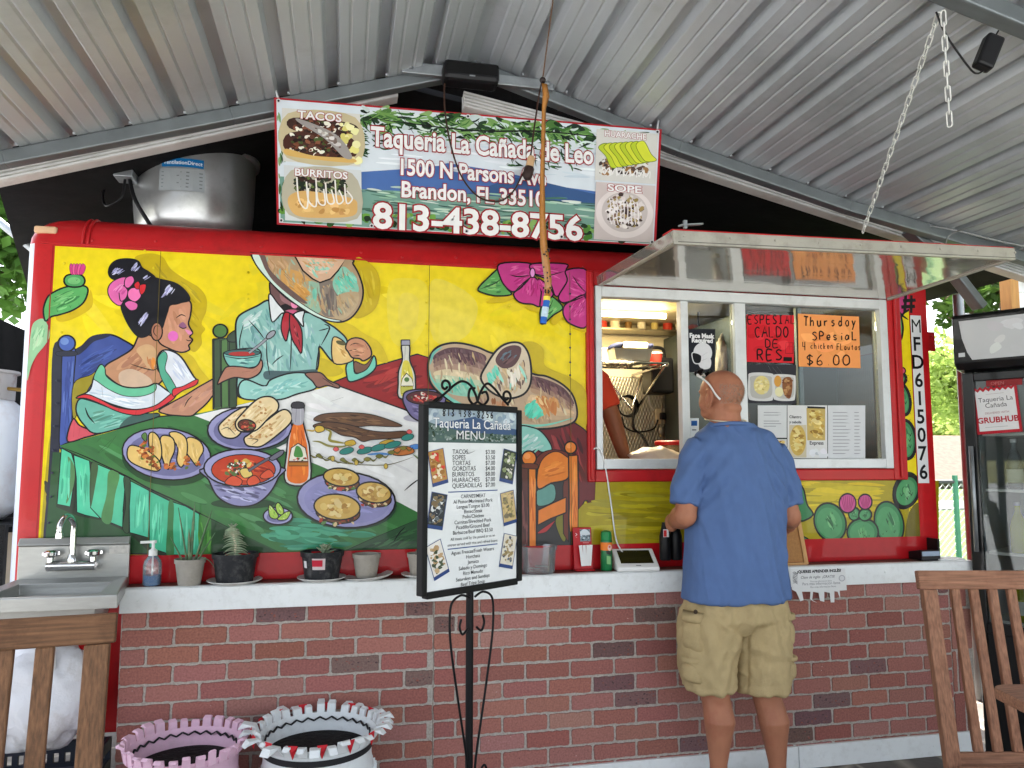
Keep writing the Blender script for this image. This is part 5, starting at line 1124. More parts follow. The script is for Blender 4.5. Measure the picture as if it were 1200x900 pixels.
obj("pot", pot_mesh(p, .056, .042, .1, .016), M_greypot, t, smooth='auto'); soil(p, .052, .085, t)
bm = BM(); rr = random.Random(2)
for dx, dz, L in ((-.22, 1, .23), (.02, 1, .25), (.34, 1, .24), (.5, .8, .15), (-.5, .9, .12), (-.05, 1, .14)): leafblade(bm, p+V(dx*.05, 0, .085), (dx*.9, rr.uniform(-.3, .1), dz), L, .009, .05, .005)
leafblade(bm, p+V(.045, -.01, .1), (.9, -.2, .25), .07, .006, 1.2, .003)
obj("leaves", fix(bm), M_aloe, t, smooth=True)
def saucer(px, y, r, label, tilt=0.0):
    p = cpos(px, y); bm = BM(); lathe(bm, [(r*.72, 0), (r*.8, .001), (r, .011), (r*1.01, .014), (r*.97, .0135), (r*.78, .004)], (0, 0, 0), 28); bm.transform(Matrix.Translation(p) @ Matrix.Rotation(tilt, 4, 'Y'))
    o = obj("saucer", fix(bm), M_saucer, None, smooth='auto'); tag(o, label, "saucer", "saucers under the pots"); return p
M_saucer = mat("white_saucer", (206, 206, 202), .45, var=.06, dirt=(140, 128, 110), dirt_scale=20)
p = saucer(275, -.08, .105, "white saucer under the black pot with the tall striped succulent")+V(0, 0, .0045)
t = thing("potted_succulent", "scuffed black pot with a leaning grey-leaved succulent next to the aloe", "potted plant", p, 0, "plant pots along the counter")
obj("pot", pot_mesh(p, .086, .07, .112, .018), M_blackpot, t, smooth='auto'); soil(p, .08, .09, t)
bm = BM(); st = cr([p+V(-.005, 0, .09), p+V(0, -.01, .14), p+V(-.01, -.015, .19), p+V(-.012, -.01, .21)])
tube(bm, st, .006, 8); obj("stem", bm, mat("pale_stem", (206, 190, 166), .6), t, smooth=True)
bm = BM(); rr = random.Random(4)
for i, q in enumerate(st):
    for s_ in (-1, 1):
        if i < 2: continue
        leafblade(bm, q, (s_*1.0, rr.uniform(-.7, .2), .35), rr.uniform(.05, .07)*(1-.03*i), .012, .5, .006)
for a in range(6): leafblade(bm, st[-1], (math.cos(a), math.sin(a)-.3, 1.2), .03, .009, .2, .005)
obj("leaves", fix(bm), M_succ, t, smooth=True)
p = saucer(377, -.08, .098, "white saucer under the black pot with price stickers")+V(0, 0, .0045)
t = thing("potted_succulent", "black pot with price stickers and a small rosette succulent in the middle of the counter", "potted plant", p, 0, "plant pots along the counter")
obj("pot", pot_mesh(p, .084, .068, .112, .02), M_blackpot, t, smooth='auto'); soil(p, .078, .095, t)
bm = BM()
for a in range(16):
    an = a*2.4; leafblade(bm, p+V(.01, 0, .1+.02*(a/16)), (math.cos(an), math.sin(an), .5+a*.08), .05-.0012*a, .012, .15, .006)
obj("leaves", fix(bm), M_succ, t, smooth=True)
for a0, z0, w_, h_, mcol in ((-2.05, .045, .05, .045, (206, 190, 190)), (-2.05, .058, .04, .026, (190, 40, 60)), (-2.65, .05, .018, .028, (222, 222, 222))):
    bm = BM()
    for k in range(5):
        pass
    vs = []
    for k in range(5):
        an = a0+w_/.076*k/4
        for z in (z0, z0+h_): r_ = .068+(.0815-.068)*(z/.092)+(.0014 if mcol[1] != 40 else .0018); vs.append(bm.verts.new(p+V(r_*math.cos(an), r_*math.sin(an), z)))
    for k in range(4): bm.faces.new((vs[2*k], vs[2*k+2], vs[2*k+3], vs[2*k+1]))
    obj("price_sticker", fix(bm), mat("sticker_%d" % mcol[1], mcol, .5), t)
p = saucer(432, -.075, .1, "tilted white saucer under the empty grey pot", R(-5))+V(-.01, 0, .006)
t = thing("empty_pot", "empty grey clay pot with dark rim between black pot and menu sign", "plant pot", p, 0, "plant pots along the counter")
obj("pot", pot_mesh(p, .056, .042, .094, .016), M_greypot, t, smooth='auto'); soil(p, .05, .05, t)
p = saucer(494, -.075, .085, "white saucer half hidden behind the menu sign")+V(-.005, 0, .0045)
t = thing("potted_seedling", "grey clay pot with a seedling half hidden by the menu sign", "potted plant", p, 0, "plant pots along the counter")
obj("pot", pot_mesh(p, .055, .042, .092, .016), M_greypot, t, smooth='auto'); soil(p, .05, .08, t)
bm = BM()
for an in (0, 1.5, 2.6, 4): leafblade(bm, p+V(.0, 0, .08), (math.cos(an), math.sin(an), 1.3), .04, .01, .2, .004)
obj("leaves", fix(bm), M_aloe, t, smooth=True)
# ------------------------------------------------------------------ tub, card holder, spray can, card terminal, cable
p = cpos(631, -.08)
t = thing("plastic_tub", "clear plastic tub holding a few coins beside the menu sign", "tub", p)
bm = BM(); lathe(bm, [(.066, 0), (.071, .006), (.077, .1), (.082, .101), (.083, .114), (.078, .115), (.074, .1), (.068, .01)], p, 28, cap1=True); obj("tub_body", fix(bm), M_clear, t, smooth='auto')
rr = random.Random(3)
for i in range(7):
    bm = BM(); a = rr.random()*6; d = rr.uniform(.01, .05); lathe(bm, [(.011, 0), (.012, .0006), (.012, .002), (.011, .0025)], p+V(d*math.cos(a), d*math.sin(a), .012+.003*i), 14); o = obj("coin", bm, M_steel, None); tag(o, "coin lying loose in the clear tub", "coin", "coins in the clear tub")
p = cpos(684, -.05)
t = thing("card_holder", "red counter stand with a pocket of leaflets next to the green spray can", "leaflet stand", p)
bm = BM(); beam(bm, p+V(0, .0, .0), p+V(0, .022, .185), .086, .006, V(0, 1, 0)); box(bm, p.x-.043, p.x+.043, p.y-.035, p.y+.02, p.z, p.z+.006); obj("backing", bm, mat("red_plastic", (178, 26, 34), .35), t, bevel=.002)
cv = Canvas(p+V(0, -.0062, 0), (1, 0, 0), (0, .1187, 1), (0, -1, .1187)); cv.uv()
cv.P([(-.012, .125), (.036, .125), (.036, .178), (-.012, .178)], (120, 134, 140), sm=False); cv.blobs([(-.01, .127), (.034, .127), (.034, .176), (-.01, .176)], 30, .004, [(190, 200, 206), (60, 74, 80), (90, 110, 116)], 3); cv.P([(-.01, .155), (.035, .155), (.02, .176), (0, .176)], (206, 214, 218)); cv.L([(-.034, .15), (-.026, .156), (-.034, .162)], .003, (230, 220, 220)); cv.L([(-.026, .143), (-.034, .146)], .003, (230, 220, 220)); cv.P([(0, .117), (.028, .117), (.028, .121), (0, .121)], (200, 120, 120), sm=False)
cv.build("printed_face", paint_mat("printed_card", .5, .03, 20, .1, 0), t)
bm = BM()
for k, dx in enumerate((-.012, .0, .012, .022)): beam(bm, p+V(dx+.003, -.018+.003*k, .02), p+V(dx+.006*(k-1), -.014+.003*k, .11), .014, .0015, V(0, 1, 0))
obj("leaflets", bm, M_paper, t)
p = cpos(711, -.07)
t = thing("spray_can", "green spray can with orange band between leaflet stand and card terminal", "spray can", p)
bm = BM(); lathe(bm, [(.024, 0), (.026, .004), (.026, .128), (.024, .134), (.018, .14)], p, 22); obj("can_body", fix(bm), mat("green_can", (28, 110, 62), .3, coat=.3), t, smooth='auto')
bm = BM(); lathe(bm, [(.0263, .088), (.0263, .122)], p, 22, cap0=False, cap1=False); obj("orange_band", bm, mat("orange_print", (226, 120, 40), .3), t, smooth=True)
cv = Canvas(p+V(0, -.0268, 0), (1, 0, 0), (0, 0, 1), (0, -1, 0)); cv.uv(); cv.E(.006, .1, .009, .013, (216, 180, 170)); cv.E(.006, .104, .005, .005, (190, 60, 50)); cv.P([(-.008, .075), (.01, .07), (.01, .084), (-.008, .088)], (30, 40, 30)); cv.P([(-.008, .03), (.01, .028), (.01, .062), (-.008, .066)], (120, 176, 110), sm=False); cv.build("label_print", MATS["printed_card"], t)
bm = BM(); lathe(bm, [(.024, .134), (.0245, .15), (.022, .168), (.012, .173), (.001, .174)], p, 22); obj("cap", fix(bm), mat("green_cap", (30, 130, 70), .35), t, smooth='auto')
p = cpos(745, -.09)
t = thing("card_terminal", "white tablet card terminal with dark screen lying tilted on the counter", "card terminal", p, R(-6))
Mt = root_matrix(t)
bm = BM(); prism(bm, [(-.055, 0), (.06, 0), (.068, .085), (.055, .085), (-.058, .018)], lambda u, v: V(-.095, u, v), lambda u, v: V(.095, u, v)); obj("housing", fix(bm), M_whitep, t, world=False, bevel=.006)
dirv = V(0, .113, .067).normalized(); nn = V(0, -dirv.z, dirv.y)
cv = Canvas(V(0, -.058, .018)+nn*.0008, (1, 0, 0), dirv, nn); cv.uv(); cv.P([(-.074, .028), (.074, .028), (.074, .12), (-.074, .12)], (14, 16, 16), sm=False); cv.P([(-.01, .01), (.012, .01), (.012, .016), (-.01, .016)], (150, 150, 150), sm=False)
cv.build("screen", paint_mat("glossy_screen", .12, .02, 5, .6, 0), t, world=False)
bm = BM(); tube(bm, cr([at(694, 527, -.03), at(703, 526, -.045), at(709, 545, -.03), at(716, 590, -.02), at(722, 632, -.03), V(p.x-.04, -.05, ZC+.07)]), .0035, 8); o = obj("charging_cable", bm, M_whitep, None, smooth=True); tag(o, "white cable running from the window sill down to the card terminal", "cable")
# ------------------------------------------------------------------ cork board, flyer, card reader at the right
pa, pb = at(898, 650, -.09), at(944, 650, -.09)
t = thing("cork_board", "brown cork board in a wooden frame leaning behind the man in blue", "board", V((pa.x+pb.x)/2, -.08, ZC+.004))
w_ = .34; x1_ = pb.x; x0_ = x1_-w_; zb, zt = ZC+.004, ZC+.3
def lean(v): return -.09+.078*(v-zb)/(zt-zb)
bm = BM(); prism(bm, [(x0_+.012, zb+.012), (x1_-.012, zb+.012), (x1_-.012, zt-.012), (x0_+.012, zt-.012)], lambda u, v: V(u, lean(v)-.002, v), lambda u, v: V(u, lean(v)+.004, v)); obj("cork_panel", fix(bm), mat("cork", (166, 120, 74), .85, var=.15, scale=120, bump=.2), t)
bm = BM()
for a, b_ in (((x0_, zb), (x1_, zb)), ((x0_, zt), (x1_, zt)), ((x0_, zb), (x0_, zt)), ((x1_, zb), (x1_, zt))): beam(bm, V(a[0], lean(a[1])-.002, a[1]), V(b_[0], lean(b_[1])-.002, b_[1]), .012 if a[1] == b_[1] else .02, .02 if a[1] == b_[1] else .012, V(0, 0, 1) if a[1] == b_[1] else V(0, 1, 0))
obj("board_frame", bm, mat("pale_wood", (196, 150, 98), .6, var=.15, scale=10, stretch=(8, 8, 1)), t)
cv = Canvas((0, -.1485, 0), (1, 0, 0), (0, 0, 1), (0, -1, 0), step=4e-5); cv.o(900, 620, 3.213)
cv.P([(82, 150), (290, 148), (297, 230), (270, 232), (272, 262), (262, 236), (250, 234), (250, 276), (236, 276), (232, 240), (212, 236), (212, 274), (196, 270), (190, 240), (170, 236), (166, 270), (186, 278), (158, 262), (160, 236), (128, 236), (134, 268), (122, 272), (106, 236), (90, 228)], (222, 222, 220), sm=False)
cv.text("¿QUIERES APRENDER INGLÉS?", 110, 166, 165, (20, 20, 20), bold=.03, outline=(20, 20, 20), ow=.02); cv.text("Clase de inglés  ¡GRATIS!", 124, 187, 128, (40, 40, 46), shear=.25)
for y, x0, x1 in ((200, 160, 240), (212, 130, 272), (222, 160, 256)): cv.text("Para mas informacion llame", x0, y, x1-x0, (120, 120, 124))
for k in range(9): cv.L([(92, 164+k*5), (100+4*math.sin(k), 162+k*5), (112, 168+k*5)], 2, (40, 40, 44))
cv.E(278, 185, 12, 12, (170, 170, 174)); cv.E(278, 185, 9, 9, (214, 214, 214))
o = cv.build("flyer", paint_mat("printed_paper", .6, .03, 30, 0, .02)); tag(o, "white flyer with torn off tabs taped to the counter's white trim", "flyer")
p = cpos(1085, -.06)
t = thing("card_reader", "small black card reader with grey display at the counter's right end", "card reader", p)
bm = BM(); prism(bm, [(-.045, 0), (.045, 0), (.045, .035), (-.03, .05), (-.045, .045)], lambda u, v: V(p.x-.055, p.y+u, p.z+v), lambda u, v: V(p.x+.05, p.y+u, p.z+v)); box(bm, p.x+.052, p.x+.065, p.y-.03, p.y+.05, p.z, p.z+.1); obj("reader_body", fix(bm), M_black, t, bevel=.003)
bm = BM(); box(bm, p.x-.053, p.x+.045, p.y-.049, p.y-.0455, p.z+.022, p.z+.044); obj("display", bm, mat("grey_display", (150, 166, 184), .3), t)
o_ = V(2.82, -.075, ZC+.005); bm = BM(); box(bm, o_.x, o_.x+.14, -.12, -.03, o_.z, o_.z+.006); o = obj("paper_pad", bm, M_paper); tag(o, "white paper pad lying flat at the far right of the counter", "paper pad")
# ------------------------------------------------------------------ papers and signs on the window
Yp = -.0025
def sheet(x0, y0, x1, y1, name, label, cat, col, draw=None, y=Yp, q=None, group=None, mt="printed_paper", step=3e-5):
    cv = Canvas((0, y, 0), (1, 0, 0), (0, 0, 1), (0, -1, 0), step=step); cv.o(0, 0, 1)
    cv.P(q or [(x0, y0), (x1, y0), (x1, y1), (x0, y1)], col, sm=False)
    if draw: draw(cv)
    o = cv.build(name, MATS[mt]); tag(o, label, cat, group); return o
def d_red(cv):
    cv.o(860, 340, 6); B = (20, 14, 14)
    cv.blobs([(92, 180), (420, 190), (420, 500), (90, 500)], 14, 34, [(206, 32, 44), (216, 46, 56), (196, 26, 36)], 5, strict=True)
    cv.hand("ESPESIAL", 100, 236, 58, 32, B, 8, 2, .35); cv.hand("CALDO", 148, 330, 72, 40, B, 10, 4, .25); cv.hand("DE", 222, 403, 54, 42, B, 9, 5, .3); cv.hand("RES", 165, 492, 72, 50, B, 10, 6, .3)
    cv.L([(365, 370), (415, 370), (415, 445), (362, 445), (365, 370)], 4, B, sm=False); cv.L([(372, 395), (408, 395)], 4, B); cv.L([(390, 375), (390, 420)], 4, B); cv.P([(348, 470), (408, 472), (408, 500), (346, 500)], B, sm=False)
sheet(875.5, 369, 930, 424.5, "poster", "red poster with black marker lettering about caldo de res", "poster", (208, 34, 46), d_red, q=[(875, 368.5), (930.5, 369.5), (930, 425.5), (875, 424)])
def d_or(cv):
    cv.o(860, 340, 6); B = (18, 16, 16)
    cv.blobs([(460, 180), (870, 190), (880, 530), (465, 520)], 14, 50, [(236, 150, 84), (242, 162, 94)], 5, strict=True)
    cv.hand("Thursday", 490, 252, 66, 38, B, 9, 2, .28); cv.hand("SPesiaL", 552, 350, 56, 38, B, 9, 4, .3); cv.hand("4", 480, 425, 60, 30, B, 7, 5); cv.hand("chicken", 540, 412, 40, 20, B, 5, 6, .25); cv.hand("FLautas", 725, 420, 42, 20, B, 5, 8, .25); cv.hand("$6.00", 512, 528, 74, 54, B, 8, 9, .3)
sheet(0, 0, 0, 0, "poster", "orange poster with handwritten Thursday special for six dollars", "poster", (238, 154, 88), d_or, q=[(935, 367.5), (1006.5, 371), (1008.5, 431.5), (936, 429.5)])
def d_food(cv):
    cv.o(860, 340, 6)
    for k, (x0, x1) in enumerate(((100, 280), (275, 435))):
        cv.P([(x0+20, 582+k*10), (x1-20, 585+k*12), (x1, 620), (x1-4, 750), (x1-25, 778), (x0+30, 775), (x0, 745), (x0+2, 620)], (206, 206, 204)); cv.P([(x0+25, 605+k*8), (x1-28, 605+k*8), (x1-14, 640), (x1-22, 750), (x0+30, 752), (x0+16, 650)], (178, 176, 170))
    cv.E(195, 668, 56, 66, (214, 198, 130)); cv.blobs([(150, 620), (240, 620), (240, 720), (150, 720)], 26, 9, [(226, 212, 150), (200, 180, 110), (216, 204, 160)], 3)
    cv.E(308, 640, 26, 40, (206, 150, 70)); cv.E(318, 715, 30, 34, (222, 216, 170)); cv.P([(350, 620), (400, 615), (412, 680), (395, 760), (360, 745), (340, 680)], (130, 84, 52)); cv.blobs([(345, 620), (405, 625), (395, 750), (355, 740)], 30, 9, [(150, 100, 62), (110, 66, 40), (176, 130, 84)], 4)
    for a in ([(270, 540), (310, 590)], [(300, 535), (380, 640)], [(240, 530), (262, 570)]): cv.L(a, 3, (150, 152, 156))
sheet(0, 0, 0, 0, "poster", "glossy photo print of two foam trays of food on the window", "photo print", (50, 50, 56), d_food, q=[(874, 427), (933, 427.5), (933, 473), (874, 472)])
def lines(cv, x0, x1, ys, col=(150, 152, 156), seed=1):
    r_ = random.Random(seed)
    for y in ys: cv.P([(x0, y), (x0+(x1-x0)*r_.uniform(.6, 1), y), (x0+(x1-x0)*r_.uniform(.6, 1), y+.9), (x0, y+.9)], col, sm=False)
def noodle(cv, poly, sd): cv.blobs(poly, 60, 2.2, [(216, 190, 110), (190, 156, 76), (226, 208, 140), (150, 116, 56), (206, 176, 96)], sd, 2.0, strict=True); 
sheet(888, 475, 922, 513, "menu_sheet", "white text sheet on the window just behind the man's shoulder", "paper", (206, 208, 208), lambda cv: lines(cv, 895, 918, (483, 486, 493, 496, 499)))
sheet(888, 514.5, 922, 538, "photo_card", "small food photo card at the window's lower edge by the man's shoulder", "photo print", (196, 196, 194), lambda cv: noodle(cv, [(908, 516), (920, 516), (920, 528), (908, 528)], 9))
def d_noo(cv):
    cv.P([(945, 478), (967, 478), (967, 516), (946, 516)], (190, 166, 100), sm=False); noodle(cv, [(947, 480), (966, 480), (966, 514), (948, 514)], 4)
    cv.P([(946, 476), (967, 477), (967, 479), (946, 478.5)], (40, 40, 40), sm=False)
    cv.P([(925, 498), (945, 498), (945, 536), (924, 536)], (196, 186, 160), sm=False); cv.E(935, 516, 9.5, 18, (196, 166, 90)); noodle(cv, [(927, 504), (935, 499), (943, 506), (943, 526), (935, 533), (927, 526)], 5)
    cv.text("Cilantro", 925, 490, 14, (30, 30, 34), bold=.02); cv.text("y cebolla", 925, 496, 14, (30, 30, 34), bold=.02); cv.text("Express", 949, 521, 16, (40, 40, 44), bold=.02)
    cv.blobs([(950, 523), (967, 523), (967, 536), (948, 536)], 8, 3, [(190, 194, 200), (216, 218, 222)], 6)
sheet(922.8, 475, 969.5, 537, "photo_card", "white card with two noodle photos on the window's lower middle", "photo print", (212, 212, 210), d_noo)
sheet(970.3, 475, 1014, 538, "menu_sheet", "white printed price sheet at the window's lower right corner", "paper", (206, 208, 210), lambda cv: (lines(cv, 976, 998, range(483, 534, 4), seed=3), lines(cv, 1001, 1009, range(483, 534, 4), seed=4)))
def d_mask(cv):
    cv.text("Face Mask", 808.5, 395.5, 28, (222, 222, 222), bold=.05); cv.text("Required", 811, 401, 24, (222, 222, 222), bold=.05)
    cv.E(823.5, 413.5, 11, 12, (206, 206, 208)); cv.P([(818, 422), (832, 420), (832, 431), (822, 432)], (206, 206, 208)); cv.P([(811, 414), (816, 413.5), (822, 417), (821, 425), (815, 426), (812, 422)], (16, 18, 22), 1.6, oc=(206, 206, 208)); cv.L([(821, 418), (829, 413)], .8, (16, 18, 22)); cv.L([(821, 423), (829, 420)], .8, (16, 18, 22))
sheet(806.5, 385.5, 838, 436, "mask_sign", "black sign with a white masked head asking for face masks", "sign", (26, 29, 36), d_mask)
sheet(808, 490, 819, 513, "card_sticker", "white payment card sticker on the middle pane's lower corner", "sticker", (214, 218, 222), lambda cv: (cv.P([(810, 493), (817, 493), (817, 499), (810, 499)], (30, 84, 150), sm=False), cv.P([(811, 503), (816, 503), (816, 504.5), (811, 504.5)], (110, 112, 116), sm=False)))
# ------------------------------------------------------------------ inside the kitchen
M_inox = mat("kitchen_inox", (170, 164, 150), .3, .85, var=.1)
p0 = at(735, 440, 1.35)
sh = thing("wire_shelf", "chrome wire shelf bracketed to the kitchen's back wall", "shelf", V(p0.x, 1.45, .5))
za = at(735, 428, 1.35).z; xl, xr = at(640, 430, 1.35).x, at(772, 430, 1.35).x
bm = BM()
for y in (1.2, 1.5): tube(bm, [(xl, y, za), (xr, y, za)], .008, 8)
for i in range(12): x = xl+.02+i*(xr-xl-.04)/11; tube(bm, [(x, 1.2, za+.004), (x, 1.5, za+.004)], .003, 6)
obj("shelf_wires", bm, M_chrome, sh, smooth=True)
for x in (xl, xr):
    bm = BM()
    beam(bm, (x, 1.2, za-.01), (x, 1.83, za-.01), .014, .014); beam(bm, (x, 1.25, za-.01), (x, 1.83, za-.3), .012, .012)
    obj("shelf_bracket", bm, M_chrome, sh, smooth=True)
bm = BM(); tube(bm, [at(712, 445, 1.48), at(740, 480, 1.48), at(752, 440, 1.48)], .008, 8); obj("shelf_brace", bm, M_chrome, sh, smooth=True)
a, b_ = at(722, 425, 1.22), at(764, 425, 1.22)
tr = thing("oven_tray", "deep steel tray holding a folded dark cloth on the kitchen shelf", "tray", V((a.x+b_.x)/2, 1.33, za+.01))
bm = BM(); z0 = za+.012; loft(bm, [ring4([(a.x+.01, 1.24), (b_.x-.01, 1.24), (b_.x-.01, 1.44), (a.x+.01, 1.44)], z0), ring4([(a.x-.01, 1.22), (b_.x+.01, 1.22), (b_.x+.01, 1.46), (a.x-.01, 1.46)], z0+.08), ring4([(a.x-.02, 1.21), (b_.x+.02, 1.21), (b_.x+.02, 1.47), (a.x-.02, 1.47)], z0+.08), ring4([(a.x-.0, 1.23), (b_.x+.0, 1.23), (b_.x+.0, 1.45), (a.x-.0, 1.45)], z0+.078), ring4([(a.x+.014, 1.245), (b_.x-.014, 1.245), (b_.x-.014, 1.435), (a.x+.014, 1.435)], z0+.01)]); obj("tray_body", fix(bm), M_inox, tr)
bm = BM(); rr = random.Random(8)
for k in range(5): ball(bm, (a.x+.03+k*.05, 1.32+rr.uniform(-.03, .03), z0+.075+rr.uniform(0, .03)), (.06, .07, .022), 10, 6, Matrix.Rotation(rr.uniform(-.4, .4), 3, 'Y'))
o = obj("folded_cloth", bm, mat("navy_cloth", (26, 32, 58), .8), None, smooth=True); tag(o, "dark navy cloth heaped in the steel tray", "cloth")
bm = BM(); box(bm, a.x+.06, b_.x-.02, 1.23, 1.3, z0+.085, z0+.125); o = obj("food_container", bm, mat("cream_plastic", (216, 206, 176), .4), bevel=.006); tag(o, "cream plastic container on top of the steel tray", "container")
for k, px in enumerate((714, 721, 729, 737)):
    q = at(px, 431, 1.2); bm = BM(); lathe(bm, [(.001, .0), (.02, .008), (.03, .022), (.031, .024), (.02, .012)], (q.x, 1.2, za-.035), 14, cap1=False); tube(bm, [(q.x, 1.2, za-.035), (q.x, 1.2, za)], .003, 6)
    o = obj("ladle", fix(bm), M_inox, smooth=True); tag(o, "small steel ladle hanging bowl down from the kitchen shelf", "ladle", "ladles under the kitchen shelf")
a, b_ = at(764, 418, 1.5), at(791, 461, 1.5); c_ = (a+b_)/2
t = thing("wall_speaker", "black boxy speaker hung on the kitchen's diamond plate wall", "speaker", V(c_.x, 1.6, b_.z))
bm = BM(); box(bm, a.x, b_.x, 1.5, 1.7, b_.z, a.z); obj("cabinet", bm, M_black, t, bevel=.02)
bm = BM(); tube(bm, cr([V(c_.x-.06, 1.62, a.z), V(c_.x-.04, 1.6, a.z+.07), V(c_.x+.04, 1.6, a.z+.07), V(c_.x+.06, 1.62, a.z)]), .012, 8); obj("handle", bm, M_black, t, smooth=True)
def cable(name, pts, r, m, label):
    bm = BM(); tube(bm, cr(pts), r, 7); o = obj(name, bm, m, None, smooth=True); tag(o, label, "cable"); return o
cable("power_cable", [at(745, 470, 1.72), at(742, 500, 1.7), at(752, 510, 1.7), at(762, 530, 1.5), at(768, 545, 1.3)], .009, M_black, "thick black cable running down the diamond plate wall")
bm = BM()
for k in range(3):
    cc = at(734+k*.6, 476, 1.74); rad = .068+.004*k; tube(bm, [cc+V(rad*math.cos(i*.3927), -.01*k, rad*math.sin(i*.3927)) for i in range(17)], .006, 6)
tube(bm, cr([at(729, 488, 1.74), at(732, 500, 1.74), at(745, 506, 1.74), at(765, 503, 1.74), at(771, 492, 1.74)]), .006, 6)
o = obj("coiled_cable", bm, M_black, smooth=True); tag(o, "coil of black cable hanging below the kitchen shelf", "cable")
cable("white_cable", [at(758, 432, 1.6), at(759, 450, 1.66), at(761, 470, 1.7), at(766, 481, 1.78)], .007, M_whitep, "white cord looping down beside the black kitchen speaker")
cable("ceiling_wire", [at(822, 352, 1.2), at(818, 375, 1.3), at(826, 400, 1.5), at(845, 398, 1.6), at(855, 390, 1.6)], .006, M_black, "thin black wire drooping from the kitchen ceiling")
q = at(773, 487, 1.83)
t = thing("power_outlet", "cream wall outlet with a black plug in the diamond plate wall", "outlet", V(q.x, 1.83, q.z-.05))
bm = BM(); box(bm, q.x-.035, q.x+.045, 1.815, 1.839, q.z-.06, q.z+.05); obj("cover_plate", bm, mat("cream_plastic", (216, 206, 176), .4), t, bevel=.004)
bm = BM(); box(bm, q.x-.01, q.x+.03, 1.77, 1.8145, q.z-.03, q.z+.02); obj("plug", bm, M_black, t, bevel=.006)
# a work table behind the window
bm = BM(); zt = 1.36; box(bm, 1.13, 2.6, .12, .62, zt-.03, zt); box(bm, 1.15, 1.19, .14, .18, .5, zt-.03); box(bm, 2.54, 2.58, .14, .18, .5, zt-.03); box(bm, 1.15, 1.19, .56, .6, .5, zt-.03); box(bm, 2.54, 2.58, .56, .6, .5, zt-.03)
o = obj("work_table", bm, M_inox, bevel=.004); tag(o, "steel work table just inside the serving window", "table")
# bucket with red lid, white bag
q = at(787, 505, .5); t = thing("food_bucket", "clear bucket with red lid inside the serving window", "bucket", V(q.x, .5, zt))
bm = BM(); lathe(bm, [(.07, 0), (.085, .15), (.088, .15)], (q.x, .5, zt), 24); obj("bucket_body", bm, glass_mat("milky_plastic", (.9, .85, .7), .05, .2, .45, (176, 150, 110)), t, smooth='auto')
bm = BM(); lathe(bm, [(.09, .151), (.092, .155), (.092, .17), (.08, .176)], (q.x, .5, zt), 24); obj("lid", bm, mat("red_lid", (186, 34, 34), .35), t, smooth='auto')
def lumpy(name, c_, r_, m, label, cat, seed, amp=.12, flat=0.0, freq=1.0):
    bm = BM(); bmesh.ops.create_icosphere(bm, subdivisions=4, radius=1.0)
    from mathutils import noise
    for v in bm.verts:
        d = v.co.normalized(); n1 = noise.fractal(d*1.6*freq+V(seed, 0, 0), 1.0, 2.0, 4); n2 = 1-abs(noise.noise(d*4*freq+V(0, seed, 0)))
        k = 1+amp*n1+amp*.8*(n2-.7); v.co = V(d.x*r_[0]*k, d.y*r_[1]*k, d.z*r_[2]*k); v.co.z = max(v.co.z, -r_[2]*(1-flat)); v.co += Vector(c_)
    o = obj(name, bm, m, None, smooth=True); tag(o, label, cat); return o
q = at(766, 525, .3); lumpy("white_bag", V(q.x+.0, .27, zt+.05), (.17, .11, .085), mat("thin_white_plastic", (220, 206, 190), .35, var=.08, bump=.4, bscale=20), "white plastic bag of food lying on the work table", "bag", 3, .16, .45, 1.4)
bm = BM(); q = at(716, 535, .35); box(bm, q.x-.07, q.x+.05, .3, .45, zt+.001, zt+.07); o = obj("napkin_box", bm, M_black, bevel=.005); tag(o, "small dark box on the work table under the worker's arm", "box")
# tall jar seen through the middle pane, hanging bag
q = at(850, 425, .9); lumpy("hanging_bag", V(q.x, .9, q.z), (.06, .05, .17), mat("thin_white_plastic", (220, 206, 190)), "pale plastic bag hanging behind the middle window pane", "bag", 9, .2, 0, 1.2)
q = at(884, 488, -.05)
t = thing("plastic_jar", "clear plastic jar standing on the window sill beside the man's head", "jar", V(q.x, .09, zt))
bm = BM(); lathe(bm, [(.06, 0), (.065, .01), (.065, .2), (.05, .215), (.05, .235), (.056, .236), (.056, .262), (.03, .264)], (q.x, .1, zt+.04), 24); obj("jar_body", bm, M_clear, t, smooth='auto')
# added dark box behind the right pane, hides the lit inner wall
t = thing("dark_blocker", "added dark cupboard standing deep inside the trailer's right end", "blocker", V(2.6, 1.55, .5))
bm = BM(); box(bm, 2.24, 2.84, .645, 1.8, .5, 2.3); obj("blocker_body", bm, mat("dim_room_grey", (58, 66, 66), .4, .3), t, bevel=.01)
for x in (2.25, 2.545): bm = BM(); box(bm, x, x+.285, .63, .6445, .55, 2.26); obj("door", bm, MATS["dim_room_grey"], t, bevel=.004)  # front panels of the added box, in its dim room colour

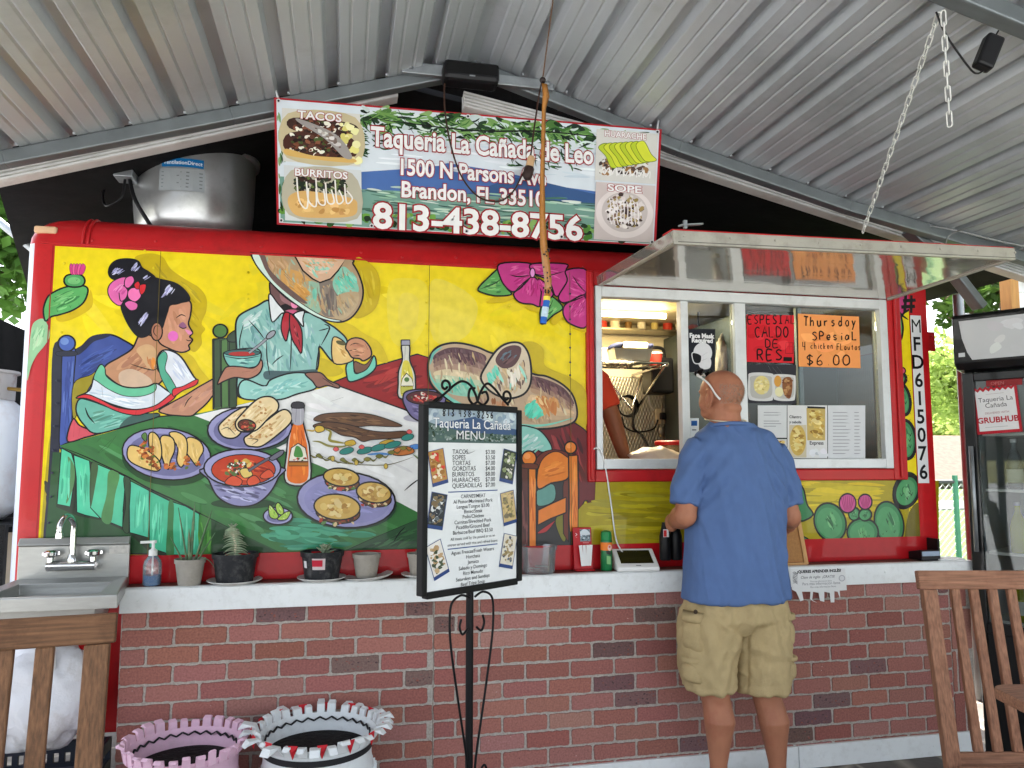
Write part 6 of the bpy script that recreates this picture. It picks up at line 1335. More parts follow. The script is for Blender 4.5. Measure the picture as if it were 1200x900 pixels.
for k, (px, w, h, col, lab) in enumerate(((711, .07, .1, (214, 204, 180), "cream tub at the left end of the kitchen shelf"), (769, .05, .085, (190, 60, 50), "red jar at the right end of the kitchen shelf"))):
    q = at(px, 420, 1.4); t = thing("food_tub", lab, "tub", V(q.x, 1.42, za+.012)); bm = BM(); lathe(bm, [(w*.8, 0), (w, h*.9)], (q.x, 1.42, za+.012), 18); obj("tub_body", bm, mat("tub_%d" % k, col, .4), t, smooth='auto'); bm = BM(); lathe(bm, [(w*1.05, h*.9), (w*1.05, h), (w*.9, h*1.02)], (q.x, 1.42, za+.012), 18); obj("lid", bm, M_whitep, t, smooth='auto')
q = at(750, 392, 1.8); t = thing("wall_shelf", "narrow steel shelf with hooks high on the kitchen's back wall", "shelf", V(q.x, 1.75, q.z)); bm = BM(); box(bm, q.x-.5, q.x+.5, 1.62, 1.835, q.z, q.z+.012); obj("shelf_board", bm, M_inox, t)
rk = random.Random(12)
for k in range(9):
    x = q.x-.42+k*.1; h_ = rk.uniform(.06, .14); col = rk.choice([(190, 60, 50), (206, 190, 130), (40, 50, 70), (220, 216, 206), (120, 90, 50)]); bm = BM(); w = rk.uniform(.025, .042); lathe(bm, [(w, 0), (w, h_*.75), (w*.6, h_*.85), (w*.6, h_)], (x, 1.72, q.z+.0125), 14)
    o = obj("jar", bm, mat("jar_%d" % (sum(col)), col, .35), smooth='auto'); tag(o, "small jar in the row on the kitchen's high steel shelf", "jar", "jars on the high kitchen shelf")
for k, px in enumerate((776, 783, 790)):
    q = at(px, 470, 1.8); bm = BM(); tube(bm, [V(q.x, 1.81, q.z+.02), V(q.x, 1.81, q.z-.2)], .006, 6); ball(bm, V(q.x, 1.81, q.z-.22), (.03, .01, .04), 10, 8); o = obj("kitchen_utensil", bm, M_inox, smooth=True); tag(o, "steel utensil hanging on the kitchen wall below the black speaker", "utensil", "utensils on the kitchen wall")
# ------------------------------------------------------------------ roof fan on the trailer
fan = thing("exhaust_fan", "grey metal drum exhaust fan standing on the trailer's roof", "exhaust fan", V(-.74, .52, 2.44))
M_drum = mat("spun_aluminium", (184, 186, 186), .3, .75, var=.12, scale=8, dirt=(90, 90, 88), dirt_scale=4, dirt_amt=.5)
fc = V(-.74, .52, 2.44)
bm = BM(); lathe(bm, [(.21, 0), (.215, .03), (.24, .045), (.262, .1), (.272, .2), (.277, .44), (.295, .445), (.297, .465), (.28, .47), (.265, .45), (.1, .48)], fc, 40); obj("drum", fix(bm), M_drum, fan, smooth='auto')
bm = BM(); box(bm, fc.x-.3, fc.x-.22, fc.y-.26, fc.y-.16, fc.z+.26, fc.z+.4); obj("junction_box", bm, M_galv, fan, bevel=.005)
bm = BM(); tube(bm, cr([V(fc.x-.26, fc.y-.22, fc.z+.26), V(fc.x-.27, fc.y-.23, fc.z+.17), V(fc.x-.34, fc.y-.2, fc.z+.14), V(fc.x-.38, fc.y-.1, fc.z+.24), V(fc.x-.36, fc.y, fc.z+.36)]), .006, 8); tube(bm, cr([V(fc.x-.24, fc.y-.22, fc.z+.26), V(fc.x-.2, fc.y-.26, fc.z+.15), V(fc.x-.12, fc.y-.26, fc.z+.02)]), .009, 8); obj("conduit", bm, M_black, fan, smooth=True)
def wrap(cv, c_, r):                          # bend a flat print round a vertical drum
    out = []
    for v in cv.verts:
        a = v.x/r; rr = r-v.y; out.append(c_+V(rr*math.sin(a), -rr*math.cos(a), v.z))
    cv.verts = out
cv = Canvas((0, 0, 0), (1, 0, 0), (0, 0, 1), (0, -1, 0)); cv.uv()
for k in range(6): cv.P([(-.1+k*.0305, .33), (-.1+(k+1)*.0305, .33), (-.1+(k+1)*.0305, .37), (-.1+k*.0305, .37)], (20, 110, 170), sm=False, h=2e-5)
cv.z = 1e-4; cv.text("VentilationDirect", -.093, .342, .17, (220, 230, 236), bold=.02)
for k in range(4): cv.P([(-.11+k*.05, .22), (-.11+(k+1)*.05, .22), (-.11+(k+1)*.05, .325), (-.11+k*.05, .325)], (150, 156, 158), sm=False, h=2e-5)
for k in range(5): cv.P([(-.1, .235+k*.017), (-.01-.01*(k % 2), .235+k*.017), (-.01-.01*(k % 2), .24+k*.017), (-.1, .24+k*.017)], (110, 116, 120), sm=False); cv.P([(.01, .235+k*.017), (.08, .235+k*.017), (.08, .24+k*.017), (.01, .24+k*.017)], (104, 108, 112), sm=False)
wrap(cv, fc+V(0, 0, -.012), .2785); cv.build("rating_label", MATS["printed_card"], fan)
# ------------------------------------------------------------------ banner
cv = Canvas((0, -.275, 0), (1, 0, 0), (0, 0, 1), (0, -1, 0), step=3e-5); cv.o(0, 0, 1)
BQ = [(321, 114), (775.5, 151.5), (768.5, 288.5), (324.5, 263)]
def bx(u, v):                                 # bilinear place inside the banner, u right 0..1, v down 0..1
    a = [BQ[0][i]*(1-u)+BQ[1][i]*u for i in (0, 1)]; b_ = [BQ[3][i]*(1-u)+BQ[2][i]*u for i in (0, 1)]
    return (a[0]*(1-v)+b_[0]*v, a[1]*(1-v)+b_[1]*v)
def bq(u0, v0, u1, v1): return [bx(u0, v0), bx(u1, v0), bx(u1, v1), bx(u0, v1)]
cv.P(BQ, (160, 30, 40), sm=False)
def bpoly(pts, col, sm=False): cv.P([bx(*p) for p in pts], col, sm=sm)
cv.P(bq(.006, .015, .994, .985), (206, 214, 220), sm=False)
bpoly([(.01, .62), (.3, .6), (.6, .62), (.9, .62), (.99, .64), (.99, .98), (.01, .98)], (112, 150, 136))
bpoly([(.2, .55), (.32, .5), (.45, .42), (.6, .46), (.75, .55), (.99, .6), (.99, .67), (.5, .66), (.2, .68)], (74, 106, 164)); bpoly([(.5, .66), (.62, .5), (.7, .52), (.85, .6), (.99, .63), (.99, .69)], (56, 86, 130))
cv.strokes(bq(.2, .64, .98, .9), 160, .07, 26, 2.6, [(150, 186, 160), (96, 134, 130), (176, 200, 180), (70, 110, 90), (200, 210, 200), (60, 90, 84)], 3, .1)
cv.strokes(bq(.2, .22, .98, .5), 60, .07, 40, 4, [(222, 228, 232), (190, 202, 212), (214, 222, 226)], 4, .1)
cv.blobs(bq(.01, .86, .98, .97), 170, 3.2, [(40, 74, 30), (70, 120, 44), (100, 150, 60), (26, 44, 24), (130, 170, 90)], 5)
cv.blobs(bq(.23, .03, .82, .16), 150, 4.2, [(30, 56, 30), (52, 92, 42), (24, 40, 28), (84, 124, 66), (190, 204, 200), (120, 156, 90)], 19, 2.2)
cv.strokes(bq(.2, .03, .97, .24), 260, .25, 20, 3.0, [(36, 70, 34), (60, 104, 46), (24, 40, 28), (90, 130, 70), (200, 212, 206), (110, 150, 80)], 6, .9)
cv.strokes(bq(.25, .22, .34, .34), 26, .3, 14, 2, [(36, 70, 34), (24, 50, 30)], 16, .9); cv.strokes(bq(.6, .2, .8, .42), 70, .7, 14, 2, [(40, 76, 40), (24, 50, 30), (70, 110, 60)], 7, .7); cv.strokes(bq(.2, .2, .25, .45), 30, .3, 14, 2, [(40, 76, 40), (24, 50, 30)], 8, .7)
cv.L([bx(.22, .1), bx(.5, .14), bx(.7, .1), bx(.9, .12)], 2.5, (22, 24, 22)); cv.L([bx(.32, .02), bx(.36, .2)], 4, (24, 24, 22)); cv.strokes(bq(.008, .1, .03, .95), 26, 1.5, 12, 2.4, [(60, 100, 50), (30, 50, 30), (120, 150, 100)], 9)
def tray(u0, v0, u1, v1, bg): cv.P(bq(u0, v0, u1, v1), bg, sm=False)
tray(.02, .08, .222, .5, (206, 204, 196)); cv.P([bx(*p) for p in ((.035, .12), (.21, .11), (.215, .47), (.03, .47))], (190, 176, 140))
FOOD = [(58, 34, 28), (84, 46, 34), (40, 28, 24), (226, 222, 206), (120, 70, 50), (70, 84, 44)]
cv.P([bx(*p) for p in ((.04, .27), (.19, .26), (.2, .44), (.04, .44))], (70, 40, 32)); cv.P([bx(*p) for p in ((.05, .15), (.2, .16), (.2, .25), (.05, .25))], (58, 38, 32)); cv.blobs([bx(*p) for p in ((.036, .27), (.192, .26), (.202, .45), (.036, .45))], 200, 2.2, FOOD, 11, strict=True); cv.blobs([bx(*p) for p in ((.045, .15), (.2, .16), (.2, .26), (.045, .26))], 110, 2.2, FOOD, 12, strict=True)
cv.blobs([bx(*p) for p in ((.17, .16), (.21, .16), (.215, .46), (.18, .46))], 16, 4.5, [(214, 204, 120), (226, 220, 160)], 13, 1.1); cv.P([bx(*p) for p in ((.03, .4), (.1, .44), (.2, .44), (.2, .475), (.1, .47), (.03, .45))], (206, 168, 96)); cv.P([bx(*p) for p in ((.07, .16), (.16, .26), (.2, .42), (.18, .44), (.13, .3), (.06, .18))], (150, 144, 140)); cv.blobs([bx(*p) for p in ((.08, .17), (.16, .27), (.19, .42), (.13, .3))], 30, 2.2, [(120, 104, 96), (206, 202, 196), (170, 160, 150)], 41, strict=True)
tray(.022, .53, .224, .965, (200, 204, 204)); cv.P([bx(*p) for p in ((.04, .57), (.2, .56), (.212, .92), (.032, .92))], (176, 170, 150)); cv.blobs([bx(*p) for p in ((.045, .6), (.19, .6), (.19, .74), (.045, .74))], 150, 2.4, [(40, 50, 36), (60, 40, 34), (96, 110, 60), (30, 34, 28)], 14, strict=True)
cv.P([bx(*p) for p in ((.03, .8), (.06, .73), (.12, .73), (.2, .76), (.213, .82), (.2, .9), (.12, .93), (.05, .92))], (206, 164, 100)); cv.blobs([bx(*p) for p in ((.04, .78), (.2, .78), (.2, .9), (.05, .9))], 40, 3, [(220, 180, 116), (186, 140, 80)], 15, strict=True)
for k in range(6): cv.L([bx(.055+k*.025, .62+.03*(k % 2)), bx(.06+k*.025, .8), bx(.08+k*.024, .86-.02*k), bx(.085+k*.02, .7)], 2, (226, 222, 214), taper=False)
tray(.832, .045, .99, .475, (204, 202, 196)); cv.blobs([bx(*p) for p in ((.84, .2), (.97, .17), (.98, .42), (.84, .44))], 170, 2.4, [(60, 50, 46), (222, 220, 214), (200, 196, 190), (150, 110, 70), (90, 70, 60)], 17, strict=True)
for k in range(8): x = .838+k*.0138; cv.P([bx(x, .2-.006*k), bx(x+.02, .16-.006*k), bx(x+.04, .22), bx(x+.055, .34-.01*k), bx(x+.035, .36-.01*k), bx(x+.02, .27)], (206, 212, 60) if k % 2 else (180, 196, 50), 1, (90, 110, 30))
for k in range(7): cv.L([bx(.85+k*.018, .36), bx(.856+k*.018, .42), bx(.866+k*.018, .37), bx(.872+k*.017, .43)], 1.6, (226, 224, 220), taper=False)
tray(.835, .49, .99, .975, (196, 184, 180)); cv.P([bx(.913+.075*math.cos(t*.4), .74+.21*math.sin(t*.4)) for t in range(16)], (216, 206, 202)); cv.P([bx(.913+.06*math.cos(t*.4), .73+.17*math.sin(t*.4)) for t in range(16)], (190, 180, 176)); cv.blobs([bx(.913+.05*math.cos(t*.4), .72+.15*math.sin(t*.4)) for t in range(16)], 220, 2.2, [(226, 220, 216), (206, 196, 192), (120, 96, 84), (70, 56, 50), (214, 206, 200), (150, 130, 80)], 18)
for k in range(9): cv.L([bx(.872+k*.009, .62+.01*(k % 3)), bx(.876+k*.009, .7), bx(.874+k*.0095, .78), bx(.88+k*.009, .84-.01*(k % 2))], 1.5, (228, 222, 220), taper=False)
RD = (150, 30, 40); WH = (226, 226, 224)
def bt(s, px, py, wpx, size, ow=.042): cv.text(s, px, py, wpx, WH, bold=.028, outline=RD, ow=ow, size=size)
pa_ = at(437, 170, -.275); 
bt("TACOS", 349, 139, 51, .046); bt("BURRITOS", 346, 206, 61, .041); bt("HUARACHE", 708.5, 160, 48, .036); bt("SOPE", 712, 224, 39, .044)
bt("Taqueria La Cañada de Leo", 435, 171, 259, .116); bt("1500 N Parsons Ave", 470, 205, 169, .096); bt("Brandon, FL 33510", 471, 231, 166, .094); bt("813-438-8756", 438, 267, 243, .148)
r9 = random.Random(9)
for u in (.01, .25, .5, .75, .99):
    for v in (.03, .97):
        if u in (.01, .99) or v > .5 or u == .5: q = bx(min(max(u, .012), .988), v); cv.E(q[0], q[1], 2.6, 2.6, (200, 200, 200), 0); cv.E(q[0], q[1], 1.4, 1.4, (40, 40, 44))
bn = thing("banner", "large printed banner with taqueria name, phone number and food photos above the trailer", "banner", V(.55, -.275, 2.4))
cv.build("printed_sheet", paint_mat("vinyl_banner", .4, .05, 12, .1, .25), bn)
bm = BM()
for u in (.012, .988):
    a = at(*bx(u, .02), -.27); tube(bm, [a, a+V(-.03 if u < .5 else .03, .04, .1)], .004, 6)
obj("tie_cord", bm, M_white, bn)
# ------------------------------------------------------------------ menu board on a wrought iron stand
pl, pr_ = V(.244, -.893, 1.02), V(.605, -.66, 1.02)
un = (pr_-pl); un.z = 0; WB = un.length; un.normalize(); nb = un.cross(V(0, 0, 1)); zb_, zt_ = 1.012, 1.617
ms = thing("menu_stand", "black iron stand holding a framed white menu board before the counter", "menu stand", V((pl.x+pr_.x)/2, (pl.y+pr_.y)/2, GZ))
def mb(u, z, h=0.0): return V(pl.x, pl.y, 0)+un*u+V(0, 0, z)+nb*h
bm = BM(); fw_ = .022
for a, b_ in (((0, zb_), (0, zt_)), ((WB, zb_), (WB, zt_))): beam(bm, mb(a[0], a[1]), mb(b_[0], b_[1]), fw_, .03, nb)
for z in (zb_, zt_): beam(bm, mb(-fw_/2, z, .0005), mb(WB+fw_/2, z, .0005), fw_, .031, nb) if False else beam(bm, mb(fw_/2, z), mb(WB-fw_/2, z), .0301, fw_)
obj("frame", bm, M_blackm, ms, bevel=.003)
cv = Canvas(mb(0, zb_, .006), un, (0, 0, 1), nb, step=2e-5); cv.uv()
MC = WB; MH = zt_-zb_
cv.P([(0, 0), (MC, 0), (MC, MH), (0, MH)], (222, 224, 224), sm=False); ht = MH*.8
cv.P([(0, ht), (MC, ht), (MC, MH), (0, MH)], (150, 166, 178), sm=False)
cv.P([(0, ht+.05), (.1, ht+.07), (.22, ht+.09), (.33, ht+.06), (MC, ht+.05), (MC, ht), (0, ht)], (60, 84, 120), sm=False); cv.P([(0, ht), (MC, ht), (MC, ht+.03), (.2, ht+.035), (.08, ht+.05), (0, ht+.07)], (74, 96, 92), sm=False)
cv.blobs([(0.004, ht+.004), (MC-.004, ht+.004), (MC-.004, ht+.035), (.1, ht+.04), (.004, ht+.07)], 120, .005, [(50, 74, 60), (120, 136, 130), (36, 60, 40), (150, 160, 156), (90, 110, 100)], 3, strict=True); cv.blobs([(.004, ht+.06), (.1, ht+.09), (MC-.004, ht+.06), (MC-.004, MH-.004), (.004, MH-.004)], 40, .012, [(176, 190, 198), (130, 148, 166), (196, 206, 210)], 4, strict=True)
cv.hand("813 438-8256", .075, MH-.033, .022, .014, (12, 12, 14), .0042, 4, .5); cv.text("Taqueria La Cañada", .035, MH-.072, .355, (226, 228, 230), bold=.008, size=.046, drop=(40, 50, 60), ow=.012); cv.text("MENU", .135, ht+.012, .13, (222, 222, 222), size=.042, drop=(40, 50, 60), ow=.012)
INK = (28, 28, 34)
z = ht-.037
for a, b_ in (("TACOS", "$3.00"), ("SOPES", "$3.50"), ("TORTAS", "$7.00"), ("GORDITAS", "$4.00"), ("BURRITOS", "$8.00"), ("HUARACHES", "$7.00"), ("QUESADILLAS", "$7.00")):
    cv.text(a, .118, z, None, INK, size=.0215, bold=.004); cv.text(b_, .268, z, None, INK, size=.0205, bold=.004); z -= .0187
cv.L([(.165, ht-.033), (.18, ht-.028), (.19, ht-.035), (.22, ht-.026)], .002, INK)
cv.P([(.1, z+.004), (.325, z+.004), (.325, z+.0075), (.1, z+.0075)], (70, 90, 140), sm=False); z -= .016
for s_ in ("CARNES/MEAT", "Al Pastor/Marinated Pork", "Lengua/Tongue $3.00", "Bistec/Steak", "Pollo/Chicken", "Carnitas/Shredded Pork", "Picadillo/Ground Beef", "Barbacoa/Beef BBQ $3.50"): cv.text(s_, .212, z, None, INK, size=.0172, bold=.003, align='c'); z -= .0168
z -= .002
for s_ in ("All meats sold by the pound or as an", "entree served with rice and refried beans"): cv.text(s_, .212, z, None, INK, size=.0135, bold=.0, align='c'); z -= .018
cv.P([(.1, z+.008), (.325, z+.008), (.325, z+.0115), (.1, z+.0115)], (70, 90, 140), sm=False); z -= .01
for s_ in ("Aguas Frescas/Fresh Waters", "Horchata", "Jamaica", "Sabado y Domingo", "Rico Menudo", "Saturdays and Sundays", "Beef Tripe Soup"):
    if z > .006: cv.text(s_, .212, z, None, INK, size=.0168, bold=.003, align='c'); z -= .0175
for i, (x, zc, t_, cols) in enumerate(((.055, ht-.075, .2, [(176, 130, 70), (200, 60, 50), (226, 210, 180), (150, 100, 50)]), (.055, ht-.215, -.18, [(40, 44, 50), (214, 214, 214), (120, 100, 70), (90, 96, 100)]), (.055, ht-.37, .35, [(220, 214, 206), (70, 80, 60), (180, 150, 110)]),
        (.378, ht-.075, -.2, [(60, 66, 56), (140, 150, 110), (214, 210, 200)]), (.378, ht-.22, .16, [(196, 170, 120), (120, 110, 90), (150, 136, 90)]), (.378, ht-.37, -.22, [(214, 206, 190), (90, 96, 110), (150, 130, 90)]))):
    hw, hh = .034, .052; co, si = math.cos(t_), math.sin(t_)
    def rr_(u, v): return (min(max(x+u*co-v*si, .004), MC-.004), zc+u*si+v*co)
    cv.P([rr_(-hw, -hh-.012), rr_(hw, -hh-.012), rr_(hw, hh), rr_(-hw, hh)], (44, 66, 120), sm=False); cv.P([rr_(-hw*.92, -hh), rr_(hw*.92, -hh), rr_(hw*.92, hh*.96), rr_(-hw*.92, hh*.96)], cols[0], sm=False)
    cv.blobs([rr_(-hw*.88, -hh*.95), rr_(hw*.88, -hh*.95), rr_(hw*.88, hh*.92), rr_(-hw*.88, hh*.92)], 60, .007, cols, 30+i, strict=True)
cv.build("menu_print", MATS["vinyl_banner"], ms)
bm = BM(); u0 = fw_/2; beam(bm, mb(WB/2, zb_, -.004), mb(WB/2, zt_, -.004), WB-fw_, .008, nb); obj("back_panel", bm, M_blackm, ms)
bm = BM()
def sc(pts, r=.0045): tube(bm, [mb(*p) for p in cr([V(a, b_, 0) for a, b_ in pts], n=8) for p in [(p.x, p.y)]], r, 8)
def spiral(cx, cz, r0, a0, turns, sg=1, n=20): return [(cx+(r0*(1-.65*i/n))*math.cos(a0+sg*turns*2*math.pi*i/n), cz+(r0*(1-.65*i/n))*math.sin(a0+sg*turns*2*math.pi*i/n)) for i in range(n+1)]
T0 = zt_+.012; k_ = WB/.43
sc([(.05, T0), (.09, T0+.03), (.13, T0+.06), (.165, T0+.075), (.2, T0+.065), (.225, T0+.035), (.235, T0+.01)]); sc(spiral(.09, T0+.055, .022, -.8, 1.1)); sc([(.235, T0+.01), (.215, T0+.0), (.195, T0+.02), (.2, T0+.05), (.222, T0+.055)])
sc([(.235, T0+.01), (.25, T0+.045), (.28, T0+.075), (.315, T0+.06), (.35, T0+.03), (.385, T0+.005)]); sc(spiral(.375, T0+.035, .024, -1.2, 1.15)); sc([(.235, T0+.01), (.262, T0+.0), (.285, T0+.02), (.275, T0+.045), (.255, T0+.04)])
sc([(.02, T0-.03), (.04, T0+.0), (.06, T0+.012)])
obj("scroll_top", bm, M_blackm, ms, smooth=True)
bm = BM(); tube(bm, [mb(WB/2, zb_-.012, -.012), mb(WB/2, GZ+.02, -.012)], .013, 12); obj("pole", bm, M_blackm, ms, smooth='auto')
bm = BM(); zs = zb_-.03
for s_ in (-1, 1):
    c0 = WB/2
    sc([(c0+s_*.02, zs-.10), (c0+s_*.042, zs-.115), (c0+s_*.055, zs-.09), (c0+s_*.048, zs-.065)], .004)
    sc([(c0+s_*.012, zs+.0), (c0+s_*.05, zs+.012), (c0+s_*.09, zs-.01), (c0+s_*.098, zs-.07), (c0+s_*.09, zs-.16), (c0+s_*.06, zs-.32), (c0+s_*.02, zs-.52), (c0+s_*.015, zs-.6)], .004)
    sc([(c0+s_*.02, zs-.10), (c0+s_*.018, zs-.05), (c0+s_*.04, zs-.03), (c0+s_*.06, zs-.04)], .004) if False else None
    sc([(c0+s_*.012, zs-.56), (c0+s_*.02, zs-.62), (c0+s_*.05, zs-.64), (c0+s_*.075, zs-.6), (c0+s_*.06, zs-.555), (c0+s_*.04, zs-.57), (c0+s_*.042, zs-.6)], .004)
obj("scroll_side", bm, M_blackm, ms, smooth=True)
bm = BM(); lathe(bm, [(.16, 0), (.16, .008), (.02, .02), (.014, .04)], mb(WB/2, GZ, -.012), 28); obj("base_plate", fix(bm), M_blackm, ms, smooth='auto')
# ------------------------------------------------------------------ patio chairs facing the camera
M_teak = mat("brown_teak", (114, 82, 58), .6, var=.5, scale=6, stretch=(26, 26, 1.1), bump=.3, bscale=26, dirt=(74, 48, 32), dirt_scale=9, dirt_amt=.6)
M_teakh = mat("brown_teak_rail", (114, 82, 58), .6, var=.5, scale=6, stretch=(1.1, 26, 26), bump=.3, bscale=26, dirt=(74, 48, 32), dirt_scale=9, dirt_amt=.6)
M_teak2 = mat("reddish_teak", (148, 106, 83), .65, var=.45, scale=6, stretch=(26, 26, 1.1), bump=.3, bscale=26, dirt=(104, 62, 44), dirt_scale=9, dirt_amt=.5)
M_teak2h = mat("reddish_teak_rail", (148, 106, 83), .65, var=.45, scale=6, stretch=(1.1, 26, 26), bump=.3, bscale=26, dirt=(104, 62, 44), dirt_scale=9, dirt_amt=.5)
def chair(label, corner, rz, edge, mv, mh, ztop, n_sl=5, stw=.052, slw=.04, railh=.075, pitch=None):
    """slatted patio chair; local x across, back at +y leaning away, seat towards -y. corner = world place of the top rail's end (edge -1 left, +1 right)"""
    W_ = .58; rec = math.tan(R(10))
    loc = Vector(corner)-(Matrix.Rotation(rz, 3, 'Z') @ V(edge*W_/2, 0, 0)); loc.z = GZ
    t = thing("patio_chair", label, "chair", loc, rz, "slatted wooden patio chairs"); H = ztop-GZ
    def by(z): return (z-H)*rec                       # the back's y at height z (0 at the top)
    bm = BM(); beam(bm, V(-W_/2, by(H-railh/2), H-railh/2), V(W_/2, by(H-railh/2), H-railh/2), .03, railh, V(0, rec, 1)); obj("top_rail", bm, mh, t, world=False, bevel=.005)
    zs = .25
    for s_ in (-1, 1):
        bm = BM(); x = s_*(W_/2-stw/2-.012); beam(bm, V(x, by(H-railh)+.0, H-railh), V(x, by(.02), .0), stw, .034, V(0, 1, 0)); obj("leg", bm, mv, t, world=False, bevel=.004)
    bm = BM(); z = zs+.02; beam(bm, V(-W_/2+.065, by(z), z), V(W_/2-.065, by(z), z), .026, .06, V(0, rec, 1)); obj("lower_rail", bm, mh, t, world=False, bevel=.004)
    sp = (W_-2*stw-.024); pit = sp/(n_sl+1)
    for k in range(n_sl):
        x = -W_/2+stw+.012+pit*(k+1); bm = BM(); beam(bm, V(x, by(H-railh), H-railh+.002), V(x, by(zs+.05), zs+.05), slw, .022, V(0, 1, 0)); obj("back_slat", bm, mv, t, world=False, bevel=.004)
    yb = by(zs); 
    for k in range(6):
        bm = BM(); y = yb-.05-k*.078; box(bm, -W_/2+.03, W_/2-.03, y-.066, y, zs+.0, zs+.022); obj("seat_slat", bm, mh, t, world=False, bevel=.004)
    for s_ in (-1, 1):
        bm = BM(); x = s_*(W_/2-.035); beam(bm, V(x, yb-.5, .0), V(x, yb-.5, zs-.003), .05, .05, V(0, 1, 0)); obj("leg", bm, mv, t, world=False, bevel=.004)
        bm = BM(); box(bm, x-.025, x+.025, yb-.52, yb-.02, zs-.06, zs-.002); obj("seat_rail", bm, mv, t, world=False, bevel=.004)
    return t
chair("dark brown slatted patio chair at the left before the sink", (-.571, -1.152, 0), R(-12.2+19), 1, M_teak, M_teakh, 1.047, 4, .058, .042, .075)
chair("reddish slatted patio chair at the right before the drinks cooler", (2.223, -.673, 0), R(-12.2), -1, M_teak2, M_teak2h, 1.0, 5, .056, .034, .072)
t = thing("wooden_table", "round cornered wooden table top edge jutting in at the far right", "table", V(2.0, -1.75, GZ))
tc_ = at(1178, 818, -1.55); zt2 = .775
q = atz(1177, 812, zt2); bm = BM(); pts = []
fx_ = V(math.cos(R(-12)), math.sin(R(-12)), 0); fy_ = V(fx_.y, -fx_.x, 0)
def tp(u, v): p = V(q.x, q.y, 0)+fx_*u+fy_*v; return (p.x, p.y)
for cx, cy, a0 in ((.06, -.03, 90), (.06, .35, 180), (.75, .35, 270), (.75, -.03, 0)):
    for k in range(7): a_ = R(a0+15*k); pts.append(tp(cx+.06*math.cos(a_), cy-.06*math.sin(a_)))
prism(bm, pts, lambda u, v: V(u, v, zt2-.032), lambda u, v: V(u, v, zt2)); obj("table_top", fix(bm), M_teak2h, t, bevel=.006)
for u, v in ((.1, .02), (.1, .3), (.7, .02), (.7, .3)):
    x, y = tp(u, v); bm = BM(); box(bm, x-.03, x+.03, y-.03, y+.03, GZ, zt2-.033); obj("leg", bm, M_teak2, t, bevel=.004)
# ------------------------------------------------------------------ drinks cooler
P0 = V(2.985, -.15, 0); an = R(60); f_ = V(math.cos(an), -math.sin(an), 0); n_ = V(-math.sin(an), -math.cos(an), 0)  # along the face, out of the face
FWd, FH, FD = .76, 2.14, .66
fr = thing("drinks_cooler", "black glass door drinks cooler with white header beside the counter's right end", "cooler", P0+f_*FWd/2-n_*FD/2+V(0, 0, GZ))
def fc_(u, d, z): return P0+f_*u+n_*d+V(0, 0, z)
def fbox(bm, u0, u1, d0, d1, z0, z1):
    return box(bm, 0, 1, 0, 1, 0, 1, Matrix(((f_.x*(u1-u0), n_.x*(d1-d0), 0, P0.x+f_.x*u0+n_.x*d0), (f_.y*(u1-u0), n_.y*(d1-d0), 0, P0.y+f_.y*u0+n_.y*d0), (0, 0, z1-z0, z0), (0, 0, 0, 1))))
M_fblack = mat("black_enamel", (20, 21, 22), .3, var=.1, coat=.3)
bm = BM(); t_ = .035
fbox(bm, 0, t_, -FD, 0, GZ, FH); fbox(bm, FWd-t_, FWd, -FD, 0, GZ, FH); fbox(bm, t_, FWd-t_, -FD, -FD+.03, GZ, FH); fbox(bm, t_, FWd-t_, -FD+.03, 0, FH-.04, FH); fbox(bm, t_, FWd-t_, -FD+.03, 0, GZ, .62)
obj("cabinet", bm, M_fblack, fr, bevel=.006)
bm = BM(); fbox(bm, t_+.002, t_+.012, -FD+.035, -.02, .625, FH-.045); fbox(bm, FWd-t_-.012, FWd-t_-.002, -FD+.035, -.02, .625, FH-.045); fbox(bm, t_+.013, FWd-t_-.013, -FD+.032, -FD+.042, .625, FH-.045); obj("liner", bm, mat("cooler_liner", (160, 165, 166), .5, var=.08), fr)
for z in (.66, .98, 1.28, 1.55): bm = BM(); fbox(bm, t_+.014, FWd-t_-.014, -FD+.05, -.05, z, z+.014); obj("cooler_shelf", bm, M_whitep, fr, bevel=.002)
bm = BM(); prism(bm, [(0, 1.86), (.07, 1.87), (.1, 1.9), (.1, 2.125), (.085, 2.139), (0, 2.139)], lambda u, v: fc_(-.012, .002+u, v), lambda u, v: fc_(FWd+.012, .002+u, v)); obj("header", fix(bm), M_fblack, fr, bevel=.008)
cv = Canvas(fc_(0, .103, 1.9), f_, V(0, 0, 1), n_, step=3e-5); cv.uv(); cv.P([(.07, .012), (FWd-.03, .012), (FWd-.01, .205), (.02, .205), (.03, .12), (.05, .05)], (196, 199, 200), sm=False); cv.blobs([(.1, .02), (FWd-.1, .02), (FWd-.06, .19), (.08, .19)], 20, .03, [(214, 216, 216), (206, 208, 210)], 4, strict=True); cv.P([(.012, .03), (.04, .03), (.04, .05), (.012, .05)], (200, 204, 206), sm=False)
cv.build("header_panel", paint_mat("lightbox_panel", .35, .04, 8, .2, 0), fr)
dr = BM(); 
for (u0, u1, z0, z1) in ((.0, .05, .62, 1.855), (FWd-.05, FWd, .62, 1.855), (.05, FWd-.05, .62, .67), (.05, FWd-.05, 1.815, 1.855)): fbox(dr, u0, u1, .003, .038, z0, z1)
door = obj("door", dr, M_fblack, fr, bevel=.004)
bm = BM(); fbox(bm, .05, FWd-.05, .015, .021, .67, 1.815); obj("door_glass", bm, glass_mat("cooler_glass", (.84, .87, .86), .0, .02), door)
bm = BM(); tube(bm, [fc_(.03, .06, 1.0), fc_(.03, .06, 1.5)], .01, 8); obj("door_handle", bm, M_galv, door, smooth=True)
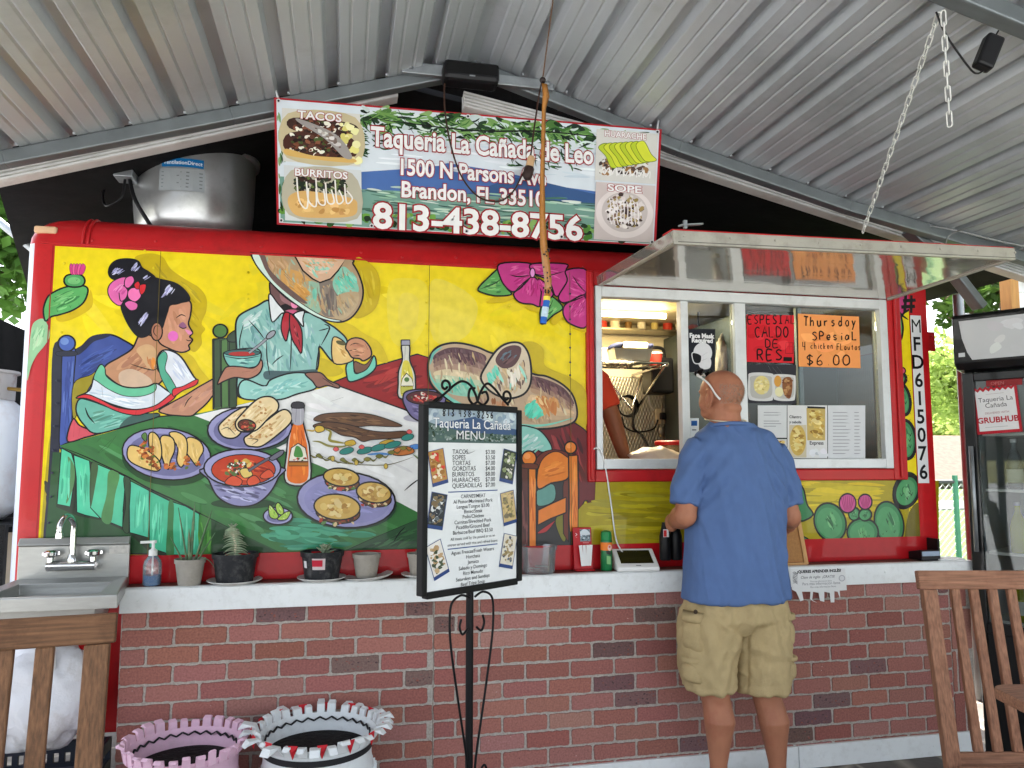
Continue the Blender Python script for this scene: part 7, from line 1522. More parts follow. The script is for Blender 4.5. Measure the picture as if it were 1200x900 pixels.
def sign_on(u0, z0, w, h, draw, name, label, cat, tilt=.0):
    cv = Canvas(fc_(u0, .0235, z0), f_+V(0, 0, tilt), V(0, 0, 1)-f_*tilt, n_, step=3e-5); cv.uv(); draw(cv, w, h); o = cv.build(name, MATS["printed_card"]); tag(o, label, cat); return o
def d_gh(cv, w, h):
    zig = []
    for k in range(17): zig.append((w*k/16, h+(.008 if k % 2 else -.004)))
    cv.P([(0, 0), (w, 0)]+zig[::-1], (176, 30, 44), sm=False); cv.P([(.012, .014), (w-.012, .014)]+[(min(max(x, .012), w-.012), y-.014) for x, y in zig[::-1]], (222, 222, 222), sm=False)
    cv.text("Taqueria La", w*.5, h*.7, None, (40, 40, 44), size=.031, align='c'); cv.text("Cañada", w*.5, h*.57, None, (40, 40, 44), size=.031, align='c'); cv.text("DELIVERED WITH", w*.5, h*.43, None, (150, 90, 96), size=.013, align='c'); cv.text("GRUBHUB", w*.5, h*.24, None, (176, 30, 44), size=.038, bold=.03, align='c'); cv.P([(w*.2, h*.14), (w*.7, h*.14), (w*.7, h*.147), (w*.2, h*.147)], (150, 150, 150), sm=False); cv.P([(w*.3, h*.86), (w*.7, h*.86), (w*.7, h*.866), (w*.3, h*.866)], (170, 150, 150), sm=False)
sign_on(.05, 1.555, .19, .22, d_gh, "delivery_sign", "white sign with scalloped red edge taped to the cooler's glass door", "sign", .06)
sign_on(.1, 1.785, .15, .03, lambda cv, w, h: (cv.P([(0, 0), (w, 0), (w, h), (0, h)], (140, 36, 40), sm=False), cv.text("OPEN", .02, .007, None, (190, 110, 110), size=.022)), "red_sticker", "small red sticker above the white sign on the cooler door", "sticker")
M_bot = glass_mat("bottle_glass", (.75, .85, .3), .05, .05, .65, (186, 190, 44))
def bottle(u, d, z, m, label, lab, h=.24, r=.035):
    q = fc_(u, d, z); t = thing("drink_bottle", label, "bottle", q, 0, "bottles in the drinks cooler")
    bm = BM(); lathe(bm, [(r*.9, 0), (r, .006), (r, h*.5), (r*.75, h*.66), (r*.36, h*.8), (r*.34, h*.93)], q, 16); obj("bottle_body", fix(bm), m, t, smooth='auto')
    bm = BM(); lathe(bm, [(r*.4, h*.93), (r*.4, h)], q, 12); obj("bottle_cap", fix(bm), M_white if lab else M_galv, t, smooth='auto')
    if lab: bm = BM(); lathe(bm, [(r*1.02, h*.14), (r*1.02, h*.4)], q, 16, cap0=False, cap1=False); obj("bottle_label", bm, M_paper, t, smooth=True)
mg = M_bot; my = glass_mat("amber_soda", (.8, .65, .2), .05, .05, .55, (150, 120, 40)); md = glass_mat("clear_soda", (.8, .85, .85), .05, .05, .4, (130, 140, 146))
k = 0
for z, m_, nm in ((1.294, md, "clear bottle"), (.994, mg, "yellow green bottle"), (.674, mg, "yellow green bottle")):
    for u in (.17, .27, .37, .47, .57):
        if z < .7 and u > .4: m2, nm2 = my, "amber bottle"
        else: m2, nm2 = m_, nm
        sh_ = {1.294: "on the cooler's upper shelf", .994: "on the cooler's middle shelf", .674: "on the cooler's lowest shelf"}[z]
        bottle(u, -.085, z, m2, "%s standing in the front row %s" % (nm2, sh_), k % 2 == 0); k += 1
# ------------------------------------------------------------------ tyre planters
def tyre(cx, cy, ro, zt, label, col, red, seed, flop):
    t = thing("tyre_planter", label, "planter", V(cx, cy, GZ), 0, "tyre planters before the brick counter"); c_ = V(cx, cy, 0); r_ = random.Random(seed)
    m = mat("planter_paint_%s" % ("pink" if not red else "white"), col, .55, var=.06, scale=12, bump=.25, bscale=18, dirt=(150, 140, 136), dirt_scale=12, dirt_amt=.35)
    bm = BM(); n = 72
    prof = [(ro*.86, GZ), (ro*.97, GZ+.06), (ro*1.0, GZ+.16), (ro*1.0, zt-.16), (ro*.93, zt-.1), (ro*.93, zt-.05), (ro*1.03, zt-.015)]
    lathe(bm, prof+[(ro*1.0, zt-.012), (ro*.9, zt-.05), (ro*.86, zt-.09), (ro*.84, zt-.2)], c_, n, cap1=False)
    for k in range(48):                       # tread grooves as raised lugs on the wall
        a = 2*math.pi*k/48
        for z0 in (zt-.2, zt-.28, zt-.36):
            if z0 < GZ+.1: continue
            p = c_+V(ro*1.0*math.cos(a), ro*1.0*math.sin(a), z0); q = c_+V(ro*1.0*math.cos(a+.1), ro*1.0*math.sin(a+.1), z0+.06); beam(bm, p, q, .012, .006)
    obj("tyre_wall", fix(bm), m, t, smooth='auto')
    teeth = 30; bm = BM()
    for k in range(teeth):                    # cut lugs round the rim: blocky teeth bent outwards
        a0 = 2*math.pi*(k+r_.uniform(.0, .16))/teeth; a1 = 2*math.pi*(k+r_.uniform(.78, .97))/teeth; out = flop*r_.uniform(.4, 1.5); h = .019*r_.uniform(.5, 1.4); w = r_.uniform(-.03, .03)
        def pt(a, r, z): return c_+V(r*math.cos(a), r*math.sin(a), z)
        b_ = [pt(a0, ro*1.03, zt-.03), pt(a1, ro*1.03, zt-.03), pt(a1, ro*.99, zt-.035), pt(a0, ro*.99, zt-.035)]
        m_ = [pt(a0+.01, ro*1.03+out*.4, zt+h*.6), pt(a1-.01, ro*1.03+out*.4, zt+h*.6+w*.2), pt(a1-.01, ro*.98+out*.3, zt+h*.65), pt(a0+.01, ro*.98+out*.3, zt+h*.65)]
        tp = [pt(a0+.03, ro*1.03+out, zt+h-out*.3), pt(a1-.03, ro*1.03+out, zt+h-out*.3), pt(a1-.03, ro*.985+out*.9, zt+h), pt(a0+.03, ro*.985+out*.9, zt+h)]
        loft(bm, [b_, m_, tp])
    if red:
        for k in range(0, teeth, 2):
            a = 2*math.pi*(k+.9)/teeth; p = c_+V((ro*1.03+.02)*math.cos(a), (ro*1.03+.02)*math.sin(a), zt-.003); s_ = V(-math.sin(a), math.cos(a), 0)
            vs = [bm.verts.new(q) for q in (p-s_*.019+V(0, 0, .02), p+s_*.019+V(0, 0, .02), p+V(0, 0, -.03), p+V(.012*math.cos(a), .012*math.sin(a), 0))]
            for q in ((0, 1, 3), (1, 2, 3), (2, 0, 3), (0, 2, 1)): bm.faces.new([vs[i] for i in q]).material_index = 1
    obj("rim_teeth", fix(bm), [m, mat("tip_red", (190, 34, 44), .5)], t, bevel=.004)
    if red:
        bm = BM(); lathe(bm, [(ro*.94, zt-.07), (ro*.945, zt-.06), (ro*.95, zt-.048)], c_, n, cap0=False, cap1=False); obj("bare_rubber_band", bm, mat("bare_rubber", (40, 40, 42), .7), t)
    bm = BM()
    for k in range(52):                       # dark zigzag grooves inside
        a0, a1 = 2*math.pi*k/52, 2*math.pi*(k+1)/52; zz = zt-.035+(.012 if k % 2 else 0); zy = zt-.035+(0 if k % 2 else .012)
        for rr_, dz in ((.898, 0),): beam(bm, c_+V(ro*rr_*math.cos(a0), ro*rr_*math.sin(a0), zz), c_+V(ro*rr_*math.cos(a1), ro*rr_*math.sin(a1), zy), .006, .005)
    obj("tread_groove", bm, mat("bare_rubber", (40, 40, 42), .7), t)
    bm = BM(); lathe(bm, [(.001, zt-.07), (ro*.5, zt-.066), (ro*.88, zt-.072)], c_, 40, cap0=False, cap1=False); obj("soil", bm, mat("dark_soil", (26, 24, 24), .9, var=.5, scale=50, bump=1, bscale=60), t, smooth=True)
tyre(-.524, -.41, .19, .462, "pink painted tyre planter with jagged rim", (226, 186, 206), False, 3, .025)
tyre(-.075, -.40, .205, .475, "white painted tyre planter with red tips on its jagged rim", (222, 226, 226), True, 5, .05)
# ------------------------------------------------------------------ under the sink: crate, bag; left: gas bottle on its cage
t = thing("plastic_crate", "dark slatted plastic crate under the white sack below the sink", "crate", V(-1.06, -.12, GZ))
bm = BM(); x0, x1, y0, y1, z0, z1 = -1.32, -.86, -.33, .0-.03, GZ, .37
for z in (z0, z0+.1, z0+.2, z1-.04):
    for q in ((x0, x1, y0, y0+.012), (x0, x1, y1-.012, y1), (x0, x0+.012, y0+.0125, y1-.0125), (x1-.012, x1, y0+.0125, y1-.0125)): box(bm, *q, z, z+.045)
for i in range(12):
    x = x0+.0+i*(x1-x0-.02)/11; box(bm, x, x+.02, y0-.003, y0+.011, z0, z1); box(bm, x, x+.02, y1-.011, y1+.003, z0, z1)
obj("crate_body", bm, mat("dark_crate", (46, 50, 60), .5, var=.2), t)
lumpy("white_sack", V(-1.07, -.17, .575), (.19, .12, .205), mat("white_sack_plastic", (216, 216, 220), .4, var=.06, bump=1.0, bscale=16, dirt=(150, 138, 124), dirt_scale=4, dirt_amt=.8), "dirty white plastic sack heaped on the dark crate under the sink", "sack", 5, .22, .15, 1.1)
gc = V(-1.535, .3, 0)
t = thing("gas_bottle", "white propane gas bottle with rusty collar at the trailer's left end", "gas bottle", V(gc.x, gc.y, 1.185))
bm = BM(); lathe(bm, [(.12, 1.185), (.15, 1.21), (.175, 1.25), (.178, 1.6), (.165, 1.66), (.12, 1.7), (.03, 1.715)], gc, 32); obj("cylinder", fix(bm), mat("gas_white", (226, 228, 230), .4, var=.04, dirt=(176, 130, 100), dirt_scale=5, dirt_amt=.35), t, smooth='auto')
bm = BM(); lathe(bm, [(.135, 1.69), (.137, 1.80), (.15, 1.805), (.15, 1.815), (.128, 1.815), (.126, 1.69)], gc, 28, cap0=False, cap1=False); obj("collar", fix(bm), mat("rusty_white", (176, 170, 164), .6, var=.15, dirt=(120, 70, 46), dirt_scale=14, dirt_amt=.9), t, smooth='auto')
bm = BM(); tube(bm, [gc+V(0, 0, 1.71), gc+V(0, 0, 1.78)], .015, 8); tube(bm, [gc+V(.02, -.02, 1.75), gc+V(.2, -.05, 1.73)], .008, 8); obj("valve", bm, mat("brass", (160, 130, 70), .35, .8), t, smooth='auto')
t = thing("mesh_cage", "black expanded metal cage holding up the white gas bottle", "cage", V(gc.x, gc.y, GZ))
bm = BM(); x0, x1, y0, z0, z1 = -1.95, -1.315, .08, GZ, 1.18
for x in (x0, x1-.03): box(bm, x, x+.03, y0, y0+.03, z0, z1); box(bm, x, x+.03, .52, .55, z0, z1)
box(bm, x0+.0305, x1-.0305, y0, y0+.03, z1-.03, z1); box(bm, x0, x1, y0+.0305, .5195, z1-.012, z1-.001); obj("cage_frame", bm, M_blackm, t)
bm = BM(); s_ = .034; n1 = int((x1-x0)/s_)+2
for r in range(int((z1-z0)/(s_*.62))+1):
    z = z0+r*s_*.62
    pts = []
    for i in range(n1*2):
        x = x0+i*s_/2; 
        if x > x1: break
        pts.append(V(x, y0-.002, z+(s_*.31 if (i+r) % 2 else 0)))
    for a, b_ in zip(pts, pts[1:]): beam(bm, a, b_, .003, .004)
obj("wire_mesh", bm, M_blackm, t)
bm = BM(); box(bm, x0+.04, x1-.04, .3, .31, z0, z1-.05); obj("back_sheet", bm, mat("beige_sheet", (190, 176, 156), .6), t)
# ------------------------------------------------------------------ speakers, cables, chain, fly strip
a, b_ = at(519, 71, -.3), at(584, 103, -.3)
t = thing("roof_speaker", "black shelf speaker fixed at the canopy's peak above the banner", "speaker", V((a.x+b_.x)/2, -.3, b_.z))
bm = BM(); box(bm, a.x, b_.x, -.34, -.24, b_.z+.003, a.z-.006); obj("cabinet", bm, M_black, t, bevel=.018)
bm = BM(); box(bm, a.x+.012, b_.x-.012, -.344, -.3395, b_.z+.03, a.z-.02); obj("grille", bm, mat("black_grille", (14, 14, 15), .8), t, bevel=.004)
bm = BM(); c_ = (a+b_)/2; box(bm, c_.x-.012, c_.x+.012, -.3455, -.3442, b_.z+.016, b_.z+.022); obj("badge", bm, M_galv, t)
bm = BM(); tube(bm, cr([at(521, 98, -.3), at(521, 125, -.3), at(527, 165, -.3), at(540, 205, -.31), at(560, 230, -.32), at(583, 236, -.33), at(600, 226, -.33), at(612, 205, -.34), at(621, 186, -.34), at(626, 150, -.34), at(632, 110, -.34), at(636, 92, -.3)], n=8), .0038, 7); o = obj("cord", bm, mat("brown_cord", (58, 38, 30), .5), None, smooth=True)
t = thing("dangling_plug", "brown cord looping across the banner to a hanging plug", "cord", at(626, 200, -.34)); Mi = root_matrix(t).inverted(); o.data.transform(Mi @ Matrix.Translation(o.location)); o.location = (0, 0, 0); o.parent = t
q = at(622, 188, -.34); d_ = (at(617, 212, -.34)-q).normalized(); Mq = Matrix.Translation(q) @ d_.to_track_quat('Z', 'Y').to_matrix().to_4x4()
bm = BM(); lathe(bm, [(.008, -.02), (.016, -.012), (.017, .03)], n=14, M=Mq); obj("plug_neck", fix(bm), mat("beige_plug", (196, 160, 120), .5), t, smooth='auto')
bm = BM(); lathe(bm, [(.019, .03), (.022, .036), (.02, .075), (.012, .085)], n=14, M=Mq); obj("plug_socket", fix(bm), mat("dark_brown_plug", (50, 36, 32), .5), t, smooth='auto')
M_string = mat("brown_string", (96, 70, 52), .8)
t = thing("fly_strip", "amber sticky fly strip with blue tube end hanging on a string", "fly strip", at(637, 378, -1.3))
bm = BM(); tube(bm, [at(649, -30, -1.3), at(648, 0, -1.3), at(636, 92, -1.3)], .0021, 6); obj("string", bm, M_string, t, smooth=True)
bm = BM(); ball(bm, at(636, 94, -1.3), .0095, 14, 10); obj("bead", bm, mat("dark_bead", (40, 30, 28), .25), t, smooth=True)
bm = BM(); rows = []; path = [(638, 98, 3.2), (640, 112, 4.6), (637.5, 126, 3.2), (636.5, 170, 3.2), (635.5, 210, 3.3), (635.5, 250, 3.6), (637, 285, 4.0), (640, 310, 4.4), (642.5, 330, 4.2), (641, 350, 3.4)]
for i, (x, y, w) in enumerate(path):
    c_ = at(x, y, -1.3); hw = w/900*2.3; tw = .5*math.sin(i*.6); rows.append([c_+V(hw*math.cos(tw), hw*math.sin(tw), 0), c_+V(0, .0015, 0), c_-V(hw*math.cos(tw), hw*math.sin(tw), 0), c_-V(0, .0015, 0)])
loft(bm, rows); obj("sticky_ribbon", fix(bm), mat("amber_ribbon", (168, 112, 52), .25, var=.25, scale=30, coat=.5, dirt=(60, 36, 20), dirt_scale=30, dirt_amt=.5), t, smooth=True)
bm = BM(); r_ = random.Random(5)
for k in range(22):
    x, y = r_.uniform(637, 645), r_.uniform(285, 345); ball(bm, at(x, y, -1.3035), (.0024, .0016, .003), 6, 4)
obj("stuck_flies", bm, M_black, t); t.children[-1]['kind'] = 'stuff'
c0, c1 = at(641, 350, -1.3), at(636.5, 379, -1.3); bm = BM(); tube(bm, [c0, c1], .0095, 12); obj("tube_end", bm, mat("blue_tube", (36, 92, 170), .4), t, smooth='auto')
bm = BM(); tube(bm, [c0.lerp(c1, .35), c0.lerp(c1, .75)], .0098, 12); obj("tube_label", bm, mat("pale_label", (176, 196, 206), .5, var=.2, scale=120), t, smooth='auto')
bm = BM(); tube(bm, [c0+V(0, 0, .006), c0.lerp(c1, .08)], .0101, 12); obj("tube_collar", bm, mat("yellow_band", (220, 196, 70), .5), t, smooth='auto')
def link_mesh(w, h, r):
    bm = BM(); pts = []
    for i in range(20):
        a = 2*math.pi*i/20; sx = math.cos(a)*w; sz = math.sin(a)*w+(h if math.sin(a) > 0 else -h); pts.append(V(sx, 0, sz))
    rings = tube(bm, pts+[pts[0]], r, 6, caps=False); return bm
t = thing("chain", "white painted chain from the canopy beam down to the hatch with a loose tail", "chain", V(2.0, -1.1, 2.34))
M_chain = mat("white_chain", (214, 214, 208), .4, .1)
def chain_run(p, q, n, first=None):
    d = (q-p); L = d.length/n; d.normalize(); base = d.to_track_quat('Z', 'Y').to_matrix().to_4x4()
    me = None
    for i in range(n):
        M = Matrix.Translation(p+d*(L*(i+.5))) @ base @ Matrix.Rotation(R(80 if i % 2 else 10), 4, 'Z')
        if first is None:
            o = obj("link", link_mesh(.0066, L*.62-.0066, .0021), M_chain, t, smooth=True, world=False); first = o
        else:
            o = first.copy(); COL.objects.link(o)
        o.parent = t; o.matrix_local = root_matrix(t).inverted() @ M
    return first
top = at(1100, 16, -1.56)
chain_run(top, at(1011, 272, -.745), 26); chain_run(top+V(.006, -.01, 0), at(1113, 147, -1.565), 9)
t = thing("power_adapter", "small black box dangling under the canopy beam by its cable", "adapter", at(1158, 84, -1.54))
q = at(1158, 62, -1.56); bm = BM(); Mx = Matrix.Translation(q) @ Matrix.Rotation(R(-12), 4, 'Z') @ Matrix.Rotation(R(24), 4, 'Y'); box(bm, -.026, .026, -.02, .02, -.052, .052, Mx); obj("adapter_body", bm, M_black, t, bevel=.008)
bm = BM(); tube(bm, cr([at(1152, 83, -1.56), at(1146, 86, -1.56), at(1138, 82, -1.56), at(1120, 58, -1.56), at(1106, 36, -1.56), at(1097, 14, -1.56)]), .003, 7); tube(bm, [Mx @ V(0, 0, .052), at(1170, 36, -1.56)], .0025, 6); obj("adapter_cable", bm, M_black, t, smooth=True)
bm = BM(); tube(bm, cr([at(1075, 262, -.18), at(1120, 270, -.3), at(1160, 280, -.3), at(1215, 292, -.3)]), .004, 6); tube(bm, cr([at(1108, 287, -.3), at(1115, 274, -.3), at(1150, 262, -.5), at(1215, 238, -.8)]), .003, 6); o = obj("overhead_wire", bm, mat("grey_wire", (150, 152, 152), .5), None, smooth=True); tag(o, "thin grey wire strung along the canopy's right front beam", "wire")
# shed wall at far right with timber post
t = thing("shed_wall", "white boarded shed wall with timber posts seen above the drinks cooler", "shed", V(4.3, .5, GZ))
bm = BM(); q = at(1186, 340, .45)
for i in range(14): box(bm, q.x, q.x+2.0, .45, .47, .1+i*.18, .1+i*.18+.176)
obj("boards", bm, M_white, t, bevel=.004)
bm = BM(); box(bm, q.x-.06, q.x+.0, .4, .48, GZ, 2.62); beam(bm, V(q.x+.03, .42, 2.6), V(q.x+.4, .42, 2.2), .04, .07, V(0, 1, 0)); obj("timber_post", bm, mat("raw_timber", (176, 128, 72), .7, var=.2, scale=6, stretch=(8, 8, 1)), t, bevel=.004)
# ------------------------------------------------------------------ yard beyond: fence, house, trees
t = thing("chain_link_fence", "galvanised chain link fence with green posts across the yard", "fence", V(8, 2.7, 0))
bm = BM(); fx0, fx1, fy, fz = 4.9, 13.5, 2.7, 1.22; s_ = .065
bmr = BM(); tube(bmr, [(fx0, fy, fz), (fx1, fy, fz)], .018, 8); obj("top_rail", bmr, mat("dark_rail", (70, 76, 76), .5, .4), t, smooth=True)
n = int((fx1-fx0+fz)/s_)
def rib(p, q):
    beam(bm, p, q, .0035, .0035)
for i in range(n):
    for sg in (1, -1):
        a = fx0-(fz if sg > 0 else 0)+i*s_; b_ = a+sg*fz; za, zb_ = .03, fz
        lo, hi = (a, b_)
        # clip to the fence's ends
        def clip(x): return min(max(x, fx0), fx1)
        if sg > 0: x0c, x1c = clip(a), clip(a+fz); z0c, z1c = .03+(x0c-a)*(fz-.03)/fz, .03+(x1c-a)*(fz-.03)/fz
        else: a = fx0+i*s_; x0c, x1c = clip(a), clip(a-fz); z0c, z1c = .03+(a-x0c)*(fz-.03)/fz, .03+(a-x1c)*(fz-.03)/fz
        if abs(x1c-x0c) > .02: rib(V(x0c, fy, z0c), V(x1c, fy, z1c))
obj("wire_mesh", bm, mat("wire_galv", (190, 194, 194), .4, .4), t)
for px in (1121, 1180):
    x = at(px, 600, fy).x; bmp = BM(); tube(bmp, [(x, fy, 0), (x, fy, fz+.06)], .025, 10); obj("fence_post", bmp, mat("green_post", (60, 120, 96), .5), t, smooth='auto')
h = at(1122, 560, 26); hx = h.x
t = thing("house", "low beige house with brown shingle roof beyond the chain link fence", "house", V(hx+3, 30, 0))
ez = at(1100, 566, 26).z; rz_ = at(1120, 524, 29).z
bm = BM(); box(bm, hx-1.4, hx+9, 26, 34, 0, ez); obj("wall", bm, mat("beige_stucco", (132, 124, 104), .8, var=.05), t)
bm = BM(); x0, x1, y0, y1 = hx-2.0, hx+9.6, 25.4, 34.6
vs = [bm.verts.new(p) for p in ((x0, y0, ez), (x1, y0, ez), (x1, y1, ez), (x0, y1, ez), (hx+.8, 30, rz_+.6), (x1-3, 30, rz_+.6))]
for q in ((0, 1, 5, 4), (1, 2, 5), (2, 3, 4, 5), (3, 0, 4), (3, 2, 1, 0)): bm.faces.new([vs[i] for i in q])
obj("roof", fix(bm), mat("brown_shingles", (104, 84, 74), .9, var=.3, scale=5, bump=.5, bscale=8), t)
for dx in (.1, 2.6, 5.0):
    bm = BM(); box(bm, hx+dx, hx+dx+1.1, 25.96, 26.05, ez*.35, ez*.8); f = obj("window", bm, M_white, t, bevel=.02); bm = BM(); box(bm, hx+dx+.08, hx+dx+1.02, 25.95, 25.958, ez*.35+.08, ez*.8-.08); obj("pane", bm, mat("dark_pane", (70, 80, 90), .15), f)
def leafcloud(bm, lobes, n, size, sd):
    r = random.Random(sd); tot = sum(l[3]*l[4]*l[5] for l in lobes)
    for (cx, cy, cz, rx, ry, rz2) in lobes:
        k = int(n*rx*ry*rz2/tot)
        for _ in range(k):
            while True:
                p = V(r.uniform(-1, 1), r.uniform(-1, 1), r.uniform(-1, 1))
                if .15 < p.length < 1 and r.random() < p.length**1.2: break
            q = V(cx+p.x*rx, cy+p.y*ry, cz+p.z*rz2)+V(r.gauss(0, .06*rx), r.gauss(0, .06*ry), r.gauss(0, .06*rz2)); s_ = size*r.uniform(.6, 1.4)
            a = V(r.gauss(0, 1), r.gauss(0, 1), r.gauss(0, .6)).normalized(); b_ = a.orthogonal().normalized(); b_ = (Quaternion(a, r.uniform(0, 6.28)) @ b_)
            vs = [bm.verts.new(q+a*s_), bm.verts.new(q+b_*s_*.5), bm.verts.new(q-a*s_), bm.verts.new(q-b_*s_*.5)]; bm.faces.new(vs)
def leaf_mat(name, c):
    m = mat(name, c, .6, var=.35, scale=1.2); b = m.node_tree.nodes["Principled BSDF"]
    l = m.node_tree.links; n = m.node_tree.nodes; tr_ = n.new("ShaderNodeBsdfTranslucent"); mx = n.new("ShaderNodeMixShader"); mx.inputs[0].default_value = .4
    src = b.inputs['Base Color'].links[0].from_socket; l.new(src, tr_.inputs[0]); l.new(b.outputs[0], mx.inputs[1]); l.new(tr_.outputs[0], mx.inputs[2]); l.new(mx.outputs[0], n["Material Output"].inputs[0])
    return m
M_bark = mat("bark", (92, 76, 62), .9, var=.3, scale=8, bump=.6, bscale=20)
def tree(label, base, h, tr, lobes, n, size, col, sd, name="leafy_tree"):
    t = thing(name, label, "tree", base, 0, "trees around the yard"); b0 = Vector(base); r = random.Random(sd)
    bm = BM(); top = b0+V(r.uniform(-.3, .3), r.uniform(-.3, .3), h)
    tube(bm, cr([b0, b0.lerp(top, .4)+V(.1, 0, 0), b0.lerp(top, .75), top]), [tr*(1-.75*i/18) for i in range(19)], 10)
    for l_ in lobes:
        s0 = b0.lerp(top, r.uniform(.5, .95)); e = V(l_[0], l_[1], l_[2]); tube(bm, cr([s0, s0.lerp(e, .5)+V(0, 0, .12*l_[5]), e]), [tr*.35*(1-.8*i/12) for i in range(13)], 7)
    obj("trunk", bm, M_bark, t, smooth=True)
    bm = BM(); leafcloud(bm, lobes, n, size, sd); obj("crown", bm, leaf_mat("leaf_%s" % sd, col), t, smooth=False)
def lob(pxs, y, rs, sq=.8): return [tuple(at(px, py, y+dy))+(r_, r_, r_*sq) for px, py, r_, dy in pxs]
p = at(1150, 560, 4.6)
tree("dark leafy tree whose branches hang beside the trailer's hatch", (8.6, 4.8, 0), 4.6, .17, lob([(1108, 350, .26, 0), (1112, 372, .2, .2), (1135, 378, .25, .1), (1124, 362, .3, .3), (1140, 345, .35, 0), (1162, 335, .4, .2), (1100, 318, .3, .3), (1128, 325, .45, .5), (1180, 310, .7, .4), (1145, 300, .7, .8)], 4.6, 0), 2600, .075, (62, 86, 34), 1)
q = at(1112, 470, 17)
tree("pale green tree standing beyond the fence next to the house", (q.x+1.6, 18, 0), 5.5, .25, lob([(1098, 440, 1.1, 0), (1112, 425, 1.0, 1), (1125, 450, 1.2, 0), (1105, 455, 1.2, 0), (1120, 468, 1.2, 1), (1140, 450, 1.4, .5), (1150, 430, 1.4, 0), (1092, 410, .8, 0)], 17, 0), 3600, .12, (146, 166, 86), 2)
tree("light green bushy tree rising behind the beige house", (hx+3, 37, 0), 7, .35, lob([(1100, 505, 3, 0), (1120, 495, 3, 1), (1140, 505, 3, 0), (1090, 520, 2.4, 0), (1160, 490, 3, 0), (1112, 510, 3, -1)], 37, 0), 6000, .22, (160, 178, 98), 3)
q = at(10, 255, 7)
tree("bushy green tree behind the trailer's left end", (q.x-.5, 7.5, 0), 4.5, .2, lob([(-10, 255, .9, 0), (12, 240, .8, 0), (25, 275, .8, .4), (5, 290, .9, 0), (-40, 230, 1.0, 0), (30, 230, .7, .5), (50, 260, .9, .6), (-30, 300, 1.0, 0)], 7, 0), 6000, .09, (74, 112, 46), 4)
p = at(1000, 270, 6); tree("small leafy tree behind the trailer's right half", (p.x, 6.3, 0), 4.2, .15, [(p.x, 6.2, p.z, .8, .7, .6), (p.x+.9, 6.4, p.z+.3, .8, .7, .6), (p.x-.7, 6.2, p.z+.1, .7, .6, .5)], 2600, .08, (92, 130, 56), 6)
r5 = random.Random(5)
# a row of distant hedge trees closing the horizon
def far(x, y, h, sd): tree("distant round tree in the row along the horizon", (x, y, 0), h*.4, .3, [(x+r5.uniform(-1, 1), y+r5.uniform(-1, 1), h*.42+r5.uniform(-.5, 1), h*.35, h*.3, h*.28) for _ in range(4)], 1400, .3, (110, 140, 66), sd)
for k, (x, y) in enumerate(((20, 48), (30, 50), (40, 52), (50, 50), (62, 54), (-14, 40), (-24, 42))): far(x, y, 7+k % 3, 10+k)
# ------------------------------------------------------------------ people
M_skin = mat("skin_tanned", (164, 110, 84), .5, var=.1, scale=14, bump=.12, bscale=150, dirt=(150, 84, 66), dirt_scale=9, dirt_amt=.5)
M_skin2 = mat("skin_brown", (140, 88, 60), .5, var=.08, scale=14)
M_tee = mat("blue_cotton", (82, 106, 150), .85, var=.06, scale=20, bump=.25, bscale=260)
M_khaki = mat("khaki_cotton", (172, 152, 112), .85, var=.1, scale=12, bump=.35, bscale=200, dirt=(140, 122, 86), dirt_scale=8, dirt_amt=.4)
def remesh(o, vox, smooth=6, disp=0.0, dscale=.12, seed=0):
    m = o.modifiers.new("remesh", 'REMESH'); m.mode = 'VOXEL'; m.voxel_size = vox; m.use_smooth_shade = True
    s_ = o.modifiers.new("smooth", 'SMOOTH'); s_.factor = .5; s_.iterations = smooth
    if disp:
        tx = bpy.data.textures.new("folds%d" % seed, 'CLOUDS'); tx.noise_scale = dscale; tx.noise_depth = 2
        d = o.modifiers.new("folds", 'DISPLACE'); d.texture = tx; d.strength = disp; d.mid_level = .5; d.texture_coords = 'LOCAL'
from mathutils import noise
def fold(o, fn):
    """bake the modifiers and press cloth folds into the surface"""
    dg = bpy.context.evaluated_depsgraph_get(); dg.update(); me = bpy.data.meshes.new_from_object(o.evaluated_get(dg)); old = o.data
    o.modifiers.clear(); o.data = me; M = root_matrix(o); ns = [v.normal.copy() for v in me.vertices]
    for v, n in zip(me.vertices, ns): v.co += n*fn(M @ v.co, n)
    for p in me.polygons: p.use_smooth = True
    me.name = o.name; bpy.data.meshes.remove(old)
def ellring(c_, rx, ry, n=28, rot=0.0, p=2.3):
    out = []
    for k in range(n):
        a = 2*math.pi*k/n; ca, sa = math.cos(a), math.sin(a); x = rx*math.copysign(abs(ca)**(2/p), ca); y = ry*math.copysign(abs(sa)**(2/p), sa)
        out.append(Vector(c_)+V(x*math.cos(rot)-y*math.sin(rot), x*math.sin(rot)+y*math.cos(rot), 0))
    return out
def limb(bm, pts, rs, n=16): tube(bm, pts, rs, n)
MY = -.37
def mp(px, py, dy=0.0): return at(px, py, MY+dy)
man = thing("person", "bald man in blue t-shirt and khaki cargo shorts ordering at the window", "person", V(1.6, MY, GZ))
sc_ = 1/276.0
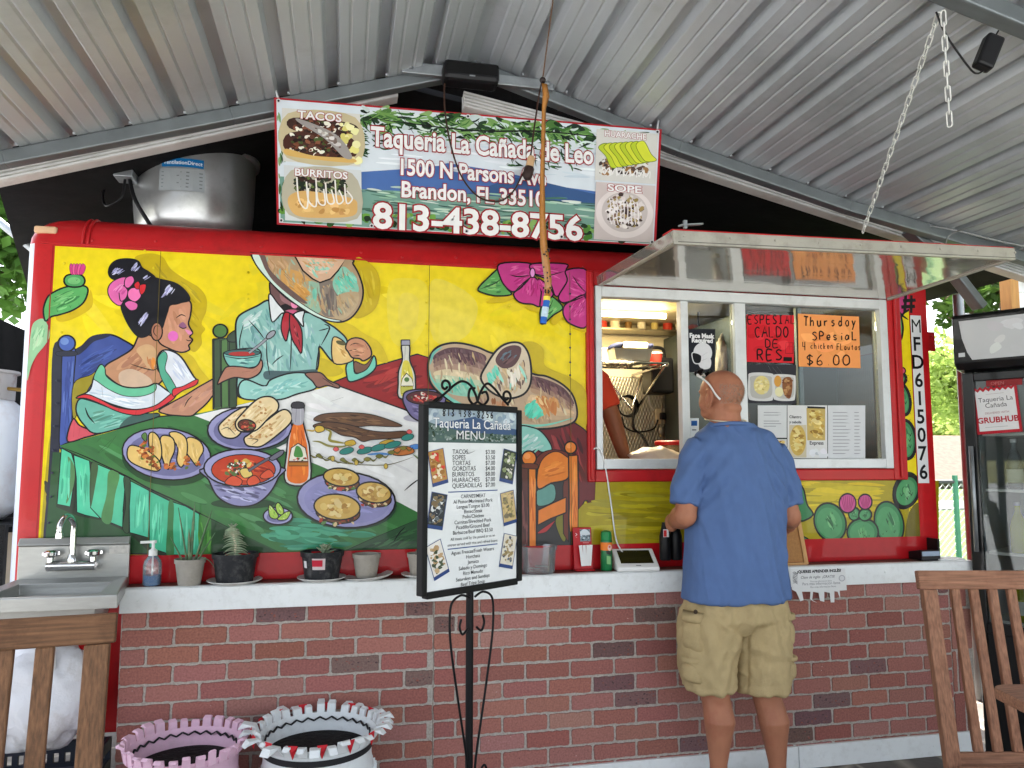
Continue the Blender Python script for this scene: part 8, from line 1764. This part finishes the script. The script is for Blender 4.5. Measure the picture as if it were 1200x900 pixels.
# --- body: one continuous skin surface (head, neck, torso, arms with hands, legs with feet)
bm = BM()
hc = mp(844, 463); yaw = R(28)                       # he looks a little to the left, into the window
Rh = Matrix.Rotation(yaw, 3, 'Z') @ Matrix.Rotation(R(4), 3, 'X')
def hp(x, y, z): return hc+Rh @ V(x, y, z)           # head frame: +y face, x right
ball(bm, hp(0, -.008, .018), (.077, .098, .088), 24, 16, Rh); ball(bm, hp(0, .02, -.03), (.066, .075, .075), 20, 14, Rh); ball(bm, hp(0, .046, -.078), (.044, .042, .03), 16, 10, Rh)
ball(bm, hp(0, .086, -.02), (.011, .013, .018), 10, 8, Rh); ball(bm, hp(0, .078, .012), (.046, .012, .012), 10, 8, Rh); ball(bm, hp(0, .074, -.062), (.022, .012, .008), 10, 8, Rh)
for s_ in (-1, 1):
    ball(bm, hp(s_*.08, .0, -.022), (.012, .018, .028), 12, 10, Rh); tube(bm, cr([hp(s_*.08, .012, -.052), hp(s_*.087, -.004, -.056), hp(s_*.094, -.02, -.035), hp(s_*.098, -.028, -.008), hp(s_*.096, -.018, .014), hp(s_*.088, .002, .018), hp(s_*.08, .014, .006)]), .0068, 8)
    ball(bm, hp(s_*.042, .052, -.04), (.022, .02, .026), 10, 8, Rh)
neck = mp(851, 505)
limb(bm, [hp(0, -.018, -.03), hp(0, -.028, -.09), neck+V(0, .0, -.01), neck+V(0, 0, -.08)], [.062, .064, .07, .085])
ball(bm, hp(0, -.06, -.055), (.055, .035, .03), 12, 8, Rh)           # fold at the nape
def ringpx(y, x0, x1, ry, dy=0.0): a, b_ = mp(x0, y), mp(x1, y); c_ = (a+b_)/2; return ellring(V(c_.x, MY+dy, c_.z), (b_.x-a.x)/2, ry)
loft(bm, [ringpx(512, 822, 896, .07), ringpx(530, 812, 908, .095), ringpx(570, 815, 908, .11), ringpx(640, 815, 908, .125, .02), ringpx(700, 812, 912, .12)])
arms = {}
for s_, sh_, el, wr in ((-1, mp(813, 530), mp(803, 604, -.03), mp(790, 611, .155)), (1, mp(908, 535), mp(925, 604, -.01), mp(925, 612, .21))):
    limb(bm, [sh_, sh_.lerp(el, .5), el], [.05, .047, .045]); limb(bm, [el, el.lerp(wr, .35), el.lerp(wr, .8), wr], [.047, .05, .036, .03])
    ball(bm, el, .048, 14, 10)
    d = (wr-el).normalized(); pc = wr+d*.05; ball(bm, pc, (.026, .045, .04), 14, 10); side = V(s_, 0, 0)
    for k in range(4):                                # four curled fingers
        b0 = wr+d*.085+V(0, 0, .028-.018*k); L = (.036, .042, .039, .03)[k]; e1 = b0+d*L*.8+V(-s_*.004, 0, -.006); e2 = e1+V(-s_*L*.55, L*.2, -.012); e3 = e2+V(-s_*L*.25, -L*.45, -.006)
        limb(bm, [wr+d*.055+V(0, 0, .024-.016*k), b0, e1, e2, e3], [.0105, .0095, .009, .0082, .0065], 10)
    limb(bm, [wr+d*.02+V(-s_*.016, 0, .02), wr+d*.055+V(-s_*.034, 0, .03), wr+d*.085+V(-s_*.036, 0, .02)], [.013, .011, .008], 10); arms[s_] = (wr, d, pc)
hipL, hipR = mp(832, 735), mp(890, 735); kL, kR = mp(838, 815, .01), mp(898, 815, .01)
aL, aR = mp(842, 896, -.03), mp(911, 896, -.03)
for h_, k_, a_ in ((hipL, kL, aL), (hipR, kR, aR)):
    h2 = V(h_.x, MY, h_.z+.02); m_ = k_.lerp(a_, .35)+V(0, -.03, 0)
    limb(bm, [h2, h2.lerp(k_, .5), k_, k_.lerp(a_, .17)+V(0, -.016, 0), m_, k_.lerp(a_, .7)+V(0, -.012, 0), a_, V(a_.x, a_.y, GZ+.05)], [.085, .078, .058, .059, .063, .046, .035, .037], 18)
    ball(bm, V(a_.x, a_.y-.012, GZ+.05), (.035, .045, .04), 14, 10); ball(bm, V(a_.x+.005, a_.y+.1, GZ+.04), (.042, .105, .028), 16, 10)
o = obj("body", bm, M_skin, man); remesh(o, .0046, 3)
# --- t-shirt
bm = BM()
loft(bm, [ringpx(495, 833, 879, .078, -.006), ringpx(501, 828, 886, .075), ringpx(509, 818, 900, .092), ringpx(522, 810, 910, .11), ringpx(545, 812, 914, .126), ringpx(580, 812, 917, .135), ringpx(620, 808, 917, .145, .01), ringpx(660, 806, 917, .156, .008), ringpx(690, 803, 920.5, .162, .0), ringpx(701.5, 802, 921.5, .164, .0)])
for s_, pts in ((-1, [(823, 524, 0), (813, 540, 0), (806, 565, -.01), (802.5, 591, -.02)]), (1, [(902, 528, 0), (912, 545, 0), (919, 567, 0), (924, 592, -.005)])):
    limb(bm, [mp(*p) for p in pts], [.07, .066, .063, .063], 22)
o = obj("t_shirt", bm, M_tee, man); remesh(o, .0068, 7)
def shirt_fold(p, n):
    d = noise.noise(V(p.x*13+1.5*p.z, p.y*9, p.z*2.6+7))*.017+noise.noise(V(p.x*30+p.z*9, p.y*20, p.z*6))*.004
    for s_, ax, az in ((-1, 1.4, 1.5), (1, 1.82, 1.5)):     # drag lines running in from the armpits
        w = math.exp(-(((p.x-ax)/.13)**2+((p.z-1.36)/.16)**2)); d += w*.009*math.sin((p.z*1.0+s_*p.x*1.3)*75)
    rg_ = 1-abs(noise.noise(V(p.x*17+p.z*3, 3+p.y*8, p.z*3.1))); d += .007*max(0, rg_-.7)/.3
    if p.z < .89: d += .0025
    return d*(1 if 1.42 < p.x < 1.79 else .45)
fold(o, shirt_fold)
bm = BM(); nk = mp(851, 500.5); rg = ellring(V(nk.x, MY-.006, nk.z), .079, .08, 36); rg = [p+V(0, 0, -.012*(p.y-MY)/.08) for p in rg]; tube(bm, rg+[rg[0]], .0085, 8, caps=False); obj("collar", bm, M_tee, man, smooth=True)
# very short grey stubble on the back and sides of the head
bm = BM(); rs = random.Random(6)
for _ in range(1500):
    a = rs.uniform(-2.75, -.39); zz = rs.uniform(-.055, .045); rr_ = math.sqrt(max(.05, 1-((zz-.018)/.088)**2)); n_h = V(math.cos(a), math.sin(a), .15)
    p = hp(.0775*rr_*math.cos(a), -.008+.0985*rr_*math.sin(a), zz); d_ = Rh @ n_h; t_ = Rh @ V(-math.sin(a), math.cos(a), rs.uniform(-.5, .5))
    vs = [bm.verts.new(p+t_*.0012), bm.verts.new(p-t_*.0012), bm.verts.new(p+d_*.003+Rh @ V(0, 0, -.004))]; bm.faces.new(vs)
o = obj("hair", bm, mat("grey_stubble", (158, 138, 122), .7), man); o['kind'] = 'stuff'
# --- cargo shorts
bm = BM()
loft(bm, [ringpx(688, 812, 912, .125), ringpx(705, 805, 917, .138), ringpx(722, 803, 919, .146), ringpx(737, 818, 904, .10)])
def legring(y, x0, x1, ry, dy=0): return ringpx(y, x0, x1, ry, dy)
loft(bm, [legring(704, 806, 862, .12), legring(718, 803, 863, .124), legring(740, 800, 862, .125), legring(770, 799, 860, .118), legring(795, 802, 858.5, .113), legring(805, 803, 858, .112)])
loft(bm, [legring(704, 860, 916, .12), legring(718, 859, 919, .124), legring(740, 860.5, 920, .125), legring(770, 863, 920, .116), legring(795, 864, 921.5, .113), legring(806, 864, 921.5, .112)])
for px, py, w, h in ():
    c_ = mp(px, py, -.03); Mx = Matrix.Translation(c_) @ Matrix.Rotation(R(25 if px < 860 else -25), 4, 'Z'); ball(bm, c_, (w*.5, .07, h), 16, 10); box(bm, -w*.62, w*.62, -.07, .05, h*.45, h*.8, Mx)
o = obj("cargo_shorts", bm, M_khaki, man); remesh(o, .0062, 4)
fold(o, lambda p, n: noise.noise(V(p.x*16, p.y*12, p.z*7+p.x*8))*.015+noise.noise(V(p.x*40, p.y*30, p.z*26))*.005+.006*max(0, .3-abs(noise.noise(V(p.x*11+p.z*6, p.y*9, p.z*9))))/.3+(.003 if p.z < .525 else 0)-.005*math.exp(-((p.x-1.612)/.005)**2)+noise.noise(V((p.x*(1 if p.x > 1.61 else -1)+p.z*.45)*32, 5, p.z*5))*.007)
bm = BM()
c_ = mp(815, 717, -.128); lathe(bm, [(.009, 0), (.008, .004)], n=10, M=Matrix.Translation(c_) @ Matrix.Rotation(R(90), 4, 'X'))
obj("pocket_button", bm, mat("dark_button", (60, 48, 36), .85), man)
def pocket(px, py, ang, w, h):
    """bellows cargo pocket with a flap, sitting on the leg's outer side"""
    c_ = mp(px, py); c_.y = MY; nrm = V(math.cos(R(ang)), math.sin(R(ang)), 0); p = c_+V(nrm.x*.112*1.03, nrm.y*.118*1.03, 0); tn = V(-nrm.y, nrm.x, 0)
    M = Matrix(((tn.x, nrm.x, 0, p.x), (tn.y, nrm.y, 0, p.y), (0, 0, 1, p.z), (0, 0, 0, 1))); bm = BM(); N = 9
    def grid(x0, x1, z0, z1, d, sag):
        rows = []
        for i in range(N):
            row = []
            for j in range(N):
                u, v = i/(N-1), j/(N-1); e = (min(1, 5*u*(1-u))*min(1, 5*v*(1-v)))**.6; x, z = x0+(x1-x0)*u, z0+(z1-z0)*v
                q = V(x*(1+.1*(1-v)*sag), d*e-.012-x*x*3.2+.005*noise.noise(V(x*40+px, z*36, 2))*e, z); row.append(bm.verts.new(M @ q))
            rows.append(row)
        for a, b_ in zip(rows, rows[1:]):
            for j in range(N-1): bm.faces.new((a[j], b_[j], b_[j+1], a[j+1]))
    grid(-w, w, -h, h*.62, .03, 1); grid(-w*1.06, w*1.06, h*.5, h*.98, .036, 0)
    o = obj("pocket", fix(bm), M_khaki, man, smooth=True); so_ = o.modifiers.new("thick", 'SOLIDIFY'); so_.thickness = .004
for px, py, ang, w, h in ((831, 736, 205, .05, .078), (831, 779, 203, .047, .052), (891, 736, -22, .045, .074), (893, 780, -22, .042, .052)): pocket(px, py, ang, w, h)
for a_ in (aL, aR):
    bm = BM(); loft(bm, [[V(a_.x+dx*w, a_.y+dy, z) for dx, dy, w in ((-1, -.075, .03), (1, -.075, .03), (1, .0, .042), (1.05, .1, .05), (.7, .195, .05), (-.6, .2, .05), (-1, .1, .046), (-1, 0, .04))] for z in (GZ+.001, GZ+.024)])
    tube(bm, cr([V(a_.x-.044, a_.y+.06, GZ+.02), V(a_.x-.02, a_.y+.07, GZ+.078), V(a_.x+.02, a_.y+.07, GZ+.078), V(a_.x+.048, a_.y+.06, GZ+.02)]), .012, 8); tube(bm, cr([V(a_.x-.036, a_.y+.02, GZ+.02), V(a_.x-.03, a_.y-.05, GZ+.06), V(a_.x, a_.y-.062, GZ+.066), V(a_.x+.03, a_.y-.05, GZ+.06), V(a_.x+.038, a_.y+.02, GZ+.02)]), .009, 8)
    obj("sandal", fix(bm), mat("dark_sandal", (40, 32, 30), .7), man, bevel=.003)
# sunglasses pushed up on the head, necklace
bm = BM()
for s_ in (-1, 1): tube(bm, cr([hp(s_*.07, .052, .072), hp(s_*.083, .0, .042), hp(s_*.085, -.035, .0), hp(s_*.078, -.055, -.022)]), .0042, 8)
tube(bm, cr([hp(-.07, .052, .072), hp(-.05, .084, .084), hp(0, .094, .088), hp(.05, .084, .084), hp(.07, .052, .072)]), .0058, 8)
sg = obj("sunglasses", bm, M_whitep, man, smooth=True)
bm = BM()
for s_ in (-1, 1): ball(bm, hp(s_*.036, .085, .096), (.031, .008, .021), 14, 8, Rh @ Matrix.Rotation(R(35), 3, 'X'))
obj("lens", bm, mat("dark_lens", (16, 16, 18), .1), sg, smooth=True)
bm = BM(); rg = ellring(mp(850, 492), .083, .082, 32); rg = [p+V(0, 0, .012*math.sin(2*math.pi*i/32)) for i, p in enumerate(rg)]; tube(bm, rg+[rg[0]], .0024, 6, caps=False); obj("necklace", bm, mat("pale_chain", (214, 206, 186), .3, .5), man, smooth=True)
# black pouch with tags held in his left hand
wr, d, pc = arms[-1]; q = pc+d*.03
t = thing("black_pouch", "black pouch with red and white tags hanging from the man's left hand", "pouch", q+V(0, 0, -.17))
q = V(mp(797, 620).x, pc.y, pc.z); 
for k, dx in enumerate((-.03, .022)):
    bm = BM(); c_ = V(pc.x+dx+.012, pc.y+.03, 0); z1 = pc.z-.01; lathe(bm, [(.022, z1-.155), (.026, z1-.148), (.026, z1-.05), (.018, z1-.02), (.012, z1+.01)], c_, 14); obj("pouch_side", fix(bm), mat("black_nylon", (18, 18, 20), .45, var=.2), t, smooth='auto')
cv = Canvas(V(pc.x-.018+.0, pc.y+.03-.0268, pc.z-.062), (1, 0, 0), (0, 0, 1), (0, -1, 0)); cv.uv(); cv.P([(-.02, 0), (.006, 0), (.006, .034), (-.02, .034)], (214, 214, 214), sm=False); cv.P([(-.018, .002), (-.004, .002), (-.004, .03), (-.018, .03)], (196, 50, 50), sm=False); cv.build("tag", MATS["printed_card"], t)
# ------------------------------------------------------------------ kitchen worker behind the window's left side
KY = .42
def kp(px, py, dy=0.0): return at(px, py, KY+dy)
wk = thing("person", "kitchen worker in orange red t-shirt half hidden behind the window frame", "person", V(kp(668, 500).x, KY, .5))
bx_ = kp(665, 450).x
bm = BM(); shz = kp(700, 428).z
limb(bm, [V(bx_, KY, shz+.12), V(bx_, KY, shz-.02)], [.055, .075]); ball(bm, V(bx_+.02, KY+.02, shz+.2), (.075, .09, .11), 18, 12); ball(bm, V(bx_+.1, KY+.03, shz+.18), (.015, .013, .018), 8, 6)
for s_ in (-1, 1): ball(bm, V(bx_, KY+s_*.078, shz+.19), (.02, .01, .03), 8, 6)
loft(bm, [ellring(V(bx_, KY, shz-.03), .12, .15), ellring(V(bx_, KY, shz-.3), .12, .16), ellring(V(bx_, KY, .95), .13, .16)])
sh_ = kp(694, 442, -.1); el = kp(716, 485, -.12); wr = kp(732, 536, -.12)
limb(bm, [sh_, sh_.lerp(el, .5), el, el.lerp(wr, .4), wr], [.062, .055, .045, .043, .032]); 
d = V(.6, .1, -.3).normalized(); ball(bm, wr+V(.03, 0, -.01), (.045, .038, .022), 12, 8)
for k in range(4): b0 = wr+V(.05, -.027+.018*k, -.012); limb(bm, [wr+V(.03, -.02+.014*k, -.008), b0, b0+V(.03, 0, -.008), b0+V(.045, 0, -.02)], [.01, .0095, .0085, .007], 10)
limb(bm, [wr+V(.005, -.03, -.005), wr+V(.03, -.055, -.012), wr+V(.05, -.06, -.018)], [.012, .01, .008], 10)
sh2 = V(bx_-.02, KY+.19, shz-.06); limb(bm, [sh2, sh2+V(.05, .03, -.25), sh2+V(.2, 0, -.4)], [.06, .048, .035])
for s_ in (-1, 1): limb(bm, [V(bx_, KY+s_*.09, .98), V(bx_, KY+s_*.09, .75), V(bx_, KY+s_*.09, .52)], [.09, .065, .05])
o = obj("body", bm, M_skin2, wk); remesh(o, .008, 4)
bm = BM(); loft(bm, [ellring(V(bx_, KY, shz+.035), .07, .08), ellring(V(bx_, KY, shz+.0), .125, .16), ellring(V(bx_, KY, shz-.08), .14, .19), ellring(V(bx_, KY, shz-.4), .14, .175), ellring(V(bx_, KY, .96), .15, .18)])
limb(bm, [kp(680, 436, -.08), kp(697, 450, -.1), kp(711, 480, -.12)], [.085, .082, .078], 18); limb(bm, [sh2+V(0, -.03, .02), sh2+V(.04, .03, -.2)], [.08, .07], 16)
o = obj("t_shirt", bm, mat("orange_red_cotton", (200, 66, 40), .85, var=.08, bump=.2, bscale=200), wk); remesh(o, .008, 5, .012, .1, 3)
bm = BM(); loft(bm, [ellring(V(bx_, KY, 1.02), .14, .17), ellring(V(bx_, KY, .9), .15, .19)]); 
for s_ in (-1, 1): limb(bm, [V(bx_, KY+s_*.09, .95), V(bx_, KY+s_*.09, .75), V(bx_, KY+s_*.09, .55)], [.105, .085, .07])
o = obj("trousers", bm, mat("dark_trousers", (40, 44, 54), .85), wk); remesh(o, .01, 4)
bm = BM(); ball(bm, V(bx_+.01, KY+.01, shz+.26), (.083, .095, .06), 18, 10); obj("cap", bm, M_black, wk, smooth=True)
